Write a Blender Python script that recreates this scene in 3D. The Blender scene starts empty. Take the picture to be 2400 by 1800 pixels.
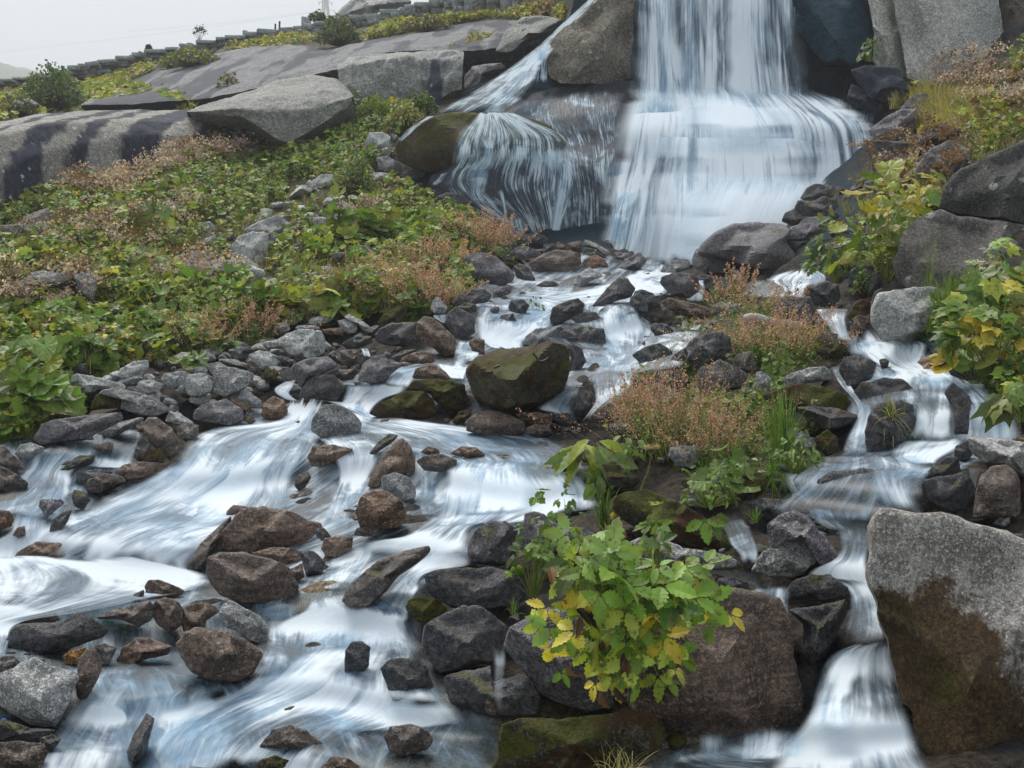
import bpy, math, random
import numpy as np
from mathutils import Vector, noise as mnoise
R = math.radians
sc = bpy.context.scene
COL = sc.collection
random.seed(7); rng = np.random.default_rng(7)

# ---------------------------------------------------------------- camera
FPX = 2897.0; PITCH = R(-4.0); CAM = np.array([0.0, 0.0, 1.7])
cd = bpy.data.cameras.new('camera'); cam = bpy.data.objects.new('camera', cd); COL.objects.link(cam)
cam.location = CAM; cam.rotation_euler = (R(90) + PITCH, 0, 0)
cd.sensor_width = 36; cd.lens = 36 * FPX / 2400; cd.clip_start = 0.05; cd.clip_end = 2000
sc.camera = cam
# ---------------------------------------------------------------- world and sun (overcast mountain mist)
SUN_EL, SUN_AZ = R(58), R(-35)      # azimuth measured from +Y towards +X
w = bpy.data.worlds.new('World'); sc.world = w; w.use_nodes = True
nt = w.node_tree; nt.nodes.clear()
out = nt.nodes.new('ShaderNodeOutputWorld'); bg = nt.nodes.new('ShaderNodeBackground')
sky = nt.nodes.new('ShaderNodeTexSky'); sky.sky_type = 'NISHITA'; sky.sun_disc = False
sky.sun_elevation = SUN_EL; sky.sun_rotation = SUN_AZ; sky.dust_density = 6; sky.air_density = 1.0
cloud = nt.nodes.new('ShaderNodeMixRGB'); cloud.inputs[0].default_value = 0.86
cloud.inputs[2].default_value = (3.35, 3.68, 3.92, 1)
nt.links.new(sky.outputs[0], cloud.inputs[1]); nt.links.new(cloud.outputs[0], bg.inputs[0])
bg.inputs[1].default_value = 0.1
nt.links.new(bg.outputs[0], out.inputs[0])
sl = bpy.data.lights.new('sun', 'SUN'); sl.energy = 1.7; sl.angle = R(32); sl.color = (1.0, 0.96, 0.9)
so = bpy.data.objects.new('sun', sl); COL.objects.link(so)
so.rotation_euler = Vector((-math.sin(SUN_AZ) * math.cos(SUN_EL), -math.cos(SUN_AZ) * math.cos(SUN_EL), -math.sin(SUN_EL))).to_track_quat('-Z', 'Y').to_euler()
sc.view_settings.view_transform = 'Standard'; sc.view_settings.look = 'None'
sc.view_settings.exposure = 1.28; sc.view_settings.gamma = 1
sc.cycles.transparent_max_bounces = 16; sc.cycles.max_bounces = 6

# ---------------------------------------------------------------- helpers
FWD = np.array([0, math.cos(PITCH), math.sin(PITCH)]); UP = np.array([0, -math.sin(PITCH), math.cos(PITCH)]); RT = np.array([1.0, 0, 0])
def ray(px, py):
    px = np.asarray(px, float); py = np.asarray(py, float)
    return RT * ((px - 1200) / FPX)[..., None] + FWD + UP * ((900 - py) / FPX)[..., None]
def unproj(px, py, D): return CAM + ray(px, py) * np.asarray(D, float)[..., None]

def tag(o, label=None, cat=None, group=None, kind=None):
    if label: o['label'] = label
    if cat: o['category'] = cat
    if group: o['group'] = group
    if kind: o['kind'] = kind
    return o
def empty(name, loc):
    e = bpy.data.objects.new(name, None); e.empty_display_size = .1; e.location = loc; COL.objects.link(e); return e

class Geo:
    """collects triangles with a colour per vertex"""
    def __init__(s): s.v = []; s.f = []; s.c = []; s.n = 0
    def add(s, v, f, c):
        v = np.asarray(v, float).reshape(-1, 3); f = np.asarray(f, int).reshape(-1, 3)
        c = np.broadcast_to(np.asarray(c, float), (len(v), 3))
        s.v.append(v); s.f.append(f + s.n); s.c.append(c); s.n += len(v)
    def build(s, name, m, parent=None, loc=None, smooth=False):
        if not s.v: return None
        v = np.concatenate(s.v); f = np.concatenate(s.f); c = np.concatenate(s.c)
        if loc is not None: v = v - np.asarray(loc)
        me = mesh_np(name, v, f, m, smooth)
        a = me.color_attributes.new('tint', 'FLOAT_COLOR', 'POINT')
        a.data.foreach_set('color', np.concatenate([c, np.ones((len(c), 1))], 1).astype(np.float32).ravel())
        o = bpy.data.objects.new(name, me); COL.objects.link(o)
        if parent is not None: o.parent = parent
        elif loc is not None: o.location = loc
        return o
def mesh_np(name, v, f, m, smooth=True):
    me = bpy.data.meshes.new(name); k = f.shape[1]
    me.vertices.add(len(v)); me.vertices.foreach_set('co', np.asarray(v, np.float32).ravel())
    me.loops.add(f.size); me.loops.foreach_set('vertex_index', f.astype(np.int32).ravel())
    me.polygons.add(len(f)); me.polygons.foreach_set('loop_start', np.arange(0, f.size, k, dtype=np.int32))
    me.polygons.foreach_set('use_smooth', np.full(len(f), smooth)); me.update(calc_edges=True)
    if m: me.materials.append(m)
    return me
def fattr(me, name, arr):
    a = me.attributes.new(name, 'FLOAT', 'POINT'); a.data.foreach_set('value', np.asarray(arr, np.float32).ravel())

# ---------------------------------------------------------------- the lie of the land: how far away the ground is
CP = [(-900,2400,3.0),(600,2400,2.9),(1800,2400,2.8),(3200,2400,2.7),
(-600,1800,4.5),(0,1800,4.4),(600,1800,4.4),(1200,1800,4.3),(1800,1800,4.2),(2400,1800,3.9),(3000,1800,3.7),
(0,1500,5.4),(600,1500,5.6),(1200,1450,5.4),(1800,1450,5.0),(2400,1400,4.7),
(-500,1330,6.8),(0,1330,6.8),(500,1330,6.9),(1000,1250,6.6),(1600,1250,6.0),(2400,1150,5.8),
(0,1050,8.6),(600,1000,9.2),(1100,1080,7.9),(1600,1050,7.4),(2000,1050,6.9),(2400,1000,6.6),(3000,1000,6.2),
(-500,850,10.3),(0,850,10.3),(500,850,10.8),(1100,850,10.2),(1600,850,9.6),(2000,850,8.6),(2400,800,7.7),
(-600,620,13.5),(0,620,14),(600,640,14.4),(1100,650,14.2),(1500,640,15.6),(1900,640,13),(2400,600,9.6),(3100,600,9),
(0,480,18),(600,400,20.5),(950,480,17.8),(1200,560,17.8),(1600,590,18.2),(1850,520,17),(2100,450,14.5),(2400,350,12.8),
(1200,480,18.8),(1300,250,20.2),(1600,400,19.2),(1600,230,20.6),(1600,0,21.6),(1400,0,21.8),(1600,-300,22.5),(2000,300,19.5),(2000,0,21.2),(2250,200,18.6),(2400,200,17),(2400,0,20),(3000,0,17),
(0,300,23),(450,260,24),(800,250,23),(1000,200,24),(0,225,31),(500,160,31),(1000,100,30),(1300,60,28),(300,150,39),(800,60,37),(1200,-20,34),(0,195,42),(-800,250,38)]
_c = np.array(CP, float); _X = _c[:, :2] / 1000
def _U(r2): return r2 * np.log(r2 + 1e-9) * .5
_A = _U(((_X[:, None] - _X[None]) ** 2).sum(-1)) + np.eye(len(_X)) * 2e-3
_Pm = np.c_[np.ones(len(_X)), _X]
_w = np.linalg.solve(np.block([[_A, _Pm], [_Pm.T, np.zeros((3, 3))]]), np.r_[np.log(_c[:, 2]), 0, 0, 0])
GX = np.arange(-1200, 3601, 10.0); GY = np.arange(2400, -401, -8.0)
gx, gy = np.meshgrid(GX, GY)
# stair-like riffles and pools: shift the row looked up, by smooth waves
def warp(px, py):
    ph = 1.7 * np.sin(px / 310 + 1) + 1.3 * np.sin(px / 143 + py / 600) + px / 420
    amt = np.clip((py - 560) / 150, 0, 1) * 24
    return py + amt * np.sin(2 * np.pi * py / 178 + ph)
_q = np.stack([gx, warp(gx, gy)], -1) / 1000
LD = _Pm[:0]
_ld = (_w[-3] + _q[..., 0] * _w[-2] + _q[..., 1] * _w[-1])
for i in range(len(_X)): _ld += _w[i] * _U(((_q - _X[i]) ** 2).sum(-1))
DG = np.exp(_ld)
for j in range(1, len(GY)): DG[j] = np.maximum(DG[j], DG[j - 1] * 1.0006)
DG = np.minimum(DG, 60)
def depth(px, py):
    x = np.clip((np.asarray(px, float) + 1200) / 10, 0, len(GX) - 1.001); y = np.clip((2400 - np.asarray(py, float)) / 8, 0, len(GY) - 1.001)
    i = x.astype(int); j = y.astype(int); a = x - i; b = y - j
    return (DG[j, i] * (1 - a) + DG[j, i + 1] * a) * (1 - b) + (DG[j + 1, i] * (1 - a) + DG[j + 1, i + 1] * a) * b
def ground(px, py): return unproj(px, py, depth(px, py))
def pnoise(P, s, seed=0.0, oct=3):
    return np.array([mnoise.fractal(Vector((p[0] * s + seed, p[1] * s - seed, p[2] * s + 3.1 * seed)), 0.9, 2.1, oct) for p in P])
def inpoly(px, py, poly):
    poly = np.asarray(poly, float); ins = np.zeros(np.shape(px), bool); j = len(poly) - 1
    for i in range(len(poly)):
        xi, yi = poly[i]; xj, yj = poly[j]
        c = ((yi > py) != (yj > py)) & (px < (xj - xi) * (py - yi) / (yj - yi + 1e-9) + xi)
        ins ^= c; j = i
    return ins
# crops of the photograph the outlines below were read from: origin and magnification
TILE = dict(A=(0,0,2.765),B=(800,0,2.765),C=(1600,0,2.765),D=(0,600,2.765),E=(800,600,2.765),F=(1600,600,2.765),
            G=(0,1200,2.765),H=(800,1200,2.765),I=(1600,1200,2.765),J=(700,0,5.53),K=(1000,480,4.424),L=(1450,520,3.687),
            M=(500,650,4.424),N=(1200,1150,3.687),O=(1950,600,4.147),Z=(0,0,1.0))
def T(t, *xy):
    ox, oy, s = TILE[t]; a = np.array(xy, float).reshape(-1, 2); return a / s + (ox, oy)

def cr(p, n):
    """Catmull-Rom through rungs"""
    p = np.asarray(p, float); q = np.vstack([2 * p[0] - p[1], p, 2 * p[-1] - p[-2]]); o = []
    for i in range(1, len(q) - 2):
        t = np.linspace(0, 1, n, endpoint=False)[:, None]
        o.append(.5 * ((2 * q[i]) + (-q[i-1] + q[i+1]) * t + (2*q[i-1] - 5*q[i] + 4*q[i+1] - q[i+2]) * t**2 + (-q[i-1] + 3*q[i] - 3*q[i+1] + q[i+2]) * t**3))
    return np.vstack(o + [q[-2][None]])
# ---------------------------------------------------------------- materials
class NB:
    def __init__(s, name):
        s.m = bpy.data.materials.new(name); s.m.use_nodes = True; s.t = s.m.node_tree; s.t.nodes.clear()
        s.out = s.t.nodes.new('ShaderNodeOutputMaterial')
    def n(s, ty, **kw):
        x = s.t.nodes.new(ty)
        for k, v in kw.items(): setattr(x, k, v)
        return x
    def l(s, a, b): s.t.links.new(a, b)
    def put(s, sock, v):
        if hasattr(v, 'is_linked') or hasattr(v, 'links'): s.l(v, sock)
        else: sock.default_value = v
    def noise(s, vec, scale, detail=4, rough=.6, dist=0):
        x = s.n('ShaderNodeTexNoise'); x.inputs['Scale'].default_value = scale; x.inputs['Detail'].default_value = detail
        x.inputs['Roughness'].default_value = rough; x.inputs['Distortion'].default_value = dist
        if vec is not None: s.l(vec, x.inputs['Vector'])
        return x.outputs[0]
    def ramp(s, fac, lo, hi, smooth=True):
        x = s.n('ShaderNodeMapRange'); x.interpolation_type = 'SMOOTHSTEP' if smooth else 'LINEAR'; x.clamp = True if not smooth else True
        s.put(x.inputs[0], fac); s.put(x.inputs[1], lo); s.put(x.inputs[2], hi); return x.outputs[0]
    def math(s, op, a, b=0.0, clamp=False):
        x = s.n('ShaderNodeMath', operation=op); x.use_clamp = clamp; s.put(x.inputs[0], a); s.put(x.inputs[1], b); return x.outputs[0]
    def mix(s, fac, a, b, bt='MIX'):
        x = s.n('ShaderNodeMixRGB', blend_type=bt); s.put(x.inputs[0], fac)
        for k, v in ((1, a), (2, b)):
            s.put(x.inputs[k], v if not isinstance(v, tuple) else (*v, 1)[:4])
        return x.outputs[0]
    def mapping(s, vec, scale, loc=(0, 0, 0)):
        x = s.n('ShaderNodeMapping'); s.l(vec, x.inputs[0]); x.inputs['Scale'].default_value = scale; x.inputs['Location'].default_value = loc; return x.outputs[0]

def rock_mat(name, dark, light, moss=0.0, mossc=((.045,.055,.008),(.11,.10,.012)), rust=0.0, rough=.75, wet=0.0, band=0.0, lichen=0.0, fine=1.0, stripe=None, spec=.3, bump=1.0, spots=(), bands=None):
    """granite: crystals, blotches, banding, lichen, moss on the upper faces"""
    b = NB(name); geo = b.n('ShaderNodeNewGeometry'); oi = b.n('ShaderNodeObjectInfo'); P = geo.outputs['Position']
    big = b.noise(P, 2.2, 5, .6); mid = b.noise(P, 9, 5, .65); spk = b.noise(P, 120 * fine, 3, .65); vs = b.noise(P, 260 * fine, 2, .7)
    c = b.mix(b.ramp(b.math('ADD', b.math('MULTIPLY', big, .55), b.math('MULTIPLY', mid, .5)), .41, .62), dark, light)
    c = b.mix(b.ramp(spk, .50, .66), c, tuple(min(1, x * 1.35 + .02) for x in light)) if not wet else b.mix(b.math('MULTIPLY', b.ramp(spk, .52, .62), .8), c, tuple(min(1, x * 1.6 + .015) for x in light))
    c = b.mix(b.math('MULTIPLY', b.ramp(vs, .52, .40), .55), c, tuple(x * .35 for x in dark))
    c = b.mix(b.math('MULTIPLY', b.ramp(b.noise(P, 38 * fine, 4, .8), .53, .44), .6), c, tuple(x * .55 for x in dark))
    c = b.mix(b.math('MULTIPLY', b.ramp(b.noise(P, 52 * fine, 3, .7), .54, .64), .55), c, tuple(min(1, x * 1.7 + .02) for x in light))
    if band:
        bn = b.noise(b.mapping(P, (1.2, 1.2, 14)), 2.0, 5, .6, .8)
        c = b.mix(b.math('MULTIPLY', b.ramp(bn, .47, .62), band), c, tuple(x * .45 for x in dark))
    # per stone shift
    hsv = b.n('ShaderNodeHueSaturation'); b.l(c, hsv.inputs['Color'])
    b.l(b.math('ADD', b.math('MULTIPLY', oi.outputs['Random'], .55), .75), hsv.inputs['Value'])
    b.l(b.math('ADD', b.math('MULTIPLY', oi.outputs['Random'], .7), .6), hsv.inputs['Saturation']); c = hsv.outputs[0]
    if stripe:
        st = b.noise(b.mapping(P, stripe[0]), 1.0, 4, .55, .5); st2 = b.noise(b.mapping(P, tuple(x * 3.1 for x in stripe[0])), 1.0, 3, .5, .4)
        sm = b.ramp(b.math('ADD', b.math('MULTIPLY', st, .75), b.math('MULTIPLY', st2, .25)), stripe[1], stripe[1] + .05)
        c = b.mix(b.math('MULTIPLY', sm, .93), c, stripe[2]); stripem = sm
    if bands:
        sp_ = b.n('ShaderNodeSeparateXYZ'); b.l(P, sp_.inputs[0])
        xx = b.math('ADD', sp_.outputs[0], b.math('ADD', b.math('MULTIPLY', b.math('SUBTRACT', b.noise(b.mapping(P, (1.2, 1.2, .5)), 1.0, 6, .7), .5), .55), b.math('MULTIPLY', sp_.outputs[1], bands[1])))
        bm = None
        for xc, hw in bands[0]:
            q = b.ramp(b.math('ABSOLUTE', b.math('SUBTRACT', xx, xc)), hw + .05, hw - .03); bm = q if bm is None else b.math('MAXIMUM', bm, q)
        c = b.mix(b.math('MULTIPLY', bm, .95), c, b.mix(b.ramp(b.noise(P, 12, 4, .7), .4, .65), (.010, .014, .028), (.035, .042, .062)))
    if lichen:
        v = b.n('ShaderNodeTexVoronoi'); v.inputs['Scale'].default_value = 5; b.l(P, v.inputs[0])
        lm = b.math('MULTIPLY', b.ramp(v.outputs['Distance'], .22, .16), b.ramp(b.noise(P, 30, 3), .42, .5))
        lm = b.math('MULTIPLY', lm, b.ramp(b.noise(P, 1.3, 2), .5, .56))
        c = b.mix(b.math('MULTIPLY', lm, lichen), c, (.50, .53, .50))
    ro = rough
    sep = b.n('ShaderNodeSeparateXYZ'); b.l(geo.outputs['Normal'], sep.inputs[0]); nz = sep.outputs[2]
    mb = b.noise(P, 60, 4, .8)
    if rust:
        rm = b.ramp(b.math('ADD', b.math('MULTIPLY', b.noise(P, 3.1, 5, .65), 1.0), b.math('MULTIPLY', nz, -.12)), .72 - rust * .3, .76 - rust * .3)
        rc = b.mix(b.ramp(mb, .35, .65), (.035, .016, .006), (.10, .055, .012)); c = b.mix(b.math('MULTIPLY', rm, .92), c, rc)
    if moss:
        mn = b.noise(P, 5.5, 5, .65)
        mm = b.ramp(b.math('ADD', mn, b.math('MULTIPLY', nz, .22)), .95 - moss * .45, 1.02 - moss * .45)
        mc = b.mix(b.ramp(mb, .35, .68), mossc[0], mossc[1]); mc = b.mix(b.ramp(b.noise(P, 3.7, 3), .5, .62), mc, (.06, .028, .008))
        c = b.mix(mm, c, mc)
    for (sx, sy, sD, sr, ca, cb_) in spots:          # moss patches at given places
        ctr = unproj(sx, sy, sD); dn = b.n('ShaderNodeVectorMath', operation='DISTANCE'); b.l(P, dn.inputs[0]); dn.inputs[1].default_value = tuple(ctr)
        q = b.math('ADD', b.math('MULTIPLY', dn.outputs['Value'], 1 / sr), b.math('MULTIPLY', b.math('SUBTRACT', b.noise(P, 2.6 / sr, 8, .75), .5), 2.6))
        c = b.mix(b.math('MULTIPLY', b.ramp(q, 1.18, .80), .95), c, b.mix(b.ramp(mb, .38, .66), ca, cb_))
    p = b.n('ShaderNodeBsdfPrincipled'); b.l(c, p.inputs['Base Color'])
    if wet:
        wn = b.noise(P, 4, 3); b.l(b.math('ADD', b.math('MULTIPLY', b.ramp(wn, .4, .62), .35), .62 - .42 * wet), p.inputs['Roughness']); p.inputs['Specular IOR Level'].default_value = .5 if wet > .4 else .2
    else:
        p.inputs['Roughness'].default_value = rough; p.inputs['Specular IOR Level'].default_value = spec
    h = b.math('ADD', b.math('MULTIPLY', mid, 1.0), b.math('MULTIPLY', b.noise(P, 34, 5, .75), .85))
    bp = b.n('ShaderNodeBump'); bp.inputs['Strength'].default_value = .85 * bump; bp.inputs['Distance'].default_value = .055; b.l(h, bp.inputs['Height'])
    bp2 = b.n('ShaderNodeBump'); bp2.inputs['Strength'].default_value = .9 * bump; bp2.inputs['Distance'].default_value = .010; b.l(spk, bp2.inputs['Height']); b.l(bp.outputs[0], bp2.inputs['Normal'])
    b.l(bp2.outputs[0], p.inputs['Normal']); b.l(p.outputs[0], b.out.inputs[0]); return b.m

MAT = {
 'G': rock_mat('dry_grey_granite', (.235,.235,.23), (.58,.575,.56), moss=.25, band=.25, lichen=.5),
 'W': rock_mat('pale_granite', (.36,.37,.37), (.70,.70,.67), moss=.12, band=.3, lichen=.4),
 'D': rock_mat('wet_dark_stone', (.028,.029,.033), (.135,.13,.135), moss=.58, wet=.85, band=.3, bump=1.1),
 'P': rock_mat('damp_purple_grey_stone', (.08,.076,.085), (.26,.24,.255), moss=.36, wet=.45, band=.25),
 'B': rock_mat('wet_brown_granite', (.06,.038,.026), (.30,.205,.15), moss=.38, wet=.78, band=.5, rust=.1),
 'M': rock_mat('mossy_stone', (.028,.024,.016), (.10,.085,.055), moss=1.05, wet=.25, rust=.45),
 'T': rock_mat('pale_tan_boulder', (.15,.125,.11), (.37,.33,.29), moss=.1, rust=.0, bump=1.2),
 'R': rock_mat('lower_boulder', (.25,.225,.205), (.66,.61,.56), moss=.1, bump=1.3, fine=1.3, spots=((2190,1570,4.1,.30,(.04,.020,.007),(.17,.095,.025)),(2300,1750,4.1,.22,(.035,.02,.007),(.14,.085,.025)),(2080,1440,4.2,.10,(.03,.02,.006),(.10,.08,.02)),(2170,1600,4.05,.13,(.05,.04,.006),(.12,.11,.02)))),
 'G2': rock_mat('plain_grey_slab', (.13,.13,.12), (.29,.285,.26), lichen=.4, bump=.45, fine=.6),
 'E': rock_mat('dark_dry_boulder', (.060,.055,.050), (.185,.172,.155), moss=.12, lichen=.9, rust=.0, bump=1.2),
 'O': rock_mat('ochre_stone', (.22,.11,.05), (.42,.28,.16), wet=.3),
 'S': rock_mat('striped_slab', (.15,.145,.13), (.30,.285,.255), lichen=.9, bands=([((x - 1200) * 18.3 / FPX, h * 18.3 / FPX) for x, h in ((-120, 30), (8, 14), (103, 15), (168, 13), (272, 37), (425, 60), (530, 22), (575, 20))], -.0), bump=.35, fine=.6, rough=.75, spec=.12),
 'U': rock_mat('upper_slab', (.10,.105,.115), (.24,.24,.24), lichen=.3, stripe=((.9,.10,.25), .485, (.05,.055,.068)), bump=.4, fine=.5, rough=.75, spec=.12),
 'F': rock_mat('face_block', (.13,.135,.13), (.30,.30,.275), lichen=.6, stripe=((.9,.3,.10), .60, (.02,.028,.05)), bump=.5, fine=.6),
 'C': rock_mat('cliff_slab', (.22,.215,.195), (.42,.41,.37), lichen=.2, bump=.35, fine=.6, stripe=((.9,.9,.25), .66, (.10,.09,.08))),
 'K': rock_mat('wet_shade_blue_cliff', (.002,.016,.030), (.012,.042,.062), moss=.42, wet=.35, band=.5, mossc=((.03,.035,.006),(.07,.065,.01)), bump=.8, fine=.6),  # wet rock, with the cool blue shade around the fall mixed into its colour
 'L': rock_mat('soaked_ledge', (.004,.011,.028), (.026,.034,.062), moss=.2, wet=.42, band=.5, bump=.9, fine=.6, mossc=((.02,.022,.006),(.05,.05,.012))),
 'X': rock_mat('mossy_column', (.08,.07,.055), (.22,.20,.17), moss=.35, wet=.2, rust=.25, lichen=1.0, fine=.6, mossc=((.03,.05,.006),(.10,.12,.01))),
}
def ground_mat():
    b = NB('hillside_soil'); geo = b.n('ShaderNodeNewGeometry'); P = geo.outputs['Position']
    at = b.n('ShaderNodeAttribute', attribute_name='veg'); aw = b.n('ShaderNodeAttribute', attribute_name='cliff')
    n1 = b.noise(P, 3, 6, .7); n2 = b.noise(P, 22, 5, .75)
    soil = b.mix(b.ramp(n2, .35, .65), (.022, .026, .008), (.075, .075, .022)); soil = b.mix(b.ramp(n1, .5, .6), soil, (.05, .035, .018))
    bed = b.mix(b.ramp(n2, .35, .65), (.012, .010, .009), (.075, .056, .038)); bed = b.mix(b.ramp(n1, .48, .62), bed, (.016, .020, .026))
    blk = b.mix(b.ramp(n2, .35, .65), (.002, .014, .026), (.010, .036, .052))  # cliff ground: same blue shade of the fall put into the base colour
    for (sx, sy, sr) in ((1180, 1730, .42), (1020, 1780, .3), (700, 1400, .3), (300, 1440, .3), (1680, 1395, .22), (1560, 1780, .2), (980, 1130, .5)):      # sandy gravel seen through clear shallows
        dn = b.n('ShaderNodeVectorMath', operation='DISTANCE'); b.l(P, dn.inputs[0]); dn.inputs[1].default_value = tuple(ground(sx, sy))
        q = b.math('ADD', b.math('MULTIPLY', dn.outputs['Value'], 1 / sr), b.math('MULTIPLY', b.math('SUBTRACT', b.noise(P, 3, 5, .7), .5), 1.6))
        bed = b.mix(b.ramp(q, 1.2, .6), bed, b.mix(b.ramp(b.noise(P, 26, 5, .8), .38, .62), (.10, .07, .04), (.34, .27, .18)))
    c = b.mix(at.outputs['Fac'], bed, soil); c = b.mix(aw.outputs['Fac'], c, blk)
    p = b.n('ShaderNodeBsdfPrincipled'); b.l(c, p.inputs['Base Color']); p.inputs['Roughness'].default_value = .7; p.inputs['Specular IOR Level'].default_value = .15
    bp = b.n('ShaderNodeBump'); bp.inputs['Strength'].default_value = 1; bp.inputs['Distance'].default_value = .08
    b.l(b.math('ADD', n1, b.math('MULTIPLY', n2, .6)), bp.inputs['Height']); b.l(bp.outputs[0], p.inputs['Normal'])
    b.l(p.outputs[0], b.out.inputs[0]); return b.m
def leaf_mat(name, spots=0.0, trans=.3, rough=.5):
    b = NB(name); at = b.n('ShaderNodeAttribute', attribute_name='tint'); geo = b.n('ShaderNodeNewGeometry'); oi = b.n('ShaderNodeObjectInfo')
    c = at.outputs['Color']
    hsv = b.n('ShaderNodeHueSaturation'); b.l(c, hsv.inputs['Color']); b.l(b.math('ADD', b.math('MULTIPLY', b.noise(geo.outputs['Position'], 14, 2), .9), .55), hsv.inputs['Value']); c = hsv.outputs[0]
    if spots: c = b.mix(b.math('MULTIPLY', b.ramp(b.noise(geo.outputs['Position'], 38, 4, .7), .56, .63), spots), c, (.13, .055, .025))
    p = b.n('ShaderNodeBsdfPrincipled'); b.l(c, p.inputs['Base Color']); p.inputs['Roughness'].default_value = rough; p.inputs['Specular IOR Level'].default_value = .35
    tr = b.n('ShaderNodeBsdfTranslucent'); b.l(b.mix(1, c, (1.2, 1.25, .6), 'MULTIPLY'), tr.inputs[0])
    mx = b.n('ShaderNodeMixShader'); mx.inputs[0].default_value = trans; b.l(p.outputs[0], mx.inputs[1]); b.l(tr.outputs[0], mx.inputs[2])
    b.l(mx.outputs[0], b.out.inputs[0]); return b.m
LEAF = leaf_mat('leaf'); LEAFS = leaf_mat('spotted_leaf', .85, .3, .42); FLUFF = leaf_mat('seed_heads', 0, .4, .8)

def water_mat(name, foamc=(.84,.91,.965), thin=(.17,.33,.48), streak=(26., .9), bias=0.0, clear=.9, wts=(.26, .62, .12, 1.35)):
    """long exposure water: clear film that turns to white silk along the flow"""
    b = NB(name)
    uv = b.n('ShaderNodeAttribute', attribute_name='flow'); dn = b.n('ShaderNodeAttribute', attribute_name='dens'); ed = b.n('ShaderNodeAttribute', attribute_name='edge')
    V = uv.outputs['Vector']
    wob = b.n('ShaderNodeVectorMath', operation='SCALE')
    s1 = b.noise(b.mapping(V, (streak[0], streak[1] * 1.6, 1)), 1.0, 3, .55, .3)
    s2 = b.noise(b.mapping(V, (streak[0] * .26, streak[1] * 1.1, 1), (5, 3, 1)), 1.0, 4, .6, .6)
    s3 = b.noise(b.mapping(V, (streak[0] * 2.4, streak[1] * 3, 1), (1, 8, 2)), 1.0, 2, .6, .1)
    big = b.noise(b.mapping(V, (2.6, streak[1] * 1.7, 1), (2, 2, 7)), 1.0, 4, .6, .9)
    s = b.math('ADD', b.math('ADD', b.math('MULTIPLY', s1, wts[0]), b.math('MULTIPLY', s2, wts[1])), b.math('ADD', b.math('MULTIPLY', s3, wts[2]), b.math('MULTIPLY', big, wts[3])))
    s = b.math('SUBTRACT', s, sum(wts) / 2)                       # centred near 0
    f = b.math('ADD', b.math('MULTIPLY', s, 1.75), b.math('ADD', b.math('MULTIPLY', dn.outputs['Fac'], .95), bias))
    foam = b.math('MULTIPLY', b.ramp(f, -.15, 1.1), ed.outputs['Fac'], True)
    silk = b.math('ADD', b.math('MULTIPLY', b.math('ADD', b.math('ADD', b.math('MULTIPLY', s1, .5), b.math('MULTIPLY', s3, .4)), b.math('ADD', b.math('MULTIPLY', s2, .5), -.7)), .9), f)
    colr = b.mix(b.ramp(silk, -.2, .95), thin, foamc)
    df = b.n('ShaderNodeBsdfDiffuse'); b.l(colr, df.inputs[0]); tl = b.n('ShaderNodeBsdfTranslucent'); b.l(colr, tl.inputs[0])
    fm = b.n('ShaderNodeMixShader'); fm.inputs[0].default_value = .3; b.l(df.outputs[0], fm.inputs[1]); b.l(tl.outputs[0], fm.inputs[2])
    bp = b.n('ShaderNodeBump'); bp.inputs['Strength'].default_value = .3; bp.inputs['Distance'].default_value = .03; b.l(s, bp.inputs['Height'])
    for x in (df, tl): b.l(bp.outputs[0], x.inputs['Normal'])
    tp = b.n('ShaderNodeBsdfTransparent'); b.l(b.mix(ed.outputs['Fac'], (1, 1, 1), (clear*.74, clear*.90, clear)), tp.inputs[0])
    gl = b.n('ShaderNodeBsdfGlossy'); gl.inputs['Roughness'].default_value = .42; b.l(bp.outputs[0], gl.inputs['Normal'])
    lw = b.n('ShaderNodeLayerWeight'); lw.inputs[0].default_value = .25; b.l(bp.outputs[0], lw.inputs['Normal'])
    cw = b.n('ShaderNodeMixShader'); b.l(b.math('MULTIPLY', b.math('ADD', b.math('MULTIPLY', lw.outputs['Fresnel'], .4), .03), ed.outputs['Fac']), cw.inputs[0])
    b.l(tp.outputs[0], cw.inputs[1]); b.l(gl.outputs[0], cw.inputs[2])
    mx = b.n('ShaderNodeMixShader'); b.l(b.math('MULTIPLY', b.ramp(foam, 0, .8, False), .96), mx.inputs[0]); b.l(cw.outputs[0], mx.inputs[1]); b.l(fm.outputs[0], mx.inputs[2])
    b.l(mx.outputs[0], b.out.inputs[0]); return b.m
WATER = water_mat('silky_water', streak=(34., .75), thin=(.15,.28,.42)); FALL = water_mat('falling_water', wts=(.42, .7, .2, 1.1), streak=(27., .26), bias=.14, thin=(.06,.21,.36)); VEIL = water_mat('thin_veil', wts=(.85, .8, .7, 1.2), streak=(34., 1.0), bias=.20, thin=(.05,.15,.25), foamc=(.70,.80,.87))
def plain(name, c, rough=.7, metal=0):
    m = bpy.data.materials.new(name); m.use_nodes = True; t = m.node_tree; p = t.nodes['Principled BSDF']
    n = t.nodes.new('ShaderNodeTexNoise'); n.inputs['Scale'].default_value = 30; r = t.nodes.new('ShaderNodeMixRGB')
    r.inputs[1].default_value = (*[x * .7 for x in c], 1); r.inputs[2].default_value = (*[min(1, x * 1.25) for x in c], 1)
    t.links.new(n.outputs[0], r.inputs[0]); t.links.new(r.outputs[0], p.inputs['Base Color']); p.inputs['Roughness'].default_value = rough; p.inputs['Metallic'].default_value = metal; return m

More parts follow.
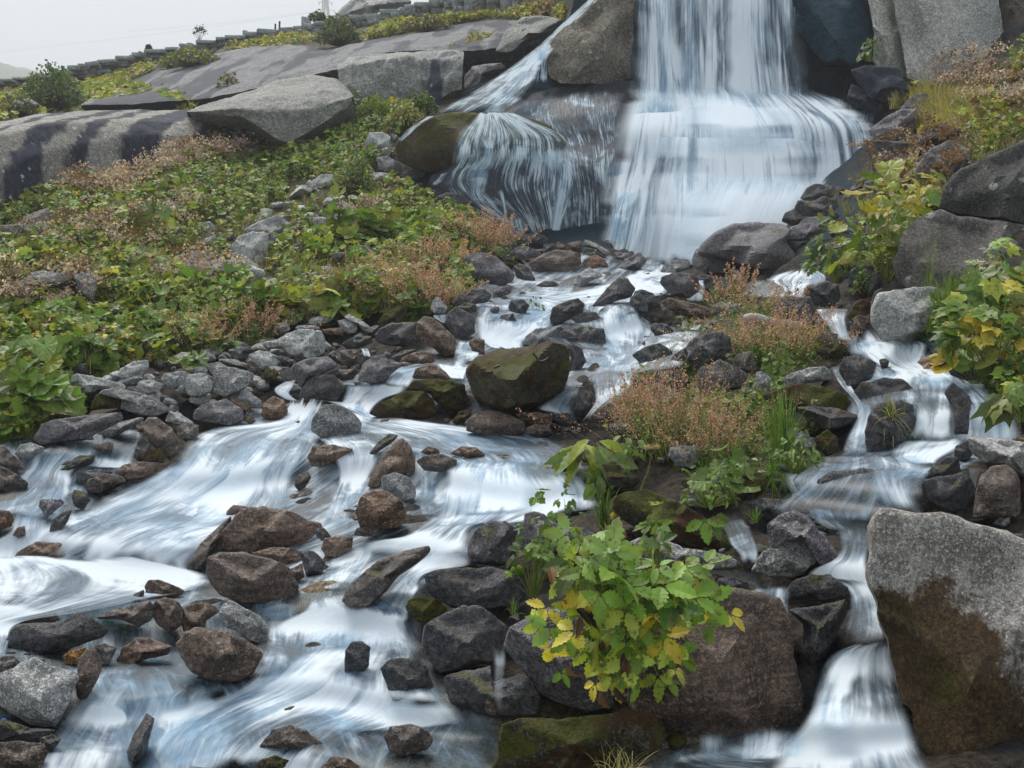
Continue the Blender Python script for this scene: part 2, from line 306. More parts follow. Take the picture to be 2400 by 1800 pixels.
# ---------------------------------------------------------------- ground
VEG = {  # planted ground, outlines in photo pixels
 'slope': [(-200,480),(0,480),(120,440),(300,420),(400,372),(560,345),(680,300),(820,262),(930,245),(1010,240),(1000,300),(860,330),(880,400),(930,440),(1000,480),(1130,520),(1180,590),(1130,650),(1080,700),(960,765),(850,735),(720,735),(640,790),(560,840),(420,835),(270,860),(210,890),(190,960),(60,1040),(-200,1060)],
 'ledge': [(-200,200),(0,200),(100,182),(240,195),(330,225),(430,235),(455,258),(300,262),(150,262),(0,285),(-200,290)],
 'right': [(2120,170),(2240,165),(2400,120),(2600,100),(2600,500),(2300,420),(2180,560),(2100,650),(1960,640),(1850,560),(1990,430),(2080,330),(2140,260)],
 'bank': [(2130,760),(2250,700),(2350,640),(2600,600),(2600,1000),(2400,990),(2330,930),(2200,820),(2140,800)],
 'isle': [(1560,700),(1700,690),(1900,760),(1960,830),(1850,900),(1800,960),(1900,1020),(1860,1090),(1700,1180),(1580,1100),(1480,1040),(1430,960),(1480,880),(1600,820)],
 'top': [(0,190),(280,140),(550,100),(820,60),(1120,0),(1500,-200),(1500,60),(1200,60),(900,100),(560,110),(380,165),(150,185)],
}
vegm = np.zeros(gx.shape)
for k in VEG: vegm = np.maximum(vegm, inpoly(gx, gy, VEG[k]))
vegm = np.maximum(vegm, (gy < 240) & (gx < 1250))
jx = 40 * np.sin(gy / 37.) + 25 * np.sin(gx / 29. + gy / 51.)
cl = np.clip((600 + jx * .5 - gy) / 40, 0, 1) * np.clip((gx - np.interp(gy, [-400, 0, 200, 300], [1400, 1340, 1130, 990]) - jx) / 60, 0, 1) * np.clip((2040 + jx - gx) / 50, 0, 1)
Gp = unproj(gx, gy, DG)
# relief of the bed and of the slope
fl = Gp.reshape(-1, 3); nn = pnoise(fl, 1.6, 3, 4); dd = np.linalg.norm(fl - CAM, axis=1)
n2_ = pnoise(fl, 5.5, 9, 3)
bedm = 1 - np.clip(vegm.ravel() + cl.ravel(), 0, 1)
fl = CAM + (fl - CAM) * (1 + .012 * nn + .006 * np.abs(n2_) * bedm + 0.004)[:, None]; 
cob = np.array([mnoise.voronoi(Vector((p[0] * 3.1, p[1] * 3.1, p[2] * 3.1)))[0][0] for p in fl])
fl[:, 2] += (.05 * n2_ + .13 * (.42 - cob)) * bedm * np.clip(dd / 9, .4, 1.2)
# beyond the brow of the hill the ground carries on level and then drops
CREST = [(-1200, 330), (-300, 245), (0, 207), (100, 195), (200, 176), (330, 152), (470, 121), (600, 100), (700, 90), (800, 68), (900, 52), (1050, 20), (1200, -10), (1320, -150), (3600, -300)]
cy = np.interp(GX, *zip(*CREST))
Gp = fl.reshape(gx.shape + (3,))
for i in range(len(GX)):
    k = np.argmax(GY <= cy[i]);
    if k > 0:
        base = Gp[k - 1, i].copy(); m = len(GY) - k; t = np.arange(1, m + 1) / m
        Gp[k:, i, 0] = base[0] * (1 + 1.2 * t); Gp[k:, i, 1] = base[1] + 55 * t ** 1.5; Gp[k:, i, 2] = base[2] - 9 * t ** 2
nr, ncol = gx.shape
idx = np.arange(nr * ncol).reshape(nr, ncol)
quads = np.stack([idx[:-1, :-1], idx[:-1, 1:], idx[1:, 1:], idx[1:, :-1]], -1).reshape(-1, 4)
me = mesh_np('hillside', Gp.reshape(-1, 3), quads, ground_mat()); fattr(me, 'veg', vegm); fattr(me, 'cliff', cl)
o = bpy.data.objects.new('hillside', me); COL.objects.link(o); tag(o, kind='structure')
# broad ground far below and around, so nothing floats in the mist
bx = np.linspace(-320, 320, 41); by = np.linspace(-60, 600, 41); BX, BY = np.meshgrid(bx, by)
BZ = -6 + 0 * BX + np.where(BY > 70, np.minimum((BY - 70) * .02, 4), 0) + np.array([mnoise.noise(Vector((x * .03, y * .03, 1))) for x, y in zip(BX.ravel(), BY.ravel())]).reshape(BX.shape) * 2
ii = np.arange(BX.size).reshape(BX.shape); q = np.stack([ii[:-1, :-1], ii[:-1, 1:], ii[1:, 1:], ii[1:, :-1]], -1).reshape(-1, 4)
gm = plain('far_pasture', (.07, .09, .03), .9)
o = bpy.data.objects.new('ground', mesh_np('ground', np.stack([BX, BY, BZ], -1).reshape(-1, 3), q, gm)); COL.objects.link(o); tag(o, kind='structure')
# ---------------------------------------------------------------- rocks
import bmesh
ICO = {}
def ico(k):
    if k not in ICO:
        bm = bmesh.new(); bmesh.ops.create_icosphere(bm, subdivisions=k, radius=1.0)
        ICO[k] = (np.array([v.co[:] for v in bm.verts]), np.array([[v.index for v in f.verts] for f in bm.faces])); bm.free()
    return ICO[k]
def polar(poly, n=360):
    """distance from the middle of an outline to its edge, by angle"""
    p = np.asarray(poly, float); x0, x1, y0, y1 = p[:, 0].min(), p[:, 0].max(), p[:, 1].min(), p[:, 1].max()
    a = p; b = np.roll(p, -1, 0); cr = a[:, 0] * b[:, 1] - b[:, 0] * a[:, 1]; A = cr.sum() / 2
    c = np.array([((a[:, 0] + b[:, 0]) * cr).sum(), ((a[:, 1] + b[:, 1]) * cr).sum()]) / (6 * A + 1e-9)
    r = np.zeros(n)
    for k in range(n):
        th = 2 * math.pi * k / n - math.pi; d = np.array([math.cos(th), math.sin(th)]); best = 0
        for u, v in zip(a - c, b - c):
            e = v - u; den = d[0] * e[1] - d[1] * e[0]
            if abs(den) < 1e-9: continue
            t = (u[0] * e[1] - u[1] * e[0]) / den; s = (u[0] * d[1] - u[1] * d[0]) / den
            if t > 0 and -1e-6 <= s <= 1 + 1e-6: best = max(best, t)
        r[k] = best or 1
    r = (np.roll(r, 1) + 2 * r + np.roll(r, -1)) / 4
    th = 2 * math.pi * np.arange(n) / n - math.pi; bp = np.c_[r * np.cos(th), r * np.sin(th)]
    seg = np.linalg.norm(np.roll(bp, -1, 0) - bp, axis=1); arc = np.r_[0, np.cumsum(seg)][:-1] / seg.sum() * 2 * math.pi - math.pi
    q = .45 * th + .55 * arc                      # where along the outline each direction of the ball goes
    return c, r, q, th
ROCKS = []; RPOLY = []
def shape_rock(poly, D, thick, seed, box, rough, lvl, facets=6, planes=None, tilt=0.0):
    rg = np.random.default_rng(seed); V, F = ico(lvl); c, r, qq, th = polar(poly); n = len(r)
    x, y, z = V[:, 0], V[:, 1], V[:, 2]
    rho = np.sqrt(x * x + z * z); phi = np.arctan2(-z, x)
    phi = np.interp(phi, np.r_[qq, qq[0] + 2 * math.pi], np.r_[th, th[0] + 2 * math.pi])
    k = (phi + math.pi) / (2 * math.pi) * n; i0 = k.astype(int) % n; i1 = (i0 + 1) % n; fr = k - np.floor(k)
    rr = r[i0] * (1 - fr) + r[i1] * fr
    size = math.sqrt(float((r ** 2).mean())) * D / FPX
    jag = np.array([mnoise.fractal(Vector((math.cos(q) * 3 + seed, math.sin(q) * 3, seed * .7)), 1, 2.2, 4) for q in phi])
    rp = rho ** box
    px = c[0] + rr * (1 + .045 * jag) * rp * np.cos(phi); py = c[1] + rr * (1 + .045 * jag) * rp * np.sin(phi)
    # front is cut by planes (flat fracture faces), back is rounded
    f = np.sqrt(np.clip(1 - rho ** 2, 0, 1)) ** (.8 if box > .5 else .4)
    X = rp * np.cos(phi); Z = -rp * np.sin(phi)
    pl = [(rg.uniform(-.3, .3), rg.uniform(.75, 1.3), .50), (rg.uniform(-1.1, -.5), rg.uniform(-.3, .3), rg.uniform(.5, .75)), (rg.uniform(.5, 1.1), rg.uniform(-.3, .3), rg.uniform(.5, .75))]
    for _ in range(facets - 3): pl.append((rg.uniform(-1.3, 1.3), rg.uniform(-1.2, .9), rg.uniform(.55, .95)))
    if planes is not None: pl = planes
    ff = f.copy()
    for a, b_, d in pl: ff = np.minimum(ff, np.maximum(d + .2 - a * X * .8 - b_ * Z * .8, .02 + .22 * f))
    front = y < 0
    dep = np.where(front, -ff * thick, f * thick * 1.15)
    p_ = np.asarray(poly); lf = np.clip((np.interp(px, *np.array(sorted(map(tuple, p_[p_[:, 1] > c[1]]))).T) - py) / max(np.ptp(p_[:, 1]), 1), 0, 1.2) if tilt else 0
    P = unproj(px, py, D + tilt * np.asarray(lf) ** 1.3 + dep); P[:, 2] -= np.where(front, 0, dep * .12)
    cen = unproj(c[0], c[1], D)
    nv = P - cen; nl = np.linalg.norm(nv, axis=1)[:, None] + 1e-9
    sc_ = 1.6 / size
    d1 = np.array([mnoise.fractal(Vector(p * sc_ + seed), 1, 2.2, 5) for p in P])
    d2 = np.array([mnoise.ridged_multi_fractal(Vector(p * sc_ * 1.3 - seed), 1, 2.1, 3, .8, 2) for p in P])
    k2 = (1 - .75 * np.clip(rho, 0, 1) ** 4)     # keep the outline, roughen the faces
    P = P + nv / nl * ((d1 * .17 + (d2 - 1.2) * .075) * size * rough * k2)[:, None]
    return P, F, cen, size
def rock(mat, tail, tile, xy, D=None, thick=None, box=.8, rough=1.0, name='boulder', cat=None, seed=None, base=1.0, label=None, facets=6, front=0.0, planes=None, tilt=0.0, lvl=None):
    poly = T(tile, *xy); seed = seed if seed is not None else int(abs(poly).sum()) % 997
    w, h = np.ptp(poly[:, 0]), np.ptp(poly[:, 1]); ymax = poly[:, 1].max(); cx = poly[:, 0].mean()
    if D is None:
        D = float(depth(cx, ymax - .10 * h)) * base
        if D < 14: D *= .980
    if thick is None: thick = (.42 * min(w, h) + .10 * max(w, h)) * D / FPX
    D = D - front
    m = max(w, h); lvl = lvl or (5 if m > 130 else 4 if m > 45 else 3)
    P, F, cen, size = shape_rock(poly, D, thick, seed, box, rough, lvl, facets, planes, tilt)
    if mat not in 'SUF': RPOLY.append(poly)
    base_p = cen.copy(); base_p[2] = P[:, 2].min()
    me = mesh_np(name, P - base_p, F, MAT[mat], True)
    if not tilt or mat == 'F': me.set_sharp_from_angle(angle=R(38))
    o = bpy.data.objects.new(name, me); o.location = base_p; COL.objects.link(o)
    wd = {'G': 'grey', 'W': 'pale grey', 'D': 'wet black', 'P': 'purplish grey', 'B': 'wet brown', 'M': 'mossy', 'T': 'pale tan', 'R': 'tan', 'O': 'ochre'}.get(mat, 'grey')
    sz = 'large' if m > 260 else 'small' if m < 75 else ''
    sh = 'flat' if w > 2.1 * h else 'upright' if h > 1.15 * w else ('angular' if seed % 2 else 'blocky')
    lb = label or ' '.join(x for x in (sz, wd, sh, 'rock', tail) if x)
    lb = lb if len(lb.split()) <= 16 else ' '.join(x for x in (wd, 'rock', tail) if x)
    tag(o, lb, cat or ('boulder' if m > 150 else 'rock')); ROCKS.append((o, cx, ymax)); return o

# --- great slabs of the upper slope
def loft(name, mat, rows, label, cat='slab', cols_=220, nrow=14, rough=.03, back=1.5, base=None, seed=1.0, crack=0.0, taper=True):
    """a slab of bedrock: profile lines from its foot, over its shoulder, to its back; each row (tile, outline, metres behind the foot)"""
    Rr = []; b0 = None
    for tile, xy, off in rows:
        p = T(tile, *xy); p = cr(p, 8) if len(p) > 2 else p; s_ = np.r_[0, np.cumsum(np.linalg.norm(np.diff(p, axis=0), axis=1))]; t = np.linspace(0, s_[-1], cols_)
        q = np.c_[np.interp(t, s_, p[:, 0]), np.interp(t, s_, p[:, 1])]
        if b0 is None: b0 = depth(q[:, 0], q[:, 1]) if base is None else np.full(cols_, base); k_ = np.ones(25) / 25; b0 = np.convolve(np.pad(b0, 12, mode='edge'), k_, 'valid')
        end = 1.0 if not taper else np.clip(np.minimum(np.linspace(0, 1, cols_), np.linspace(1, 0, cols_)) * 12, 0, 1) ** .5
        Rr.append(unproj(q[:, 0], q[:, 1], b0 + off * (.35 + .65 * end)))
    G_ = []
    for i in range(len(Rr) - 1):
        for t in np.linspace(0, 1, nrow, endpoint=False): G_.append(Rr[i] * (1 - t) + Rr[i + 1] * t)
    G_.append(Rr[-1]); G_ = np.array(G_)
    for _ in range(2): G_[1:-1] = (G_[:-2] + 2 * G_[1:-1] + G_[2:]) / 4          # worn edges
    fl_ = G_.reshape(-1, 3); nz_ = pnoise(fl_, .9, seed, 5); n3 = pnoise(fl_, 3.2, seed + 4, 4); n4 = np.array([mnoise.ridged_multi_fractal(Vector(p * [.5, .5, 1.8]) + Vector((seed, 0, 0)), 1, 2, 4, .9, 2) for p in fl_])
    fl_ = fl_ + np.c_[0 * nz_, -(nz_ * 4 + n3 * 1.2 + crack * (n4 - 1)) * rough, (nz_ * 2 + n3) * rough * .6]
    G_ = fl_.reshape(G_.shape); fr = G_[:1] + [0, .6, -.12]; bk = G_[-1:] + [0, back, -.5]; bb = G_[-1:] + [0, back, -2.5]
    G_ = np.concatenate([fr, G_, bk, bb]); n, m = G_.shape[:2]; ii = np.arange(n * m).reshape(n, m)
    F = np.stack([ii[:-1, :-1], ii[:-1, 1:], ii[1:, 1:], ii[1:, :-1]], -1).reshape(-1, 4)
    bp = G_[1, m // 2].copy(); me = mesh_np(name, (G_ - bp).reshape(-1, 3), F, MAT[mat], True); me.set_sharp_from_angle(angle=R(42))
    o = bpy.data.objects.new(name, me); o.location = bp; COL.objects.link(o); tag(o, label, cat); return o
loft('rock_slab', 'U', [('Z', (190,250,330,240,450,236,560,215,690,190,745,175,800,160,860,135,900,122,1000,118,1070,118,1150,112,1240,108,1330,75), 0), ('Z', (195,244,330,232,450,222,560,196,690,172,745,163,800,142,860,126,900,117,1000,110,1070,104,1150,92,1240,84,1325,62), .9),
  ('Z', (200,238,290,200,370,165,450,146,520,124,610,110,700,105,770,108,840,94,945,76,1050,56,1160,40,1250,34,1320,46), 9.5)], 'long smooth blue-grey glacier slab lying below the stone wall', base=24.5, rough=.022, crack=.5)
loft('rock_slab', 'S', [('Z', (-200,560,-80,530,0,510,60,480,110,455,180,428,300,400,420,372,500,352,560,335,620,325), 0), ('Z', (-200,420,-80,400,0,392,60,375,110,360,180,340,300,322,420,318,500,312,560,305,620,312), .12), ('Z', (-200,340,-80,325,0,312,60,300,120,290,180,284,300,282,420,284,500,284,560,286,618,296), .55),
  ('Z', (-200,310,-80,298,0,288,60,274,110,265,180,260,300,257,420,257,500,255,560,262,615,284), 2.6)], 'rounded slab with black vertical water stripes at the left edge', rough=.016)
loft('boulder', 'G2', [('Z', (440,262,560,276,610,300,645,322,680,328,730,308,780,278,815,252,826,236), .0), ('Z', (438,261,540,258,610,262,660,262,700,262,740,256,780,244,815,232,827,228), -.05), ('Z', (436,260,520,240,600,228,660,222,720,216,770,212,800,214,818,220,828,226), .4),
  ('Z', (434,259,490,243,540,230,600,208,645,190,700,180,750,178,796,188,826,222)
, 2.4)], 'large plain grey boulder tapering to a snout beside the striped slab', cat='boulder', base=20.6, rough=.025)
loft('rock_block', 'F', [('Z', (800,240,822,250,860,258,905,264,960,256,1013,250,1040,226,1064,210,1082,206), 0), ('Z', (796,200,822,205,860,208,905,206,960,204,1013,200,1040,188,1064,180,1084,176), -.08), ('Z', (790,160,822,148,860,141,905,134,960,130,1013,128,1044,127,1070,128,1086,134), .05),
  ('Z', (790,154,822,141,860,132,905,124,960,120,1013,118,1044,117,1070,118,1088,126), 1.9)], 'square-cut grey rock block with one black stripe under the long slab', base=22.8, rough=.035, crack=.5)
rock('F', '', 'B', (1000,330,1060,200,1170,112,1300,100,1440,125,1390,200,1300,280,1190,310,1080,340), D=24.5, thick=1.2, box=.45, rough=.3, name='rock_block', cat='slab', label='cracked grey rock end of the upper slab beside the yellow shrubs')
rock('U', '', 'A', (-200,740,-40,690,100,655,190,635,260,680,60,730), D=float(depth(20,262))-.5, thick=.8, box=.6, rough=.3, name='rock_slab', cat='slab', label='small bluish slab showing beneath the green bush at the left edge')
rock('G', '', 'J', (400,260,480,180,560,90,680,0,800,-80,1100,-120,1400,-60,1500,30,1250,60,1120,90,1000,140,920,240,780,275,540,240), D=39, thick=1.5, box=.6, rough=.7, name='crag', cat='crag', label='pale green-grey crag rising above the wall at the top edge')
rock('P', 'tucked under the end of the square-cut block', 'B', (795,490,850,430,930,415,1040,405,1070,440,960,470,880,560,800,575), D=21.6)
rock('T', '', 'A', (-60,1480,0,1462,100,1450,220,1370,325,1343,332,1470,290,1540,120,1570,-60,1570), label='brownish boulder among the flowers below the striped slab')
# --- cliff and ledges of the waterfall
rock('K', '', 'Z', (1360,-260,2060,-260,2060,-100,2050,300,2060,560,1950,620,1500,640,1250,620,1150,520,1130,400,1190,290,1310,160), D=21.9, thick=.9, box=.32, rough=.35, name='cliff', cat='cliff', facets=3, label='soaked cliff coloured with its blue shade behind the main waterfall')
rock('X', '', 'B', (1330,400,1290,360,1350,280,1440,180,1560,90,1660,-20,1760,-80,1900,-80,1900,60,1888,300,1872,520,1750,545,1560,548,1420,545,1350,500), D=20.4, thick=.8, box=.45, rough=.5, name='buttress', cat='cliff', label='brown lichened buttress with moss at its foot left of the main fall')
loft('ledge', 'L', [('B', (540,1260,800,1420,1000,1560,1300,1590,1700,1620,2100,1640,2500,1640), 0), ('B', (560,1190,800,1085,1000,1050,1300,1045,1600,1075,1850,1108,2100,1115,2500,1115), .05), ('B', (640,1080,850,980,1000,950,1300,930,1600,915,1850,916,2100,918,2500,918), .65),
  ('B', (700,1000,900,880,1100,840,1300,815,1480,812,1830,835,2100,838,2500,838), .72), ('B', (860,800,1050,660,1200,600,1320,560,1600,543,1850,540,2100,542,2500,542), 1.9)], 'wet dark purple ledges stepping down between the two falls', cat='ledge', base=18.25, rough=.045, crack=1.2, seed=6, nrow=12, taper=False)
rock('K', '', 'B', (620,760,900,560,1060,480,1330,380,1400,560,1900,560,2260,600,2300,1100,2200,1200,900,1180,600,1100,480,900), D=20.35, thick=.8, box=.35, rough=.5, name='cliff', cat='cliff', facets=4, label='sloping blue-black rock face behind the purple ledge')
rock('M', '', 'B', (345,940,400,860,520,765,700,735,900,728,1150,745,1330,800,1450,900,1470,1000,1300,1060,1000,1070,760,1090,560,1110,450,1080,350,1040), D=18.6, thick=.75, box=.55, rough=.6, name='boulder', cat='boulder', label='domed mossy rock under the fanning left cascade')
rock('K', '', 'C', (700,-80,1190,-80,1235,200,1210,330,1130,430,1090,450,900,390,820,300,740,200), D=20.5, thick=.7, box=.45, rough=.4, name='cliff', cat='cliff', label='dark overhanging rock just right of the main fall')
rock('C', '', 'C', (1180,-120,1345,-120,1400,150,1440,400,1472,585,1400,590,1300,500,1230,400,1240,200), D=20.3, thick=.5, box=.42, rough=.3, name='cliff', cat='cliff', label='narrow grey rock pillar against the big grey slab')
rock('C', '', 'C', (1335,-160,2040,-160,2065,100,2110,330,2125,450,2100,570,1950,620,1700,600,1560,560,1455,500,1410,220), D=19.9, thick=.75, box=.33, rough=.2, name='cliff', cat='cliff', facets=3, label='broad upright grey granite slab at the top right')
rock('C', '', 'C', (2110,-100,2400,-100,2500,40,2300,70,2080,60), D=21, thick=.6, name='cliff', cat='cliff', label='low grey outcrop in the top right corner')
rock('L', 'at the foot of the grey pillar', 'C', (1080,450,1200,420,1400,432,1470,590,1420,640,1290,675,1210,640,1140,540), D=19.3, name='boulder', label='dark angular block at the foot of the narrow pillar')
rock('L', 'beside the right edge of the fall', 'C', (1090,540,1200,590,1270,640,1260,720,1100,700,1060,640), D=19.3)
rock('D', 'half hidden in yellow grass right of the fall', 'C', (1400,710,1480,620,1560,600,1680,640,1740,690,1600,730,1500,735))
rock('P', '', 'C', (1205,850,1300,760,1420,705,1520,702,1575,740,1500,830,1470,900,1380,925,1250,890), label='sharp purplish block at the right lip of the fall')
rock('D', 'in the dark gap under the sharp block', 'C', (1225,900,1380,920,1480,880,1700,800,1820,850,1600,960,1500,1010,1300,1060))
rock('G', 'on the right bank, pointed like a fin', 'C', (1250,1100,1330,1020,1430,925,1490,1000,1460,1080,1350,1120), thick=.4)
rock('P', 'between the flowers above the big right boulder', 'C', (1500,1100,1600,960,1720,908,1860,965,1880,1030,1750,1120,1650,1180,1520,1170))
rock('D', '', 'C', (760,1290,800,1215,870,1188,960,1200,1040,1260,1060,1300,960,1310,850,1310), label='black rock topping the pile at the right foot of the fall')
rock('D', 'in the middle of the pile at the right foot of the fall', 'C', (720,1340,740,1295,860,1300,900,1270,1000,1290,1090,1380,1000,1430,860,1410,760,1390))
rock('D', 'low on the pile beside the white foam', 'C', (640,1430,660,1380,740,1340,790,1400,850,1440,720,1470))
rock('P', 'behind the huge flat-topped block', 'C', (650,1560,700,1470,780,1445,960,1450,980,1500,900,1540,760,1560))
rock('E', '', 'C', (1665,1340,1690,1200,1800,1090,1950,1020,2212,900,2420,850,2450,1440,2212,1445,1950,1410,1750,1380), thick=.55, box=.5, rough=.55, D=10.6, label='huge lichen-dotted grey boulder at the right edge, upper half')
rock('E', '', 'C', (1360,1700,1400,1560,1480,1460,1660,1340,1760,1385,1960,1415,2212,1450,2460,1440,2460,2000,2212,2010,1700,1990,1450,1900), thick=.7, box=.5, rough=.55, D=10.3, label='huge dark boulder at the right edge, under the lichen-dotted one')
# --- crown of stones at the foot of the fall
rock('P', '', 'L', (660,270,700,190,850,80,990,10,1200,0,1400,15,1480,60,1450,180,1550,300,1560,380,1250,420,960,330,780,300), thick=.8, box=.5, rough=.35, label='huge flat-topped purplish block at the foot of the fall', name='boulder')
rock('G', '', 'L', (628,340,660,240,720,215,800,210,940,285,965,340,930,430,870,465,740,430,650,390), label='round grey block leaning on the huge flat-topped one', name='boulder', rough=.5)
rock('G', 'just below the round grey block', 'L', (358,420,400,355,500,325,590,340,620,400,520,430,380,470))
rock('D', 'parting the stream below the round grey block', 'L', (350,530,370,470,480,432,640,445,700,500,700,600,600,660,450,640), front=.2)
rock('D', '', 'L', (640,480,720,450,790,460,800,510,740,550,680,530), label='small black stone under the round grey block')
rock('D', 'behind the red sorrel stalks', 'L', (810,640,840,520,920,475,1060,490,1080,560,1000,620,900,665))
rock('P', 'in a row at the foot of the fall', 'L', (360,300,370,262,520,265,630,290,600,325,480,345,370,330))
rock('D', '', 'L', (235,310,280,285,330,300,320,340,250,350), label='small black stone in the crown of stones below the fall')
rock('P', 'with water sliding past its left end', 'L', (-20,400,60,320,180,258,250,330,200,400,80,450,0,440))
rock('D', 'pointed, in midstream below the fall', 'K', (1700,1060,1780,960,1900,830,1990,748,2080,760,2170,860,2130,950,1950,1000,1850,1060), label='pointed dark rock in midstream below the fall')
rock('D', '', 'L', (80,720,140,600,200,580,300,610,370,720,300,740,180,760,110,750), label='black hunched rock left of the long brown one')
rock('B', 'under the sorrel, lying level', 'L', (370,690,430,652,560,680,720,720,860,780,860,840,760,860,600,820,420,750), label='long brown plank-like rock across the middle stream')
rock('B', 'below the long plank-like rock', 'L', (185,800,220,720,300,700,420,750,495,820,470,880,330,900,230,870))
rock('D', 'beneath the brown wedge in midstream', 'L', (270,920,300,870,420,880,480,940,430,1000,320,1000))
rock('G', 'right of the plank-like rock', 'L', (800,740,860,690,960,700,1060,710,1040,770,950,800,860,790))
rock('P', 'behind the sorrel by the small fall', 'L', (1330,740,1400,670,1660,640,1700,760,1695,860,1560,860,1380,820), label='blue-grey block left of the small curtain fall')
rock('B', '', 'L', (1700,980,1790,940,1900,970,1970,1060,1930,1110,1780,1060), label='reddish stone below the small curtain fall')
rock('M', 'below the reddish stone', 'L', (1700,1120,1760,1060,1900,1040,1975,1090,1930,1170,1780,1200))
rock('D', 'at the back of the right-hand stream', 'L', (1980,560,1990,440,2080,370,2200,370,2220,520,2120,590), base=.99)
rock('D', 'right of the upper right cascade', 'L', (1620,640,1660,560,1790,510,1900,540,1920,640,1860,740,1700,720))
rock('B', 'leaning in the dark hollow', 'L', (2000,900,2010,840,2080,800,2150,830,2130,930,2060,990,2010,970), label='wrinkled brown stone leaning in the dark hollow')
rock('M', '', 'L', (1980,820,2020,720,2100,665,2180,690,2180,790,2110,810,2010,860), label='moss-capped stone over the dark hollow')
rock('D', 'framing the top of the dark hollow', 'F', (1215,330,1240,230,1300,200,1260,300,1290,420,1230,440))
rock('D', 'between the leaves and the lichened boulder', 'F', (1200,260,1220,110,1270,90,1305,200,1240,270))
rock('D', 'standing above the moss-capped stone', 'F', (1070,190,1090,90,1150,50,1220,70,1220,190,1150,215))
rock('G', '', 'F', (1215,430,1220,330,1260,240,1400,215,1500,200,1650,200,1780,270,1850,330,1800,420,1600,480,1400,530,1280,545), label='grey boulder with moss cushions above the right stream', name='boulder', rough=.6, seed=4)
rock('D', '', 'L', (560,1100,640,1000,760,960,900,945,960,1000,990,1100,880,1160,780,1220,640,1260,555,1220), label='dark wedge-shaped rock between stream and sorrel', name='boulder')
rock('T', 'behind the large sorrel clump', 'L', (950,1200,1050,1130,1160,1115,1200,1180,1190,1280,1100,1300,1000,1260), rough=.7)
rock('T', '', 'L', (660,1340,700,1260,880,1185,1000,1240,1130,1320,1080,1400,950,1460,780,1460,680,1430), label='pale angular rock rising behind the large sorrel clump', name='boulder')
rock('D', 'at the left end of the dark wedge', 'L', (430,1230,480,1140,580,1080,600,1140,560,1240,500,1250))
rock('D', 'half under the large sorrel clump', 'L', (300,1330,420,1280,540,1290,600,1400,480,1480,360,1440))
rock('B', 'sloping behind the dock leaves', 'E', (1580,1060,1650,1000,1780,920,1900,860,2050,820,2200,900,2200,1050,2000,1100,1800,1130,1680,1090), rough=.6)
rock('G', '', 'L', (1170,1420,1190,1290,1240,1290,1320,1360,1310,1450,1220,1470), label='small upright grey stone beside the mossy shelf')
rock('G', 'above the mossy shelf', 'L', (1400,1360,1480,1310,1640,1260,1790,1245,1840,1300,1820,1370,1650,1390,1480,1430), rough=.6)
rock('M', '', 'F', (500,900,620,860,760,825,900,845,1050,900,1130,980,1175,1050,1060,1110,900,1120,760,1010,560,960), label='long mossy shelf rock pointing into the right stream', name='boulder', rough=.5)
rock('D', '', 'F', (740,980,850,970,1000,985,1180,1045,1100,1080,960,1140,850,1090), label='dark lip under the mossy shelf rock', thick=.35)
rock('D', 'splitting the top of the right cascade', 'F', (1010,740,1040,650,1150,640,1260,690,1240,770,1150,850,1080,860,1040,800))
rock('D', '', 'F', (1270,670,1310,660,1340,680,1330,720,1290,740), label='small dark stone poking through the right cascade')
rock('D', '', 'F', (1100,880,1150,830,1300,785,1430,800,1520,880,1540,960,1400,1000,1200,990), label='rounded rock under the fan of the right cascade', front=-.1)
rock('D', '', 'F', (1200,1040,1250,960,1400,930,1500,960,1510,1100,1450,1200,1280,1290,1190,1280,1180,1150), label='rounded mossy rock carrying the drooping grass tuft', name='boulder', front=-.05)
rock('D', '', 'F', (1690,880,1750,820,1830,870,1870,960,1850,1160,1760,1160,1745,980), label='squared dark block dividing the right cascade', front=.1)
rock('D', 'behind the yellow right-hand leaves', 'F', (1700,700,1820,620,1950,640,1960,780,1850,810,1730,770))
rock('G', '', 'F', (1845,1180,1900,1170,2100,1185,2300,1220,2380,1300,2250,1440,2080,1350,1950,1340,1860,1240), label='banded flat grey rock at the right edge', thick=.3)
rock('D', 'small, left of the banded flat rock', 'F', (1755,1290,1770,1230,1850,1190,1890,1260,1860,1320,1790,1330))
rock('B', '', 'F', (1890,1560,1920,1440,2000,1360,2090,1345,2170,1400,2200,1560,2180,1700,1880,1700), label='upright brown rock with a moss stripe, below the banded one', name='boulder')
rock('D', '', 'F', (1560,1440,1620,1350,1720,1295,1790,1300,1800,1380,1850,1420,1820,1440), label='black pointed rock on top of the black block')
rock('D', '', 'F', (1545,1480,1620,1430,1750,1420,1850,1390,1890,1480,1860,1640,1700,1650,1590,1580), label='glossy black block beside the tall brown rock', front=.05)
rock('O', '', 'F', (2130,1190,2190,1160,2260,1160,2260,1210,2180,1215), label='ochre stone at the right edge above the banded rock')
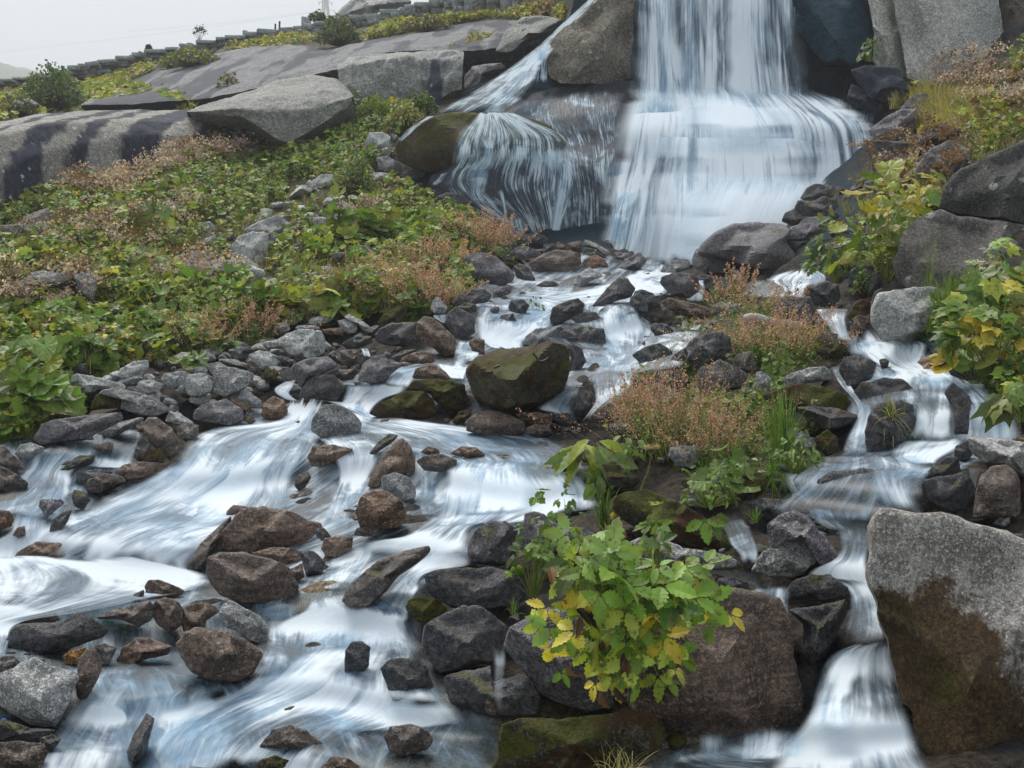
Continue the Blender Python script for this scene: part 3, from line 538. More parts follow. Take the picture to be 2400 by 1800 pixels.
# --- the big boulder at the lower right
rock('R', '', 'I', (1175,60,1230,-10,1300,-40,1480,-20,1760,10,2100,120,2400,260,2600,400,2600,1900,1700,1900,1600,1640,1490,1480,1480,1290,1420,1250,1350,980,1340,820,1270,680,1260,560,1180,400,1215,230), D=4.35, thick=.42, box=.5, rough=.55, name='boulder', facets=4, label='largest tan boulder with rust moss on its flank, lower right')
rock('P', '', 'I', (560,250,550,80,620,20,720,-15,800,20,900,130,1020,290,1000,330,880,345,860,200,740,110,620,200), label='dark humped rock behind the speckled grey one', thick=.2)
rock('G', '', 'I', (430,380,520,260,640,170,740,98,800,130,880,250,890,300,780,400,700,420,560,415), label='speckled grey pyramid rock in the pool right of the plant', seed=12)
rock('D', 'flat cap stone over the right-hand chute', 'I', (650,520,720,440,830,405,960,405,1080,490,1060,545,900,580,780,570,680,570), label='black flat cap stone over the right-hand chute')
rock('D', 'under the black flat cap stone', 'I', (680,630,900,600,1060,560,1070,660,980,830,920,930,830,1010,770,900,780,720), label='knobbly black rock under the flat cap stone')
rock('D', '', 'I', (220,430,330,415,420,450,450,530,330,540,230,520), label='small mossy dark rock at the spill of the clear pool')
rock('B', '', 'I', (-250,760,-100,600,200,470,450,500,640,560,700,700,730,1000,800,1200,790,1350,500,1420,280,1470,0,1500,-250,1420,-380,1200), D=4.5, thick=.3, box=.5, rough=.35, name='boulder', label='big brown boulder with a film of water right of the plant')
rock('G', 'lying along the clear pool', 'N', (1000,440,1100,400,1300,420,1500,490,1800,540,1980,610,1960,670,1700,670,1500,660,1250,640,1100,560), label='long grey rock lying along the clear pool')
rock('M', '', 'N', (850,160,870,60,960,0,1150,-20,1400,80,1650,200,1850,380,2000,520,1960,580,1800,540,1500,480,1250,420,1100,330,960,250), label='long mossy rock sloping down to the clear pool', name='boulder')
rock('W', '', 'N', (1090,260,1140,200,1220,190,1280,260,1320,340,1260,380,1120,360), label='small whitish rock behind the leafy plant')
rock('P', '', 'N', (20,420,80,300,110,200,180,165,280,200,330,260,420,300,620,320,760,400,780,520,600,560,300,560,80,500), label='purplish rock behind the left of the leafy plant', name='boulder')
rock('P', '', 'N', (780,560,900,540,1080,560,1150,640,1160,780,950,760,820,680), label='grey rock glimpsed through the leafy plant')
# --- lower middle
rock('D', '', 'H', (810,240,860,120,960,50,1060,60,1150,110,1130,280,1080,350,960,345,850,330,815,280), label='lumpy black mossy rock beside the white pool')
rock('D', '', 'H', (530,410,600,375,750,360,950,355,1100,380,1180,430,1200,560,1130,620,900,630,700,620,560,520), label='long dark rock with yellow moss under the lumpy one', name='boulder')
rock('M', '', 'H', (415,620,430,570,500,545,620,560,690,620,640,690,520,720,450,690), label='hanging mossy knob over the white water')
rock('D', '', 'H', (515,860,530,740,620,680,790,598,900,610,1000,680,1080,740,1060,860,980,985,820,1010,640,1050,560,960), label='dark moss-spotted boulder above the small spout', name='boulder', rough=.7)
rock('P', '', 'H', (1050,870,1090,760,1180,690,1330,620,1500,640,1650,780,1760,1000,1760,1280,1600,1300,1400,1250,1280,1180,1150,1000), D=4.65, thick=.22, label='purplish boulder the leafy plant hangs over', name='boulder', rough=.5)
rock('D', '', 'H', (700,1230,650,1060,800,1020,970,1000,980,1100,1200,1040,1300,1200,1290,1330,1000,1330,850,1290), label='black rock in shadow below the small spout', thick=.2, base=1.02)
rock('B', '', 'H', (930,1290,940,1180,970,1145,1010,1190,1025,1300,980,1320), label='small upright brown stone at the foot of the spout')
rock('M', '', 'H', (960,1680,1000,1560,1040,1370,1150,1330,1400,1340,1700,1310,1900,1285,2020,1320,2085,1440,2080,1540,1950,1600,1700,1680,1300,1720), label='broad mossy rock at the bottom edge of the picture', name='boulder', rough=.6, seed=3)
rock('B', '', 'H', (275,1450,320,1390,450,1370,560,1410,600,1480,560,1540,400,1590,310,1550), label='ribbed brown rock breaking the clear shallow pool')
rock('B', '', 'H', (-160,1680,-60,1580,40,1590,140,1660,140,1700), label='brown rock cut by the bottom edge under the foam')
rock('M', '', 'G', (1640,1680,1680,1610,1780,1575,1880,1610,1900,1680), label='low mossy rock at the bottom edge in the rapids')
rock('B', '', 'H', (0,580,40,500,130,400,240,310,400,250,560,222,580,250,500,320,380,400,300,500,180,610,60,620), label='long brown rock dividing the two chutes', rough=.6)
rock('B', '', 'G', (1205,370,1220,320,1300,200,1420,90,1500,20,1500,100,1410,200,1340,320,1320,385), label='pointed tan flank of the layered boulder', thick=.25, rough=.5)
rock('B', '', 'G', (1400,250,1420,130,1500,50,1560,-20,1700,-40,1880,-10,2000,50,2090,70,2095,130,2010,215,1900,215,1750,240,1620,270,1500,255), label='layered cracked boulder in the middle of the rapids', name='boulder', rough=.9)
rock('B', '', 'G', (1620,270,1760,225,1900,230,1985,290,1940,340,1840,335,1720,300), label='thin brown slab wedged between the two midstream boulders', thick=.12)
rock('B', '', 'G', (1325,390,1350,290,1420,255,1600,265,1760,300,1880,360,1945,480,1930,540,1800,590,1560,590,1420,530,1360,460), label='smooth rust-brown boulder below the layered one', name='boulder', rough=.45, seed=8)
rock('D', '', 'G', (1930,250,2030,250,2110,320,2090,400,1980,410,1960,330), label='black dripping stone right of the layered boulder')
rock('B', '', 'G', (2080,240,2100,170,2180,150,2290,160,2280,240,2180,300,2110,290), label='small brown stone at the head of the side spill')
rock('D', '', 'G', (2040,110,2100,100,2150,160,2090,190,2050,160), label='tiny dark stone at the tip of the layered boulder')
rock('B', '', 'G', (1850,380,1960,330,1975,420,1930,450), label='small brown stone under the layered boulder')
rock('B', '', 'G', (935,480,960,440,1030,435,1120,470,1200,510,1150,550,1020,560,950,540), label='brown rock at the lip of the white pool')
rock('B', '', 'G', (840,570,870,530,935,500,935,540,890,575), label='tiny brown stone left of the pool lip')
rock('B', '', 'G', (610,690,700,640,850,600,970,570,1010,610,980,700,900,745,780,690), label='flat brown rock at the outflow of the white pool')
rock('B', '', 'G', (975,650,1000,570,1070,545,1160,580,1200,650,1170,740,1100,790,1010,720), label='purple-brown knuckle rock near the pool outflow')
rock('B', '', 'G', (1160,700,1200,610,1300,580,1380,600,1430,640,1340,700,1330,750,1200,790), label='brown rock joined to the knuckle rock')
rock('G', '', 'G', (1412,650,1440,590,1500,568,1560,600,1700,680,1750,760,1720,870,1620,840,1520,760,1450,740), label='olive-grey wedge rock above the bright chute', seed=21)
rock('B', '', 'G', (1140,860,1180,780,1280,745,1450,765,1600,820,1715,920,1640,1040,1560,1090,1400,1110,1250,1040,1160,940), label='craggy brown boulder in the fork of the rapids', name='boulder', rough=.9, seed=31)
rock('B', '', 'G', (750,960,790,880,880,810,980,815,1120,870,1100,920,960,950,820,1000), label='low brown rock awash in the dark shallows', rough=.6)
rock('D', '', 'G', (28,840,60,760,130,720,260,715,400,720,450,670,540,648,600,680,720,760,700,800,560,850,400,900,240,930,100,910), label='long dark saddle-backed rock with moss at the left', name='boulder', rough=.6)
rock('O', '', 'G', (405,930,460,895,560,878,540,940,510,990,430,985), label='small ochre stone beside the upright brown one')
rock('B', '', 'G', (495,1200,490,1120,505,950,560,890,630,895,665,990,640,1080,570,1200,530,1225), label='upright brown stone right of the grey heart-shaped boulder')
rock('T', '', 'G', (610,870,680,850,760,880,700,1000,660,960), label='small pale stone behind the upright brown one')
rock('G', '', 'G', (-60,1150,-50,1060,80,1010,150,960,220,935,330,990,460,1030,505,1070,480,1150,420,1300,350,1400,200,1380,60,1300,-40,1230), label='grey heart-shaped boulder at the left edge', name='boulder', rough=.5, seed=14)
rock('T', '', 'G', (-60,980,20,930,90,930,140,980,80,1040,-60,1080), label='pale stone behind the heart-shaped boulder')
rock('D', '', 'G', (-60,1340,60,1350,200,1400,350,1410,330,1480,220,1530,60,1480,-60,1500), label='dark stone under the heart-shaped boulder')
rock('B', '', 'G', (-80,1500,100,1480,280,1500,320,1560,250,1700,-80,1720), label='brown boulder in the bottom left corner', rough=.6)
rock('D', '', 'G', (250,1520,260,1460,340,1440,400,1470,330,1560), label='small dark mossy stone near the bottom left corner')
rock('D', '', 'G', (820,1560,860,1450,950,1300,1000,1340,960,1500,920,1600,860,1640), label='dark rock standing in the gap of the lower fall', thick=.2)
rock('B', '', 'G', (1680,1520,1760,1410,1880,1380,1980,1410,2100,1500,2000,1600,1850,1560), label='brown rock under the foam of the lower rapids', front=-.05)
rock('D', '', 'H', (250,1010,290,960,370,940,500,945,560,1000,600,1130,500,1240,330,1230,290,1120), label='round rock veiled by the lower middle fall', front=-.03)
rock('D', '', 'H', (20,900,60,840,130,830,190,870,180,1000,100,1080,20,1040), label='dark rock showing through the swirling white water', front=-.02)
rock('B', '', 'G', (120,720,140,650,240,630,360,640,400,700,300,725), label='pale brown rock just under the pool surface', front=-.02)
# --- middle left
rock('B', '', 'D', (930,1080,960,1045,1020,1045,1120,1120,1165,1200,1150,1280,1110,1330,1020,1260,960,1200,930,1130), label='big brown tooth-shaped rock left of the broad chute', rough=.6)
rock('M', '', 'D', (880,1310,960,1260,1040,1245,1090,1290,1060,1340,960,1330), label='moss-topped stone below the tooth-shaped rock')
rock('B', '', 'D', (740,1400,800,1350,900,1330,1010,1340,1000,1410,900,1440,820,1450), label='reddish flat rock beside the broad chute')
rock('B', '', 'D', (545,1490,580,1440,680,1405,800,1430,820,1460,700,1490,650,1540,570,1530), label='brown rock left of the reddish flat one')
rock('D', '', 'D', (460,1560,480,1510,560,1530,590,1580,540,1650,480,1620), label='small dark rock at the edge of the broad chute')
rock('P', '', 'D', (250,1620,260,1575,400,1575,420,1600,350,1660,300,1700), label='small purplish rock in the left side stream')
rock('D', '', 'G', (320,130,330,60,400,0,470,-20,440,60,380,140), label='dark rock where the side stream meets the chute')
rock('B', '', 'G', (80,310,110,260,230,190,400,200,430,290,330,320,200,315), label='brown rock under the veil above the white pool', front=-.05)
rock('B', '', 'G', (80,150,110,100,160,90,170,150,120,170), label='tiny brown stone in the left side stream')
rock('B', '', 'G', (-60,110,-60,-20,60,-10,95,40,80,90,0,120), label='brown rock at the left edge beside the side stream')
rock('B', '', 'D', (-80,1530,-80,1330,40,1370,150,1440,185,1470,180,1520,80,1530), label='olive-brown boulder at the left edge of the side stream', name='boulder')
rock('B', '', 'D', (-80,1400,-80,1210,30,1230,120,1320,165,1380,100,1390), label='brown stone at the left edge above the olive-brown boulder')
rock('G', '', 'D', (90,1280,130,1220,200,1205,290,1240,240,1290,180,1320,130,1320), label='small grey stone at the head of the side stream')
rock('D', '', 'D', (865,1300,880,1220,920,1170,980,1220,980,1290,900,1340), label='black stone between two threads of the side stream', front=-.02)
rock('D', '', 'D', (480,1470,500,1400,620,1380,740,1395,700,1440,560,1480), label='dark low rock splitting the side stream', front=-.02)
rock('D', '', 'D', (310,1420,380,1350,520,1290,620,1290,600,1340,400,1430), label='submerged grey rock across the side stream', front=-.05)
rock('B', '', 'D', (590,1240,700,1200,740,1215,720,1280,640,1270), label='brown stone with water over its shoulder')
rock('P', '', 'D', (215,1190,260,1090,340,1060,560,1030,790,1010,800,1060,650,1140,560,1190,400,1200,260,1230), label='large rough boulder with a brown moss ridge at left', name='boulder', rough=.6, seed=19)
rock('M', '', 'D', (440,1090,540,1050,600,1000,780,985,740,1020,620,1030,540,1080), label='strip of brown moss over the large rough boulder', thick=.25)
rock('M', '', 'D', (580,990,620,900,700,870,790,930,780,1010,680,1020), label='rust-coloured mossy hummock beside the long grey rock', rough=.8)
rock('G', '', 'D', (630,900,660,870,760,850,850,870,980,910,1070,960,1110,1000,1020,1040,900,1040,780,990,790,930,720,880), label='long sloping grey rock at the left bank', name='boulder')
rock('W', '', 'D', (395,860,420,810,500,760,600,775,690,800,800,830,820,860,640,860,560,900,450,900), label='pale flat boulder at the upper left of the rubble', rough=.8)
rock('G', '', 'D', (650,1140,760,1080,920,1040,940,1055,830,1120,700,1190), label='thin tilted slab beside the tooth-shaped rock', thick=.15)
rock('B', '', 'D', (880,1100,920,1070,960,1080,950,1140,890,1140), label='small brown stone behind the tooth-shaped rock')
rock('W', '', 'D', (1070,1070,1100,1000,1180,1030,1260,1080,1240,1110,1140,1090), label='pale stone right of the tooth-shaped rock')
rock('T', '', 'D', (1140,1110,1200,1075,1290,1095,1280,1180,1200,1200,1150,1170), label='tan rock at the top of the broad chute')
rock('P', '', 'D', (1250,1060,1260,990,1360,945,1470,925,1580,1000,1585,1060,1480,1105,1350,1080), label='rounded purplish rock at the top of the broad chute', rough=.5)
rock('B', '', 'D', (1570,1060,1600,1010,1665,1070,1620,1090), label='small brown stone beside the rounded purplish rock')
rock('O', '', 'D', (1480,945,1510,920,1560,930,1640,975,1600,1010,1550,1000,1510,970), label='orange and white stone lying on the rubble')
rock('B', '', 'D', (1690,1040,1700,960,1770,905,1840,930,1870,1000,1850,1060,1760,1060), label='brown block at the lip of the broad chute')
rock('W', '', 'D', (1530,920,1570,860,1620,880,1700,940,1705,990,1640,980,1560,940), label='pale split stone beside the orange one')
rock('W', '', 'D', (1190,830,1220,770,1290,755,1360,790,1385,830,1370,880,1300,915,1220,905), label='rounded pale cube in the middle of the rubble', rough=.5)
rock('G', '', 'D', (1370,880,1380,750,1420,705,1540,720,1650,760,1640,810,1560,880,1480,920,1400,900), label='broad grey rock right of the pale cube', name='boulder')
rock('W', '', 'D', (745,780,780,730,850,685,960,672,965,720,900,800,820,810), label='pale leaning rock at the top of the rubble')
rock('W', '', 'D', (865,760,890,725,925,740,920,780,890,805), label='small bright stone on the rubble')
rock('G', '', 'D', (1040,800,1060,760,1190,745,1220,780,1190,850,1090,850), label='grey rock left of the pale cube')
rock('W', '', 'D', (880,850,900,810,980,800,1060,830,1030,880,950,890), label='pale stone below the small bright one')
rock('W', '', 'D', (1330,700,1420,685,1480,720,1440,760,1370,770), label='whitish stone behind the broad grey rock')
rock('W', '', 'D', (1230,735,1290,715,1350,730,1340,765,1250,765), label='flat white stone behind the pale cube')
rock('D', '', 'D', (1475,610,1530,590,1580,555,1650,610,1600,670,1520,690), label='glossy dark stone beneath the dock leaves')
rock('W', '', 'D', (1605,640,1680,610,1760,640,1810,690,1790,740,1700,740,1640,690), label='whitish lumpy rock beside the glossy dark stone')
rock('B', '', 'D', (1595,700,1620,670,1660,690,1700,770,1650,800,1610,760), label='small leaning brown stone under the lumpy one')
rock('M', '', 'D', (1695,760,1740,720,1800,760,1790,810,1720,815), label='olive stone in the rubble by the trickle')
rock('W', '', 'D', (1740,625,1830,585,1885,620,1870,650,1800,640), label='pale ridge-backed stone below the large grey boulder')
rock('G', '', 'D', (1690,560,1800,540,1860,500,1950,470,2080,480,2110,540,2100,630,2000,680,1880,650,1820,590,1720,600), label='large grey boulder with a shadowed overhang', name='boulder')
rock('P', '', 'D', (1880,740,1900,700,2000,660,2120,650,2200,710,2100,760,2000,800,1950,850,1900,800), label='broad brownish rock above the glossy black block')
rock('D', '', 'M', (885,1290,900,1160,1060,1010,1250,995,1290,1060,1365,1150,1280,1285,1100,1260,960,1290), label='glossy black square-cut block at the water', name='boulder', rough=.25, seed=5)
rock('B', '', 'M', (1310,820,1320,755,1460,745,1560,810,1530,890,1450,930,1380,880), label='brown cut stone above the white pool')
rock('D', '', 'M', (1185,800,1240,755,1300,790,1370,890,1340,920,1260,880), label='narrow dark stone left of the brown cut stone')
rock('P', '', 'M', (1500,1060,1540,900,1640,820,1760,800,1830,870,1960,910,1860,990,1760,1090,1620,1100), label='pinkish rounded boulder beside the small white chute', name='boulder', rough=.5)
rock('B', '', 'M', (1150,1000,1300,960,1480,945,1515,980,1440,1060,1350,1080,1290,1040), label='low brown rock behind the black block')
rock('D', '', 'M', (1665,600,1750,530,1870,480,2120,460,2150,600,2110,700,1950,715,1780,700,1690,660), label='dark layered boulder at the bend of the stream', name='boulder')
rock('D', '', 'M', (1330,690,1400,640,1500,600,1640,610,1650,680,1500,740,1380,750), label='dark rock left of the layered boulder')
rock('G', '', 'M', (1280,450,1360,430,1440,470,1495,520,1480,570,1400,590,1330,530), label='pale block above the dark rock')
rock('W', '', 'M', (980,480,1000,430,1100,400,1190,380,1250,410,1240,440,1150,480,1040,495), label='rounded white stone below the yellow leaves')
rock('W', '', 'M', (845,540,860,505,960,490,1090,505,1110,535,960,550), label='flat white stone below the yellow leaves')
rock('W', '', 'M', (650,520,680,470,760,465,800,530,780,560,700,560), label='white stone left of the flat one')
rock('B', '', 'M', (1110,540,1350,515,1370,570,1280,600,1160,590), label='brown bar-shaped stone behind the large grey boulder')
rock('G', '', 'M', (1350,410,1400,375,1480,420,1560,460,1660,540,1660,580,1560,560,1500,490,1400,450), label='grey slanting stones under the mossy bank')
rock('D', '', 'M', (640,820,720,820,850,860,885,900,830,920,700,880), label='dark thin stone under the ridge-backed one')
rock('B', '', 'M', (500,1030,560,960,640,940,700,1010,600,1060), label='olive-brown stone by the trickle head')
rock('M', '', 'M', (1700,470,1760,380,1900,300,2010,290,2000,420,1900,480,1720,520), label='green mossy slope stone under the dock leaves')
# --- centre
rock('M', '', 'E', (797,740,850,660,1000,610,1180,590,1350,550,1440,570,1480,620,1490,740,1440,860,1350,930,1200,970,1080,1010,950,970,860,900,810,820), label='great moss-covered boulder in the centre of the stream', name='boulder', rough=.55, thick=.75, seed=2)
rock('D', '', 'E', (1440,580,1500,560,1560,600,1590,680,1540,760,1480,760,1490,660), label='dark rock behind the right end of the mossy boulder', base=1.01)
rock('D', '', 'E', (1505,1000,1540,860,1580,800,1620,810,1650,880,1640,960,1590,1030,1540,1040), label='upright dark stone beside the central white fall')
rock('M', '', 'E', (425,860,450,810,560,795,720,800,800,830,830,930,770,1000,680,1000,600,930,560,880), label='green mossy rock left of the great central boulder')
rock('B', '', 'E', (455,790,480,730,560,700,620,710,680,750,715,800,600,805), label='brown cap stone on the green mossy rock')
rock('M', '', 'E', (170,1020,240,960,420,870,540,880,600,930,620,1020,560,1060,400,1055,220,1040), label='mossy dark wedge rock below the white pool', name='boulder')
rock('B', '', 'E', (800,1130,815,1060,900,1000,1000,1000,1120,1040,1190,1080,1195,1140,1100,1180,950,1170), label='brown boulder in front of the central boulder', name='boulder', rough=.6)
rock('M', '', 'E', (715,1080,760,1010,830,990,845,1020,800,1080,750,1090), label='small olive mossy stone below the green mossy rock')
rock('B', '', 'E', (1130,1020,1260,1010,1370,1030,1360,1080,1260,1090,1160,1070), label='flat brown stone right of the brown boulder')
rock('B', '', 'E', (1200,1110,1250,1090,1350,1090,1370,1150,1290,1170,1210,1150), label='small brown stone at the right of the shallow pool')
rock('D', '', 'E', (1380,1060,1400,1020,1470,1015,1530,1060,1500,1080,1420,1080), label='small wet stone by the dock leaves')
rock('D', '', 'E', (665,430,690,370,740,320,830,370,870,420,865,500,790,550,740,520,700,470), label='squared dark rock left of the upper cascade')
rock('B', '', 'E', (483,500,490,420,540,390,600,400,680,470,750,550,740,640,680,660,600,600,520,560), label='big leaning brown rock beside the upper cascade', name='boulder')
rock('D', '', 'E', (215,520,240,470,330,430,480,425,500,530,480,590,330,580,240,560), label='broad dark rock left of the leaning brown one')
rock('G', '', 'E', (575,340,590,290,620,262,690,330,680,375,600,375), label='small pointed grey rock among the sorrel by the cascade')
rock('P', '', 'E', (725,290,760,250,850,215,930,210,980,250,950,300,820,320,740,315), label='low purplish rock at the left of the upper cascade')
rock('D', '', 'E', (750,330,800,300,870,310,880,350,840,370), label='small black rock at the left corner of the cascade')
rock('P', '', 'E', (985,250,1000,220,1060,190,1100,200,1100,240,1040,265), label='small stone above the upper cascade')
rock('B', '', 'E', (380,680,420,640,520,610,600,630,605,690,480,700), label='reddish brown rock beneath the leaning rock')
rock('D', '', 'E', (315,660,400,610,490,605,480,620,400,650,370,690), label='thin dark rock beneath the broad dark one')
rock('B', '', 'E', (0,640,40,605,110,610,145,660,130,700,60,720,0,700), label='small tan stone at the left of the trickle')
rock('D', '', 'E', (1345,400,1370,330,1450,290,1540,270,1580,310,1570,360,1500,400,1420,440,1360,440), label='mossy wet rock in the middle of the upper cascade')
rock('P', '', 'E', (1480,400,1560,365,1650,360,1680,400,1600,430,1520,435), label='flat grey rock between the cascades')
rock('G', '', 'E', (1170,580,1190,520,1260,470,1350,455,1400,520,1300,570,1240,585), label='rounded grey rock behind the great central boulder')
rock('D', '', 'E', (1300,530,1400,460,1560,450,1700,470,1720,560,1640,640,1500,600,1380,560), label='submerged rock under the fan of the middle cascade', front=-.15)
rock('D', '', 'E', (960,350,990,325,1025,330,1025,365,980,375), label='small dark stone in the upper cascade')
rock('D', '', 'E', (1000,430,1040,380,1110,370,1140,420,1080,450), label='veiled stone low in the upper cascade', front=-.1)
rock('D', '', 'E', (1080,330,1100,285,1180,280,1220,320,1190,390,1110,390), label='round stone with water parting over it', front=-.1)
rock('B', '', 'E', (820,560,860,530,930,540,930,640,860,640), label='brown stone under the left thread of the cascade', front=-.1)
rock('D', '', 'E', (1880,640,1960,590,2060,560,2150,620,2100,720,1960,720), label='submerged dark rock under the right-hand fan', front=-.15)
rock('B', '', 'E', (480,1330,540,1290,650,1280,750,1320,740,1370,640,1400,540,1390), label='brown rock awash above the central fall')
rock('B', '', 'E', (700,1280,780,1230,880,1240,940,1290,860,1320), label='brown stone under the shallow current', front=-.04)
rock('B', '', 'E', (510,1270,560,1230,630,1250,640,1280,560,1290), label='small dark stone in the shallow current')
rock('B', '', 'E', (160,1500,190,1400,280,1280,350,1190,400,1170,450,1230,485,1320,480,1400,440,1430,300,1410,240,1500), label='tall brown slab standing between the falls', name='boulder')
rock('D', '', 'E', (180,1280,240,1200,310,1150,370,1160,340,1200,280,1240,210,1290), label='thin dark stone behind the tall brown slab')
rock('G', '', 'E', (250,1500,260,1430,350,1400,430,1430,485,1500,480,1570,420,1600,340,1560), label='grey stone leaning on the tall brown slab', seed=9)
rock('B', '', 'E', (85,1650,120,1560,200,1510,300,1520,400,1590,430,1680,380,1760,240,1780,120,1760), label='rounded brown boulder at the foot of the tall slab', name='boulder', rough=.6)
rock('B', '', 'H', (75,150,100,100,170,90,245,110,240,150,150,160), label='small brown stone below the rounded boulder')
rock('G', '', 'D', (2015,1130,2020,1050,2090,960,2200,960,2300,1020,2350,1090,2330,1160,2200,1180,2080,1180), label='speckled domed rock at the head of the broad chute', name='boulder', rough=.5, seed=6)
rock('B', '', 'D', (1990,1300,2030,1230,2150,1220,2300,1250,2200,1310,2090,1370,2020,1360), label='brown rock below the domed one, awash', front=-.02)
rock('B', '', 'D', (1900,1480,1930,1420,1990,1390,2020,1430,1980,1500,1930,1520), label='small brown rock showing in the broad chute')
rock('M', '', 'E', (1650,1440,1680,1350,1760,1320,1860,1400,1960,1440,1900,1500,1750,1510,1670,1480), label='dark mossy rock under the dock leaves')
rock('G', '', 'E', (2115,1300,2130,1240,2200,1225,2330,1230,2330,1300,2280,1380,2180,1370), label='blue-grey stone under the large sorrel clump')
rock('G', '', 'E', (1730,1110,1780,1060,1900,1060,1950,1100,1890,1170,1800,1150), label='grey stone behind the dock leaves')
rock('M', '', 'F', (330,1520,360,1440,430,1400,500,1400,555,1470,540,1530,440,1580,370,1580), label='round rust-mossed stone on the little island')
rock('P', '', 'F', (690,1160,760,1140,850,1180,895,1250,870,1300,780,1280,710,1220), label='purplish stone on the right side of the little island')
rock('M', '', 'F', (850,1180,940,1120,1010,1180,1010,1270,930,1300,880,1240), label='mossy stone under the shelf rock')
rock('D', '', 'F', (830,1590,870,1440,960,1400,1200,1380,1400,1420,1560,1480,1600,1600,1480,1720,1100,1760,900,1700), label='smooth streaked rock under the lower right veil', front=-.25, name='boulder', rough=.3)
rock('D', '', 'F', (420,1600,520,1565,700,1580,820,1620,840,1700,600,1690,440,1660), label='low mossy rock at the head of the clear pool', front=-.03)
# --- crown of rocks above the upper cascade
for a in [('P','flat-topped rock left of the crown',(345,620,400,520,520,500,640,500,760,560,920,720,900,790,760,850,600,790,440,750)),
 ('D','dark slab at the back of the crown of stones',(870,360,920,310,1050,300,1200,300,1270,355,1200,400,1080,430,940,390)),
 ('P','smooth tilted slab in the crown of stones',(850,500,950,425,1060,430,1190,500,1180,560,1020,590,900,560)),
 ('B','largest brown rock of the crown of stones',(1040,600,1190,520,1330,462,1600,490,1610,600,1550,740,1380,750,1200,730,1080,670)),
 ('B','small cube of brown rock in the crown of stones',(1320,450,1360,380,1450,430,1440,480,1360,475)),
 ('B','squared reddish rock in the crown of stones',(1450,400,1600,370,1610,480,1480,490)),
 ('G','long pale rock at the right of the crown',(1610,420,1640,355,1760,400,1910,490,1850,530,1780,470,1700,440)),
 ('D','dark rock under the long pale one',(1610,520,1640,440,1760,460,1850,540,1760,560,1650,560)),
 ('B','rounded brownish rock at the right end of the crown',(1600,640,1640,560,1740,510,1850,560,1890,630,1780,690,1660,700)),
 ('M','moss-capped stone in the crown',(790,600,850,550,930,580,1000,640,930,680,850,670)),
 ('D','upright wedge in the crown of stones',(900,640,960,600,1060,640,1130,770,1080,820,980,800,920,730)),
 ('W','pale stone half in the cascade below the crown',(1520,830,1560,720,1680,650,1780,680,1830,740,1700,780,1620,850,1560,880)),
 ('P','low stone at the foot of the flat-topped rock',(680,900,780,840,870,840,880,900,800,950,720,950)),
 ('D','small dark stone in the shadow above the cascade',(1120,850,1210,790,1320,790,1380,830,1260,870,1160,880)),
 ('P','stone against the wet wall left of the crown',(740,250,820,210,930,290,900,350,800,350)),
 ('D','dark stone at the back of the crown',(930,290,1040,262,1180,300,1000,300)),
 ('G','small grey stone at the left of the crown',(720,510,740,440,800,440,820,500,780,540)),
 ('D','dark stone between the tilted slab and the cube',(1190,480,1220,420,1320,400,1340,440,1260,480,1200,520)),
 ('P','grey stone in front of the white fall',(1850,540,1960,490,2120,500,2160,560,2000,600,1900,600)),
 ('D','dark stone with water draining under it',(2090,1060,2110,960,2200,900,2300,1010,2300,1110,2150,1110))]:
    rock(a[0], '', 'K', a[2], label=a[1], name='rock')
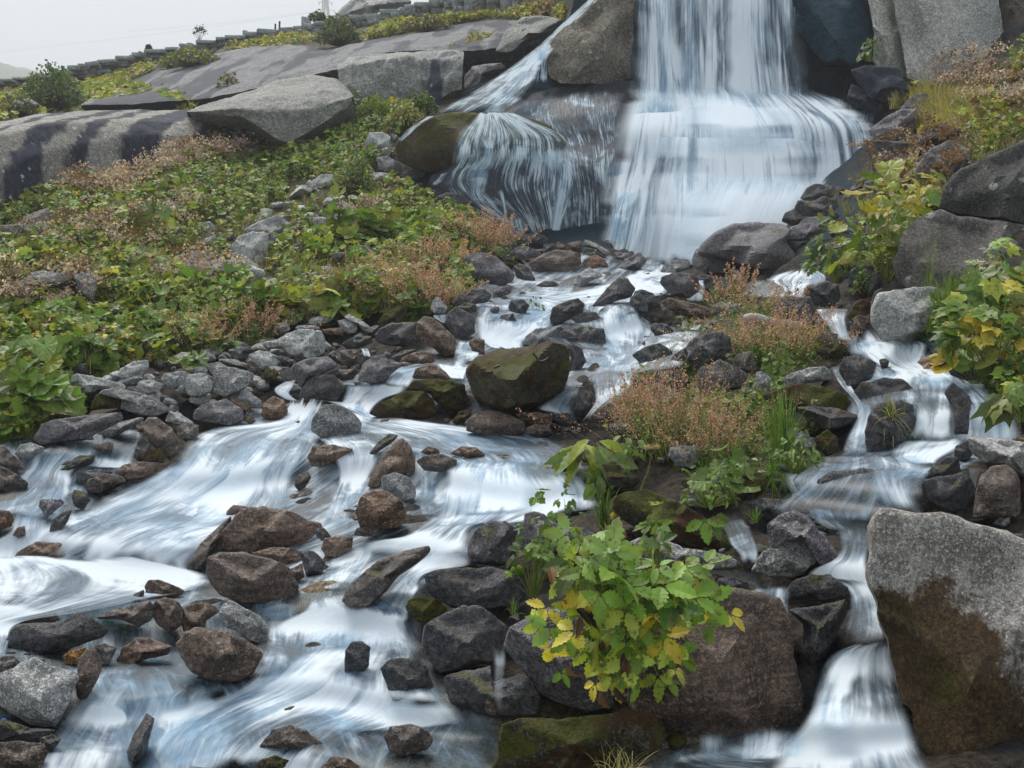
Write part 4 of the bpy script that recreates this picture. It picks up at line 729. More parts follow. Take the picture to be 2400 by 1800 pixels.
# --- rocks of the planted slope
for a in [('W','B',(1500-2212,1600,1560-2212,1520,1700-2212,1500,1740-2212,1560,1720-2212,1700,1480-2212,1720),'steep pale rock in the left slope rock group')]:
    pass
for mt, tl, xy, lb in [
 ('W','A',(1570,1490,1680,1430,1800,1390,1885,1450,1850,1560,1760,1590,1700,1540,1600,1520),'topmost pale block of the rock group on the left slope'),
 ('W','A',(1480,1620,1540,1530,1640,1500,1740,1510,1740,1640,1650,1700,1500,1700),'central pale block of the rock group on the left slope'),
 ('D','A',(1640,1560,1760,1500,1850,1570,1780,1640,1690,1620),'dark shadowed stone in the rock group on the left slope'),
 ('G','D',(1060,60,1100,10,1200,-20,1330,-15,1385,30,1300,50,1200,90,1120,110),'low grey rock left of the slope rock group'),
 ('G','D',(1180,150,1250,60,1400,20,1600,30,1640,70,1500,150,1400,170,1330,140,1260,180),'wide grey rock below the slope rock group'),
 ('W','D',(910,150,940,95,1040,90,1040,150,980,170),'small white rock beside the low grey one'),
 ('G','D',(-40,200,20,150,250,95,420,110,460,150,380,190,240,230,100,250,-40,270),'long pale rock lying in the plants at the left edge'),
 ('G','D',(475,120,540,105,620,130,625,220,600,290,540,250,500,190),'upright grey stone right of the long pale rock'),
 ('W','D',(1570,280,1640,210,1760,185,1835,210,1800,260,1640,310),'flat pale rock with yellow leaves in front'),
 ('G','M',(1040,180,1100,60,1180,-20,1300,-30,1330,100,1310,240,1240,280,1150,240,1080,240),'steep grey rock on the mossy bank'),
 ('G','D',(1890,170,1960,110,2100,90,2120,120,2000,150),'small dark ledge left of the steep grey rock'),
 ('W','B',(150,930,180,855,260,855,320,880,320,1010,260,1020,180,980),'pale creased rock at the left foot of the mossy dome'),
 ('G','B',(225,1020,300,1010,380,1060,400,1110,340,1140,240,1090),'grey rock below the pale creased one'),
 ('W','B',(130,1150,200,1115,290,1120,345,1160,240,1190,150,1200),'low white rock with a bush above it'),
 ('P','B',(390,1130,440,1100,540,1100,545,1140,460,1165),'purplish stone under the mossy dome'),
 ('M','B',(500,1080,560,1030,640,1010,665,1050,600,1120,540,1120),'tilted mossy stone under the mossy dome'),
 ('D','B',(310,880,330,860,365,880,360,920,320,920),'tiny dark stone at the edge of the mossy dome'),
 ('D','B',(580,1230,600,1190,670,1200,680,1250,620,1260),'small black stone below the left cascade'),
 ('D','B',(590,1290,680,1240,780,1260,860,1320,740,1370,640,1340),'splashed rock at the foot of the left cascade'),
 ('W','A',(2000,1190,2080,1130,2160,1130,2180,1190,2100,1220,2010,1225),'small pale rock high on the left slope'),
 ('W','A',(1650,1120,1750,1070,1800,1080,1790,1110,1700,1130),'tiny white rock among the pink flower heads'),
 ('G','A',(1060,1380,1110,1310,1150,1300,1130,1370,1080,1400),'small dark leaning stone in the left slope plants'),
 ('G','A',(1280,1600,1330,1545,1400,1515,1390,1580,1330,1610),'narrow leaning slab left of the slope rock group'),
 ('W','A',(1660,1390,1720,1350,1770,1360,1750,1410,1680,1420),'small rock above the slope rock group'),
 ('G','M',(520,80,560,50,660,50,720,100,600,90),'small flat stone at the top of the mossy bank'),
 ('P','B',(640,1500,700,1480,740,1540,660,1540),'small grey stone between the sorrel bushes'),
 ('W','B',(250,1590,330,1560,420,1590,400,1640,300,1640),'grey stone under the big round leaves'),
 ('G','C',(2050,610,2120,580,2240,560,2240,660,2120,670),'flat ledge stone at the far right'),
 ('G','D',(640,380,680,325,760,320,775,370,700,400),'rock half buried in the left slope plants'),
 ('D','D',(460,730,500,700,560,695,570,760,500,760),'small dark stone above the rubble'),
 ]:
    rock(mt, '', tl, xy, label=lb, name='rock')
# ---------------------------------------------------------------- loose stones: a few shapes, copied one by one
def stone_proto(seed, lvl=3):
    rg = np.random.default_rng(seed); V, F = ico(lvl); P = V.copy()
    for _ in range(9):
        n = rg.normal(size=3); n /= np.linalg.norm(n); d = rg.uniform(.55, .85)
        k = np.clip(P @ n - d, 0, None); P -= k[:, None] * n
    P *= 1 + .09 * np.array([mnoise.fractal(Vector(p * 1.8 + seed), 1, 2.1, 4) for p in V])[:, None]
    P *= np.array([1, rg.uniform(.7, 1), rg.uniform(.5, .8)])
    return mesh_np('stone', P, F, MAT['G'], True)
PROTO = [stone_proto(100 + i) for i in range(7)]
for m_ in PROTO:
    try: m_.set_sharp_from_angle(angle=R(35))
    except Exception: pass
STONES = []
def scatter(poly, n, smin, smax, mats, label, group, sink=.25, avoid=None, pw=2.0, clear=False):
    p = np.array(poly, float); x0, y0 = p.min(0); x1, y1 = p.max(0); k = 0
    while k < n:
        x, y = rng.uniform(x0, x1), rng.uniform(y0, y1)
        if not inpoly(np.array([x]), np.array([y]), poly)[0]: continue
        s = smin + (smax - smin) * rng.random() ** pw
        D = float(depth(x, y)); r = s * D / FPX / 2
        me = PROTO[rng.integers(len(PROTO))]; o = bpy.data.objects.new('stone', me)
        q = unproj(x, y, D * .997); o.location = (q[0], q[1], q[2] + r * (.6 - sink) - r * .3)
        o.rotation_euler = (rng.uniform(-.5, .5), rng.uniform(-.5, .5), rng.uniform(0, 6.28)); o.scale = (r * rng.uniform(.9, 1.5), r * rng.uniform(.8, 1.3), r * rng.uniform(.7, 1.2))
        COL.objects.link(o); o.material_slots[0].link = 'OBJECT'; o.material_slots[0].material = MAT[mats[rng.integers(len(mats))]]
        tag(o, label, 'stone', group); STONES.append((s, o)); k += 1
        if clear: RPOLY.append([(x - s * .6, y - s * .5), (x + s * .6, y - s * .5), (x + s * .6, y + s * .3), (x - s * .6, y + s * .3)])
scatter([(300,850),(430,840),(560,800),(640,800),(680,860),(720,920),(700,990),(560,1010),(420,1000),(330,950),(280,900)], 75, 14, 48, 'WWGGB', 'small pale stone packed in the rubble between the green slope and the broad chute', 'loose stones of the left rubble', pw=1.5)
scatter([(560,810),(640,770),(740,750),(860,760),(950,790),(930,870),(800,880),(740,860),(660,890),(600,860)], 42, 12, 36, 'WGWPG', 'small stone in the gaps of the rubble by the trickle left of the upper cascade', 'loose stones by the trickle', pw=1.5)
scatter([(1130,560),(1420,580),(1480,640),(1300,700),(1180,680),(1080,680)], 26, 12, 34, 'DPBD', 'small dark stone wedged in the crown of stones at the foot of the fall', 'loose stones of the crown')
scatter([(1480,640),(1700,640),(1980,660),(1960,760),(1760,860),(1560,900),(1470,800)], 45, 14, 40, 'DBDP', 'small wet stone beside the threads of water right of the middle cascade', 'loose stones right of the middle cascade')
scatter([(1900,560),(2060,600),(2080,740),(1960,770),(1880,700)], 16, 14, 36, 'DDM', 'small dark stone around the small curtain fall', 'loose stones at the curtain fall')
scatter([(0,1020),(120,1010),(300,1000),(340,1060),(200,1180),(60,1280),(0,1250)], 22, 14, 38, 'BDB', 'small brown stone in the left side stream', 'stones of the left side stream')
scatter([(700,1000),(1100,1020),(1400,1040),(1400,1120),(1100,1100),(900,1080),(700,1120)], 14, 16, 44, 'BDB', 'small brown stone half awash in the shallow pool above the central fall', 'stones of the shallow pool', sink=.5)
scatter([(0,1330),(250,1420),(560,1400),(640,1470),(560,1540),(300,1560),(150,1740),(0,1760)], 30, 16, 50, 'BDOB', 'small brown stone awash among the lower left rocks', 'stones of the lower left shallows', sink=.1)
scatter([(1000,1420),(1250,1400),(1500,1640),(1550,1760),(1200,1740),(1020,1600)], 22, 18, 50, 'DMD', 'small black stone in the shade under the leafy plant', 'stones under the leafy plant')
scatter([(1480,1040),(1700,1080),(1900,1060),(1900,1180),(1700,1250),(1480,1180)], 20, 16, 44, 'DMG', 'small stone between the low plants of the little island', 'stones of the little island')
scatter([(1960,880),(2250,850),(2380,1000),(2350,1120),(2000,1100)], 14, 16, 40, 'DBD', 'small wet stone in the right-hand cascade', 'stones of the right cascade', sink=.4)
scatter([(2180,1080),(2400,1030),(2400,1260),(2200,1250)], 9, 16, 44, 'DMB', 'small dark stone between the banded rock and the tall brown one', 'stones under the banded rock')
scatter([(350,560),(620,520),(760,640),(640,700),(380,660)], 16, 12, 32, 'GWG', 'small grey stone half sunk in the plants of the left slope', 'stones in the left slope plants')
scatter([(2080,380),(2350,270),(2350,340),(2150,470),(1980,470)], 12, 12, 40, 'PDG', 'small grey stone among the withered plants of the right slope', 'stones of the right slope')
scatter([(850,350),(960,380),(1050,470),(960,470),(880,400)], 12, 10, 30, 'PDG', 'small stone between the mossy dome and the bushes', 'stones under the mossy dome')

scatter([(1520,1180),(1700,1240),(1900,1180),(2000,1260),(1950,1330),(1700,1330),(1560,1250)], 26, 18, 60, 'DMBP', 'small stone around the clear pool behind the big leafy plant', 'stones of the clear pool', sink=.35)
scatter([(1180,1080),(1420,1100),(1480,1240),(1350,1260),(1200,1200)], 16, 18, 55, 'DMBD', 'small dark stone beside the right end of the central fall', 'stones at the central fall')
scatter([(620,900),(900,860),(1250,960),(1440,1000),(1300,1060),(900,1010)], 26, 16, 44, 'BDMB', 'small stone at the foot of the great mossy boulder', 'stones around the great mossy boulder')
scatter([(1500,1560),(1640,1650),(1600,1790),(1480,1790)], 9, 20, 60, 'BDM', 'small brown stone at the bottom under the big brown boulder', 'stones at the bottom right')
scatter([(640,1180),(800,1100),(860,1200),(780,1320),(640,1320)], 12, 16, 46, 'BDB', 'small brown stone around the layered boulder', 'stones around the layered boulder')
scatter([(0,880),(90,930),(260,1000),(330,1060),(60,1100),(0,1060)], 16, 16, 44, 'GBD', 'small stone along the left bank above the side stream', 'stones of the left bank')
scatter([(380,560),(560,480),(720,430),(860,520),(780,620),(620,690),(400,690)], 34, 24, 80, 'GWWG', 'pale stone showing between the leaves of the left slope', 'pale stones of the left slope', clear=True, sink=.1)
scatter([(880,560),(1080,600),(1060,700),(900,740),(700,730),(620,680),(700,600)], 16, 18, 50, 'WGM', 'grey stone on the mossy bank above the rubble', 'stones of the mossy bank', clear=True, sink=.1)
scatter([(1870,520),(2050,370),(2130,400),(2050,520),(1960,600),(1860,580)], 22, 24, 75, 'DPD', 'dark angular stone on the bank right of the main fall', 'stones right of the main fall', sink=.1)
scatter([(560,1080),(900,1060),(900,1240),(700,1420),(560,1300)], 14, 26, 70, 'BDBP', 'brown stone with white water running round it in the middle of the rapids', 'stones in the middle rapids', sink=.05)
scatter([(300,1560),(900,1500),(1000,1700),(500,1790)], 10, 24, 60, 'BDB', 'dark stone washed over in the lowest rapids', 'stones in the lowest rapids', sink=.2)
scatter([(150,880),(420,840),(640,800),(640,880),(560,960),(330,960),(200,950)], 34, 30, 70, 'WWGW', 'pale angular stone lying on top of the left rubble', 'pale stones on the left rubble', sink=.0, pw=1.2)
scatter([(1480,1620),(1700,1760),(1600,1800),(1480,1800)], 6, 30, 70, 'BDM', 'wet stone at the foot of the big brown boulder', 'stones under the brown boulder')
# the 285 largest stay single stones, the rest become one spread of gravel
STONES.sort(key=lambda a: -a[0]); sv = []; sf = []; n_ = 0
from mathutils import Euler
for s_, o_ in STONES[285:]:
    me_ = o_.data; V_ = np.empty(len(me_.vertices) * 3, np.float32); me_.vertices.foreach_get('co', V_); F_ = np.array([p.vertices[:] for p in me_.polygons])
    Mx = np.array(Euler(o_.rotation_euler).to_matrix()) * np.array(o_.scale)[None]; sv.append(V_.reshape(-1, 3) @ Mx.T + np.array(o_.location)); sf.append(F_ + n_); n_ += len(me_.vertices); bpy.data.objects.remove(o_)
o = bpy.data.objects.new('gravel', mesh_np('gravel', np.concatenate(sv), np.concatenate(sf), MAT['P'])); COL.objects.link(o); tag(o, kind='stuff')
# ---------------------------------------------------------------- water
class Sheet:
    def __init__(s): s.v=[]; s.f=[]; s.d=[]; s.e=[]; s.u=[]; s.n=0
SHEETS = {}
def ribbon(obj, tile, rungs, lift=.019, bulge=.02, dens=None, D=None, ends=(.10, .10), soft=.14, M=22, follow=True, seed=None, wob=.02):
    """rungs: (x_left, y_left, x_right, y_right, whiteness) going downstream; D: fixed distances per rung"""
    r = np.array([list(x) for x in rungs], float); L = T(tile, *r[:, :2].ravel()); Q = T(tile, *r[:, 2:4].ravel())
    seed = seed if seed is not None else (abs(int(L.sum() + Q.sum())) % 1000) / 7.0
    if D is None: DD = None
    else: DD = np.asarray(D, float)
    full = np.c_[L, Q, r[:, 4]] if DD is None else np.c_[L, Q, r[:, 4], DD.reshape(len(L), -1)[:, :1]]
    S = cr(full, 10); K = len(S); t = np.linspace(0, 1, M)
    px = S[:, 0:1] * (1 - t) + S[:, 2:3] * t; py = S[:, 1:2] * (1 - t) + S[:, 3:4] * t
    dp = depth(px, py) if DD is None else np.repeat(S[:, 5:6], M, 1)
    # run of the water smooths the ground beneath it
    if DD is None:
        for _ in range(3): dp[1:-1] = (dp[:-2] + 2 * dp[1:-1] + dp[2:]) / 4; dp[:, 1:-1] = (dp[:, :-2] + 2 * dp[:, 1:-1] + dp[:, 2:]) / 4
    P0 = unproj(px, py, dp)
    wid = np.linalg.norm(P0[:, -1] - P0[:, 0], axis=1).mean(); lg = np.r_[0, np.cumsum(np.linalg.norm(np.diff(P0[:, M // 2], axis=0), axis=1))]
    lum = np.array([mnoise.fractal(Vector((a * 2.2 * wid, b * .9, seed)), 1, 2, 3) for b in lg for a in t]).reshape(K, M)
    P = unproj(px, py, dp * (1 - lift) - bulge * wid * np.sin(np.pi * t)[None] ** .7 - wob * lum)
    sg = SHEETS.setdefault(obj, Sheet())
    vv = lg / lg[-1]
    ej = np.array([mnoise.fractal(Vector((a * 5 * max(wid, .3), seed, 3)), 1, 2, 3) for a in t]) * .5
    vj = vv[:, None] + (np.clip(ej, -.3, .3) * .10)[None]
    en = np.clip(vj / max(ends[0], 1e-4), 0, 1) * np.clip((1 - vj) / max(ends[1], 1e-4), 0, 1)
    en = en * en * (3 - 2 * en)
    # water whitens where it drops and clears where it slides
    if DD is None:
        dz = -np.diff(P[..., 2], axis=0) / (np.linalg.norm(np.diff(P, axis=0), axis=2) + 1e-6); dz = np.vstack([dz[:1], dz])
        for _ in range(2): dz[1:] = .5 * dz[1:] + .5 * dz[:-1]
        stp = np.clip(dz / max(abs(dz).mean(), .05), .2, 2.0); dmod = .46 + .60 * stp
    else: dmod = np.ones((K, M))
    jit = np.array([mnoise.fractal(Vector((b * 2.6, seed, s_)), 1, 2, 3) for b in lg for s_ in (0, 9)]).reshape(K, 2) * .5
    el = np.clip((t[None] - .0 - np.clip(jit[:, :1], 0, .25) * soft * 1.5) / soft, 0, 1) * np.clip((1 - t[None] - np.clip(jit[:, 1:], 0, .25) * soft * 1.5) / soft, 0, 1)
    el = el * el * (3 - 2 * el)
    idx = np.arange(K * M).reshape(K, M) + sg.n
    sg.v.append(P.reshape(-1, 3)); sg.n += K * M
    sg.f.append(np.stack([idx[:-1, :-1], idx[1:, :-1], idx[1:, 1:], idx[:-1, 1:]], -1).reshape(-1, 4))
    sg.d.append(((S[:, 4:5] * 1.12 - .16) * .82 * dmod).ravel()); sg.e.append((el * en).ravel())
    uv = np.stack([t[None] * wid + 0 * lg[:, None] + seed * 1.7, lg[:, None] + 0 * t[None], np.full((K, M), seed)], -1)
    sg.u.append(uv.reshape(-1, 3))
def flush_sheets(mats, tags):
    for k, s in SHEETS.items():
        me = mesh_np(k, np.concatenate(s.v), np.concatenate(s.f), mats[k], True)
        fattr(me, 'dens', np.concatenate(s.d)); fattr(me, 'edge', np.concatenate(s.e))
        a = me.attributes.new('flow', 'FLOAT_VECTOR', 'POINT'); a.data.foreach_set('vector', np.concatenate(s.u).astype(np.float32).ravel())
        o = bpy.data.objects.new(k, me); COL.objects.link(o); tag(o, kind='structure', **tags.get(k, {}))
W, FA, VE = 'stream_water', 'waterfall', 'cascade_water'
# a thin run of water over the whole bed
ribbon(W, 'Z', [(560,950,1250,990,.42),(400,1070,1400,1110,.45),(160,1200,1300,1230,.5),(-100,1330,1040,1350,.42),(-150,1480,1010,1480,.33),(-150,1620,1130,1640,.33),(-150,1810,1260,1810,.35)], lift=.010, bulge=0, ends=(.05,.01), soft=.05, M=64)
ribbon(W, 'Z', [(1300,590,1560,600,.5),(1080,680,1560,690,.5),(1060,780,1600,790,.48),(830,870,1440,880,.4),(640,950,1400,990,.45)], lift=.010, bulge=0, ends=(.08,.08), soft=.1, M=50)
ribbon(W, 'Z', [(1960,770,2180,770,.4),(1990,870,2290,880,.45),(1970,960,2380,960,.45),(1960,1060,2380,1050,.5),(1830,1120,2200,1130,.42),(1920,1210,2060,1220,.5)], lift=.012, bulge=0, ends=(.08,.08), soft=.1, M=40)
ribbon(W, 'Z', [(0,1010,330,1000,.35),(-40,1090,330,1080,.42),(-60,1180,240,1170,.45),(-60,1260,200,1260,.5)], lift=.010, bulge=0, ends=(.1,.08), soft=.1, M=34)
# main fall: free falling curtain, drawn as several overlapping sheets of water
ribbon(FA, 'Z', [(1482,-60,1885,-60,.55),(1480,60,1888,60,.52),(1476,160,1895,160,.5),(1470,262,1905,262,.6)], D=[20.9,20.7,20.3,19.9], bulge=.01, ends=(.01,.12), soft=.07, M=48)
ribbon(FA, 'Z', [(1485,-60,1600,-60,.75),(1490,100,1610,100,.7),(1480,250,1640,270,.8)], D=[20.6,20.4,19.85], bulge=.02, ends=(.01,.2), soft=.25)
ribbon(FA, 'Z', [(1700,-60,1810,-60,.95),(1690,100,1820,100,.85),(1680,260,1850,260,.9)], D=[20.6,20.4,19.85], bulge=.02, ends=(.01,.2), soft=.3)
ribbon(FA, 'Z', [(1590,-60,1640,-60,.8),(1590,110,1640,110,.75),(1585,260,1650,270,.8)], D=[20.5,20.3,19.8], bulge=.02, ends=(.01,.2), soft=.35)
# apron below it
ribbon(FA, 'Z', [(1466,190,1935,212,.30),(1458,240,1995,245,.85),(1438,300,2060,290,.85),(1422,370,2080,360,.70),(1402,440,2090,440,.78),(1385,520,2100,510,.75),(1360,625,2100,600,.75)], D=[20.0,19.6,18.9,18.6,18.2,17.7,17.3], bulge=.03, ends=(.10,.03), soft=.10, M=64)
ribbon(FA, 'Z', [(1540,215,1860,215,.4),(1510,260,1930,265,1.1),(1480,330,1990,330,1.0),(1460,420,2020,420,.95),(1450,520,2040,510,1.1),(1440,625,2040,610,1.2)], D=[19.9,19.5,18.7,18.2,17.6,17.2], bulge=.04, ends=(.35,.03), soft=.35, M=44)
ribbon(FA, 'Z', [(1600,200,1800,205,.2),(1570,240,1860,245,1.0),(1540,310,1930,300,1.2),(1520,380,1960,370,.5)], D=[19.9,19.4,18.7,18.4], bulge=.05, ends=(.4,.45), soft=.45, M=40)
ribbon(FA, 'Z', [(1600,400,1980,390,.1),(1560,460,1980,450,1.1),(1540,530,1950,520,1.35),(1500,610,1900,600,1.35)], D=[18.3,17.8,17.4,17.1], bulge=.05, ends=(.5,.05), soft=.4, M=34)
ribbon(FA, 'C', [(850,630,1220,640,.15),(820,680,1260,760,.5),(800,760,1230,830,.75),(840,850,1210,860,.6)], D=[19.9,19.7,19.4,19.2], bulge=.02, ends=(.2,.3), soft=.2)
ribbon(FA, 'C', [(1100,850,1215,850,.7),(1110,930,1255,930,.75),(1110,1050,1270,1040,.65),(1080,1190,1240,1160,.6)], D=[19.0,18.9,18.8,18.7], bulge=.03, ends=(.08,.2), soft=.15)
ribbon(FA, 'Z', [(1440,430,1500,430,.4),(1425,500,1520,500,.5),(1400,570,1530,570,.45),(1390,620,1530,625,.5)], D=[18.4,18.0,17.6,17.4], bulge=.02, ends=(.15,.05), soft=.3)
# left arm
ribbon(VE, 'B', [(1640,-40,1720,-40,.75),(1530,60,1640,60,.75),(1420,160,1530,150,.7),(1290,280,1420,270,.7),(1180,370,1330,370,.65),(1040,470,1300,430,.55),(900,560,1260,520,.5),(740,650,1180,640,.45),(600,740,1050,740,.4)], D=[21.5,21.2,20.9,20.6,20.3,20.0,19.6,19.2,18.9], lift=.014, bulge=.03, ends=(.01,.08), M=34)
ribbon(VE, 'B', [(1330,330,1420,270,.6),(1180,400,1330,390,.9),(1110,500,1230,480,.85),(1040,600,1180,570,.7),(950,690,1080,680,.6),(880,750,1060,740,.6)], D=[20.5,20.2,19.9,19.6,19.2,18.8], lift=.012, bulge=.03, ends=(.2,.1), soft=.3)
ribbon(VE, 'B', [(1280,300,1340,330,.2),(1260,400,1340,420,.3),(1240,540,1340,540,.25)], D=[20.3,20.2,20.1], lift=.014, ends=(.2,.2), soft=.3)
ribbon(VE, 'B', [(560,750,620,745,.5),(480,800,530,800,.5),(410,860,450,870,.5),(350,920,380,930,.4)], D=[18.3,18.1,17.9,17.8], lift=.014, ends=(.1,.1), soft=.3)
ribbon(VE, 'B', [(890,728,1110,728,.85),(820,790,1280,800,.5),(740,870,1440,880,.45),(700,950,1480,940,.4),(690,1020,1490,1020,.4),(680,1080,1490,1080,.4)], D=[18.3,18.1,17.95,17.85,17.8,17.85], lift=.004, bulge=.05, ends=(.03,.22), soft=.08, M=44)
ribbon(VE, 'B', [(860,860,980,860,.8),(920,950,1000,950,.95),(900,1030,990,1030,.9),(820,1100,980,1090,.9),(790,1180,960,1180,.85),(790,1250,940,1260,.8),(850,1340,1000,1360,.6)], D=[17.8,17.8,17.9,18.05,18.05,18.05,18.05], lift=.006, bulge=.04, ends=(.2,.2), soft=.3)
ribbon(VE, 'B', [(1100,740,1200,760,.6),(1250,790,1320,830,.75),(1380,850,1440,880,.75),(1440,920,1480,950,.6)], D=[18.1,18,17.9,17.9], lift=.006, ends=(.2,.2), soft=.35)
ribbon(VE, 'B', [(760,960,1480,950,.2),(720,1030,1500,1030,.6),(690,1080,1500,1070,.5),(650,1120,1510,1120,.28),(640,1200,1500,1200,.24),(740,1300,1490,1300,.22),(900,1400,1470,1400,.22),(1040,1500,1440,1540,.22)], D=[18.0,18.05,18.05,18.05,18.05,18.05,18.05,18.05], lift=.004, bulge=.03, ends=(.12,.1), soft=.08, M=44)
ribbon(VE, 'B', [(1395,1050,1500,1060,.55),(1400,1130,1510,1130,.6),(1390,1230,1500,1230,.8),(1380,1330,1480,1330,.6),(1370,1430,1440,1430,.9),(1345,1540,1420,1540,.9)], D=[18.0]*6, lift=.006, ends=(.05,.05), soft=.3)
ribbon(VE, 'B', [(1060,1400,1180,1400,.35),(1090,1490,1200,1500,.4),(1100,1560,1220,1560,.3)], D=[18.0]*3, lift=.006, ends=(.2,.1), soft=.3)
ribbon(VE, 'B', [(1010,1220,1050,1220,.7),(1030,1330,1070,1340,.6),(1040,1450,1080,1450,.5)], D=[18.0]*3, lift=.006, ends=(.2,.1), soft=.3)
ribbon(VE, 'B', [(640,1130,700,1110,.4),(600,1170,640,1190,.5),(580,1200,600,1210,.3)], D=[17.7,17.6,17.5], ends=(.1,.2), soft=.3)
ribbon(VE, 'B', [(1100,640,1850,560,.12),(1080,760,1850,700,.15),(1120,830,1850,840,.10),(1200,930,1850,925,.22),(1260,1080,1850,1110,.2),(1300,1250,1850,1280,.22),(1300,1500,1850,1600,.2)], D=[19.75,19.1,18.8,18.6,18.1,18.05,18.0], lift=.004, bulge=0, ends=(.1,.1), soft=.15, M=34)
ribbon(VE, 'B', [(1830,1240,1960,1230,.5),(1770,1290,1900,1290,.45),(1740,1400,1880,1400,.35),(1720,1560,1860,1580,.3)], D=[18.0,17.8,17.6,17.4], ends=(.1,.1), soft=.3)
ribbon(VE, 'B', [(1870,560,2230,560,.4),(1880,640,2230,640,.5),(1860,760,2230,760,.6),(1840,920,2230,920,.8),(1820,1100,2230,1100,.75)], D=[19.6,19.4,19.2,19.0,18.8], ends=(.3,.2), soft=.45, M=30)
# middle: upper cascade
ribbon(W, 'E', [(2000,60,2160,40,.9),(1900,100,2200,130,1.0),(1720,170,2150,240,.95),(1500,230,1800,290,.9),(1250,270,1600,320,.85),(1100,290,1500,350,.8)], ends=(.1,.15), M=30)
ribbon(W, 'E', [(1300,200,1520,190,.6),(1250,230,1500,230,.75),(1150,250,1450,270,.7),(1050,270,1300,300,.6)], ends=(.15,.2), M=22)
ribbon(W, 'E', [(900,290,1330,260,.55),(870,330,1560,320,.8),(860,400,1400,410,.72),(865,470,1360,470,.95),(890,540,1200,540,1.25),(960,600,1170,600,1.35)], bulge=.03, ends=(.05,.02), M=40)
ribbon(W, 'E', [(1170,300,1560,330,.8),(1160,400,1370,430,.75),(1150,470,1340,480,.9),(1080,560,1240,560,1.1)], ends=(.1,.1), bulge=.04, lift=.018)
ribbon(W, 'E', [(1700,200,2080,200,.8),(1600,240,1900,300,.8),(1560,300,1700,340,.7),(1590,360,1660,400,.5)], ends=(.2,.1), lift=.016)
ribbon(W, 'E', [(750,550,930,530,.7),(730,620,910,610,.75),(725,700,860,700,.7),(700,740,830,740,1.0)], ends=(.08,.1), bulge=.04)
ribbon(W, 'E', [(610,690,830,720,1.2),(640,730,820,760,1.25),(700,790,800,800,1.1)], ends=(.15,.1))
ribbon(W, 'E', [(590,380,690,375,.6),(600,400,680,400,.6),(650,430,680,440,.5)], ends=(.1,.1))
# middle: right-hand fan
ribbon(W, 'E', [(1700,310,1880,310,.7),(1680,380,1940,390,.75),(1690,470,1960,480,.8),(1720,560,1950,570,.85),(1680,660,1960,650,.9),(1620,760,1920,760,1.0),(1620,860,1880,850,1.1),(1640,940,1800,920,1.2),(1600,1010,1710,980,1.0),(1560,1070,1650,1030,.7)], lift=.03, bulge=.05, ends=(.04,.05), M=34)
ribbon(W, 'E', [(1400,440,1700,430,.4),(1290,480,1780,500,.35),(1290,540,1850,560,.4),(1440,600,1850,640,.55),(1580,690,1800,740,.7)], lift=.035, bulge=.05, ends=(.08,.15), soft=.2, M=30)
ribbon(W, 'E', [(2040,490,2330,480,.7),(1960,530,2330,560,.7),(1870,620,2260,650,.65),(1800,700,2200,720,.7),(1750,760,2000,760,.8)], lift=.03, bulge=.05, ends=(.08,.15), M=28)
ribbon(W, 'E', [(1440,850,1560,870,.4),(1290,950,1540,940,.5),(1260,990,1520,1010,.5),(1380,1010,1560,1070,.5)], lift=.02, ends=(.2,.2), soft=.25)
# middle left: white pool and chute over the edge
ribbon(W, 'M', [(2100,890,2240,900,.7),(1850,960,2150,1000,.8),(1770,1050,2080,1080,.85),(1760,1120,2010,1170,1.0)], ends=(.08,.1), bulge=.03)
ribbon(W, 'M', [(1380,1090,2010,1110,1.1),(1350,1150,2010,1190,.95),(1330,1260,1800,1260,1.0),(1330,1330,1640,1400,1.1),(1500,1420,1660,1480,.9)], ends=(.06,.08), M=30)
ribbon(W, 'M', [(1380,1020,1500,1000,.6),(1360,1060,1470,1080,.7),(1340,1120,1480,1130,.9)], ends=(.15,.1))
ribbon(W, 'M', [(770,1070,860,1060,.6),(640,1140,840,1130,.7),(640,1200,800,1210,.7),(740,1270,900,1290,.8)], ends=(.1,.1))
ribbon(W, 'M', [(1500,720,1600,720,.8),(1540,760,1620,780,.7),(1560,820,1640,830,.4)], ends=(.15,.2))
ribbon(W, 'M', [(760,1270,900,1270,.7),(1080,1270,1380,1300,1.0),(1300,1330,1580,1340,.9),(1560,1400,1700,1500,.7)], ends=(.15,.15), soft=.2)
# broad chute
ribbon(W, 'D', [(1880,920,2120,920,1.0),(1860,980,2080,1000,1.1),(1780,1070,2020,1120,1.05),(1400,1110,2000,1220,.85),(1220,1190,1960,1320,.75),(1120,1320,1900,1460,.72),(960,1430,1880,1620,.75),(700,1540,1760,1790,.8),(480,1650,1560,1830,.85),(250,1760,1260,1960,.9),(60,1900,1250,2070,1.1)], bulge=.05, ends=(.03,.05), soft=.08, M=60)
ribbon(W, 'D', [(1600,1150,1960,1280,.8),(1440,1300,1800,1440,.95),(1200,1460,1700,1600,.9),(900,1640,1500,1780,1.0),(600,1840,1240,1960,1.1)], bulge=.05, lift=.02, ends=(.2,.1), soft=.3, M=34)
ribbon(W, 'D', [(1280,1170,1500,1180,.8),(1160,1300,1420,1330,.7),(1000,1420,1300,1500,.85),(740,1540,1120,1640,.8),(520,1660,860,1740,.9),(330,1790,640,1860,.9)], bulge=.05, lift=.018, ends=(.15,.1), soft=.3, M=30)
